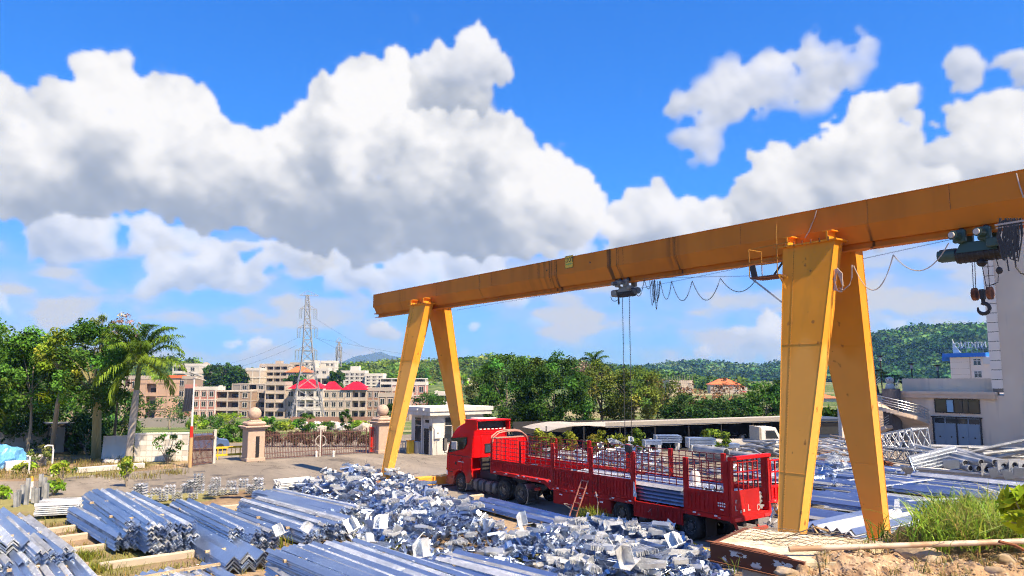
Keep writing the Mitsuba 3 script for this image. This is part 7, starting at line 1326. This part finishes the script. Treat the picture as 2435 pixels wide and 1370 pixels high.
m = prism([tuple(c[:2]) for c in cs], .09); part(sl, 'slab', (m[0] + [0, 0, ZS - .09], m[1]), 'm_slabtop')
e = lambda a, b, z0, z1, w: beam((a * [1, 1, 0]) + V(0, 0, (z0 + z1) / 2), (b * [1, 1, 0]) + V(0, 0, (z0 + z1) / 2), w, z1 - z0)
part(sl, 'steel_frame', [e(cs[0], cs[4], ZS - .15, ZS + .004, .05), e(cs[0], cs[1], ZS - .15, ZS + .003, .05)], 'm_peel', label='rusty frame channel with flaking white paint'); part(sl, 'frame_flange', [e(cs[0], cs[4], ZS - .165, ZS - .15, .11), e(cs[0], cs[1], ZS - .165, ZS - .15, .11)], 'm_rust')
u_ = unit(cs[4] - cs[0]); n_ = V(-u_[1], u_[0], 0); n_ = n_ if n_ @ BEAR > 0 else -n_
for s, w, q in ((.12, .2, .08), (.42, .26, .10), (.7, .18, .06)): c = cs[0] + (cs[4] - cs[0]) * s; part(sl, 'broken_edge', hull([tuple(c + u_ * a + n_ * b + V(0, 0, z)) for a, b in ((-w, -.005), (w, -.01), (w * .4, q), (-w * .6, q * .8)) for z in (.002, .012)]), 'm_rust')
w0 = cs[0] + u_ * .28 + n_ * .12; solo('masonry_pier', [beam(w0 + V(0, 0, -.68), w0 + u_ * 1.2 + V(0, 0, -.68), .10, 1.0)], 'm_plaster', 'pale masonry pier under the rusty framed slab', 'masonry')
grid = []
S0, S1, S2, S3 = cs[0], cs[1], cs[2], cs[4]
def onslab(a, b): p = (S0 * (1 - a) + S3 * a) * (1 - b) + (S1 * (1 - a) + S2 * a) * b; return V(p[0], p[1], ZS + .018 + .02 * math.sin(9 * a + 5 * b) ** 2)
for a in np.linspace(.03, 1.0, 15): grid.append(tube([onslab(a + .02 * math.sin(b * 7), b) for b in np.linspace(.3, .98, 8)], .0026, 4))
for b in np.linspace(.32, .98, 6): grid.append(tube([onslab(a, b + .012 * math.sin(a * 11)) for a in np.linspace(.02, 1, 12)], .0026, 4))
solo('wire_mesh', cat(grid), 'm_rust2', 'bent rusty wire mesh lying on the concrete slab', 'wire mesh'); mat('m_rust2', (.16, .11, .075), .8)
solo('twig', [tube([onslab(.35, .2) + [0, 0, .02], onslab(.5, .45) + [0, 0, .03], onslab(.58, .9) + [0, 0, .09]], .006, 5), tube([onslab(.52, .55) + [0, 0, .03], onslab(.6, .6) + [0, 0, .05], onslab(.7, .8) + [0, 0, .04]], .004, 4)], 'm_barkdark', 'thin forked twig lying on the slab', 'twig')
solo('twig', tube([onslab(.55, .98), onslab(.5, 1.02) + [0, 0, .06], onslab(.62, 1.0) + [0, 0, .02]], .012, 5), 'm_tan', 'short bent pale stick at the far edge of the slab', 'stick')
pa, pb2 = G(1876, 1306, ZS + .06), G(2470, 1286, ZS + .17)
t = thing('iron_pipe', 'long rust stained pale pipe lying across the mound and slab', 'pipe'); mat('m_pipe', (.52, .40, .29), .6, .2)
def f_pipe(p, n, uv): a = fb(p.x * 4, p.y * 4, p.z * 4, 4); return mx([.60, .49, .38], [.40, .24, .14], ss(.45, .72, a))
pmat('m_pipep', f_pipe, .6, .1); part(t, 'tube', pipe(pa, pb2, .025, .019, 16), 'm_pipep', smooth=40); part(t, 'bore', cyl(pa + unit(pb2 - pa) * .05, pa + unit(pb2 - pa) * .06, .020, 12), 'm_black')
q0, q1 = G(2376, 1288, ZS + .22), G(2450, 1316, ZS + .12); solo('rebar', tube([q0, (q0 + q1) / 2 + [0, 0, .02], q1], .014, 6), 'm_rust', 'rusty bar crossing the end of the pale pipe', 'bar')
def rock(px, py, s, sq, lab, z=4.55, m='m_rock', grp=None):
    v, f = ball((0, 0, 0), 1, 14); sd = int(px) % 17; v = v * (.55 + .9 * meshkit.fbm(v * 1.3 + sd, 4, sd)[:, None]); v = np.sign(v) * np.abs(v) ** .8 * [s, s * .8, s * sq]; solo('rock', (v + G(px, py, z), f), m, lab, 'rock', grp, smooth=28)
def f_rock(p, n, uv): a = fb(p.x * 7, p.y * 7, p.z * 7, 4); return mx(mx([.30, .225, .14], [.43, .36, .27], ss(.35, .65, a)), [.40, .26, .13], ss(.55, .75, fb(p.x * 4 + 5, p.y * 4, p.z * 4, 3)) * .8)
pmat('m_rock', f_rock, .95, bump=lambda p, n, uv: fb(p.x * 30, p.y * 30, p.z * 30, 4), bscale=.02)
for px, py, s, sq, lab in ((2192, 1335, .22, .6, 'large pale boulder set in the bare soil'), (2090, 1332, .10, .5, 'small white stone left of the boulder'), (2390, 1335, .09, .7, 'white stone near the right edge of the soil'), (2376, 1330, .06, .6, 'pebble sized stone beside the white one'), (2368, 1366, .10, .7, 'stone at the bottom right'), (2290, 1356, .15, .25, 'flat pale stone sunk in the soil'), (2428, 1318, .08, .6, 'grey stone at the right edge'), (1870, 1362, .10, .4, 'rounded pale stone at the foot of the slab'), (2000, 1352, .07, .5, 'lumpy clod left of the boulder'), (2140, 1362, .09, .5, 'small clod below the boulder'), (2235, 1300, .07, .5, 'whitish stone below the grass'), (2165, 1292, .08, .5, 'rubble lump above the pipe')): rock(px, py, s, sq, lab)
for i in range(70): rock(R_(1930, 2440), R_(1318, 1370), R_(.012, .034), R_(.5, .9), 'small clod of earth on the bare mound', 4.56, 'm_mound' if i % 9 else 'm_rock', 'clods of earth')
gv = []
for i in range(900):
    px, py = R_(1900, 2445), R_(1300, 1372); q = G(px, py, 4.6); X_, Y_ = camxy(q[0], q[1]); z = float(mound(np.array([X_]), np.array([Y_]))[0]); s = R_(.004, .016); v, f = ball((0, 0, 0), 1, 4); gv.append((v * [s, s * R_(.6, 1), s * R_(.5, .9)] + V(*XY(X_, Y_)[:2], z + s * .3), f))
solo('gravel', cat(gv), 'm_rock', 'loose small gravel strewn over the bare mound', 'gravel', kind='stuff')
m_, vc = join([(lambda X_, Y_: blades(V(*XY(X_, Y_)[:2], float(mound(np.array([X_]), np.array([Y_]))[0]) - .01), 9, .13, .02, (.26, .22, .09), 1.0, .003))(*camxy(*G(R_(1930, 2440), R_(1310, 1372), 4.6)[:2])) for i in range(60)]); solo('weeds', m_, 'm_leaf', 'sparse dry weeds on the bare mound', 'weeds', color=vc, kind='stuff')
solo('dead_stem', tube([GD(1952, 1372, 5.6), GD(1948, 1345, 5.6), GD(1941, 1318, 5.65)], .008, 5), 'm_barkdark', 'dark dead stem sticking up from the soil', 'stem')
for px, py in ((1868, 1350), (1745, 1362), (2040, 1330)): m_, vc = blades(G(px, py, 4.45), 10, .2, .02, (.16, .20, .04), .7, .004); solo('grass_tuft', m_, 'm_leaf', 'few thin blades growing at the edge of the slab', 'grass tuft', 'thin blades at the slab', color=vc)
# worker bending behind the near right leg
import manifold3d as m3
def sphere_at(c, r, n=20): return m3.Manifold.sphere(float(r), n).translate([float(x) for x in c])
def bones(J, B, edge=.03, it=6):
    body = None
    for a, b in B:
        h = m3.Manifold.batch_hull([sphere_at(J[a][0], J[a][1]), sphere_at(J[b][0], J[b][1])]); body = h if body is None else body + h
    body = body.refine_to_length(edge); mm = body.to_mesh(); tm = trimesh.Trimesh(mm.vert_properties[:, :3], mm.tri_verts, process=False); trimesh.smoothing.filter_taubin(tm, .5, -.53, it); return np.array(tm.vertices), np.array(tm.faces)
head = GD(1838, 1200, 26.3); L_ = -SIDE                          # he bends to the left of the picture
wk = thing('person', 'worker in red hard hat and orange vest bending behind the near right crane leg', 'person')
fw = unit(L_ * .95 - BEAR * .2); sd = V(-fw[1], fw[0], 0); hip = head - fw * .62 - V(0, 0, .62); hip[2] = max(hip[2], .95); zf = hip[2] - .88
S = lambda f_, s_, z_: hip + fw * f_ + sd * s_ + V(0, 0, z_)
J = dict(pel=(S(0, 0, .02), .15), wai=(S(.14, 0, .22), .14), che=(S(.34, 0, .40), .165), nec=(S(.48, 0, .52), .06), shl=(S(.40, .18, .44), .08), shr=(S(.40, -.18, .44), .08), ell=(S(.52, .24, .18), .05), elr=(S(.55, -.22, .20), .05), wrl=(S(.72, .14, .02), .036), wrr=(S(.72, -.10, .04), .036),
         hl=(S(0, .10, -.02), .105), hr=(S(0, -.10, -.02), .105), kl=(S(.10, .12, -.44), .065), kr=(S(.02, -.12, -.45), .065), al=(S(-.02, .12, -.82), .045), ar=(S(-.10, -.12, -.82), .045), tl=(S(.12, .13, -.86), .04), tr=(S(.04, -.13, -.86), .04))
mat('m_skin', (.40, .24, .17), .6); mat('m_shirt', (.66, .63, .56), .85); mat('m_vest', (.70, .20, .03), .7); mat('m_trouser', (.05, .07, .14), .85); mat('m_glove', (.06, .06, .07), .8); mat('m_helmet', (.75, .02, .015), .3)
part(wk, 'body', bones(J, [('pel', 'wai'), ('wai', 'che'), ('che', 'nec'), ('che', 'shl'), ('che', 'shr'), ('shl', 'ell'), ('ell', 'wrl'), ('shr', 'elr'), ('elr', 'wrr'), ('pel', 'hl'), ('pel', 'hr'), ('hl', 'kl'), ('kl', 'al'), ('hr', 'kr'), ('kr', 'ar'), ('al', 'tl'), ('ar', 'tr')]), 'm_shirt', smooth=True)
Jv = {k: (v[0], v[1] + .012) for k, v in J.items()}; part(wk, 'vest', bones(Jv, [('wai', 'che'), ('che', 'shl'), ('che', 'shr'), ('pel', 'wai')], .03, 4), 'm_vest', smooth=True)
part(wk, 'trousers', bones({k: (v[0], v[1] + .014) for k, v in J.items()}, [('pel', 'hl'), ('pel', 'hr'), ('hl', 'kl'), ('kl', 'al'), ('hr', 'kr'), ('kr', 'ar')], .03, 4), 'm_trouser', smooth=True)
part(wk, 'boot', bones({k: (v[0], v[1] + .015) for k, v in J.items()}, [('al', 'tl')], .02, 2), 'm_black', smooth=True); part(wk, 'boot', bones({k: (v[0], v[1] + .015) for k, v in J.items()}, [('ar', 'tr')], .02, 2), 'm_black', smooth=True)
hc_ = J['nec'][0] + fw * .09 + V(0, 0, .13); Jh = dict(n=(J['nec'][0], .055), j=(hc_ + fw * .06 - V(0, 0, .06), .055), c=(hc_, .085), b=(hc_ - fw * .03 + V(0, 0, .03), .095), no=(hc_ + fw * .115 - V(0, 0, .02), .016), ch=(hc_ + fw * .08 - V(0, 0, .10), .03), e1=(hc_ + sd * .085, .02), e2=(hc_ - sd * .085, .02), br=(hc_ + fw * .095 + V(0, 0, .02), .03))
hd = part(wk, 'head', bones(Jh, [('n', 'c'), ('c', 'b'), ('c', 'j'), ('j', 'ch'), ('c', 'no'), ('c', 'br'), ('c', 'e1'), ('c', 'e2')], .012, 3), 'm_skin', smooth=True)
for s_ in (-.032, .032): part(hd, 'eye', ball(hc_ + fw * .108 + sd * s_ + V(0, 0, .012), .011, 6), 'm_black')
part(hd, 'mouth', ball(hc_ + fw * .10 - V(0, 0, .07), (.02, .02, .006), 6), 'm_redlamp'); part(hd, 'hair', [ball(hc_ - fw * .02 + V(0, 0, .03), (.098, .098, .085), 10)], 'm_black', smooth=True)
v, f = ball((0, 0, 0), 1, 14); v = v[:] * [.135, .115, .10]; v[:, 2] = np.maximum(v[:, 2], -.01); hm = (v @ np.array([fw, sd, [0, 0, 1]]) + hc_ + V(0, 0, .06), f); part(wk, 'hard_hat', [hm, (lambda m: (m[0] @ np.array([fw, sd, [0, 0, 1]]) + hc_ + V(0, 0, .05), m[1]))(hull([(.19, -.07, 0), (.19, .07, 0), (.05, -.12, 0), (.05, .12, 0), (.19, -.07, .01), (.19, .07, .01), (.05, -.12, .012), (.05, .12, .012)]))], 'm_helmet', smooth=30)
for k, w in (('l', J['wrl'][0]), ('r', J['wrr'][0])):                   # gloved hands, fingers curled around a short bar
    a = unit(fw * .7 - V(0, 0, .7)); Jf, Bf = dict(w=(w, .034), p=(w + a * .08, .04)), [('w', 'p')]
    for i in range(4): o = w + a * .09 + sd * (.03 - .02 * i); L1 = (.038, .044, .042, .034)[i]; Jf[f'a{i}'] = (o, .011); Jf[f'b{i}'] = (o + a * L1, .010); c2 = unit(a * .4 - fw * .6 - V(0, 0, .4)); Jf[f'c{i}'] = (o + a * L1 + c2 * L1 * .8, .009); Bf += [('p', f'a{i}'), (f'a{i}', f'b{i}'), (f'b{i}', f'c{i}')]
    s_ = sd if k == 'r' else -sd; Jf['t1'] = (w + a * .04 + s_ * .045, .013); Jf['t2'] = (w + a * .08 + s_ * .06 - fw * .02, .011); Bf += [('w', 't1'), ('t1', 't2')]
    part(wk, 'hand', bones(Jf, Bf, .006, 3), 'm_glove', smooth=True)
solo('steel_bar', beam(J['wrl'][0] + unit(fw * .7 - V(0, 0, .7)) * .115 + sd * .2, J['wrr'][0] + unit(fw * .7 - V(0, 0, .7)) * .115 - sd * .25, .03, .03), 'm_galv_dull', 'short steel bar held by the worker', 'bar')
for c in ('tl', 'tr', 'al', 'ar'): pass
solo('work_platform', box(hip[0] - .9, hip[0] + .9, hip[1] - .8, hip[1] + .8, .01, max(.03, zf - .015)), 'm_galv', 'low stack of plates the worker stands on', 'steel stack')


# ------------------------------------------------------------------ distant air
scene['air'] = {'type': 'homogeneous', 'albedo': rgb(.36, .62, .95), 'sigma_t': rgb(.65e-4, .9e-4, 1.35e-4)}
scene['haze'] = {'type': 'cube', 'to_world': T4().translate([0, 0, 150]).scale([9300, 9300, 200]), 'bsdf': {'type': 'null'}, 'interior': {'type': 'ref', 'id': 'air'}}
labels['haze'] = {'kind': 'stuff', 'label': 'thin blue air over the far hills', 'category': 'haze'}
scene['camera']['medium'] = {'type': 'ref', 'id': 'air'}
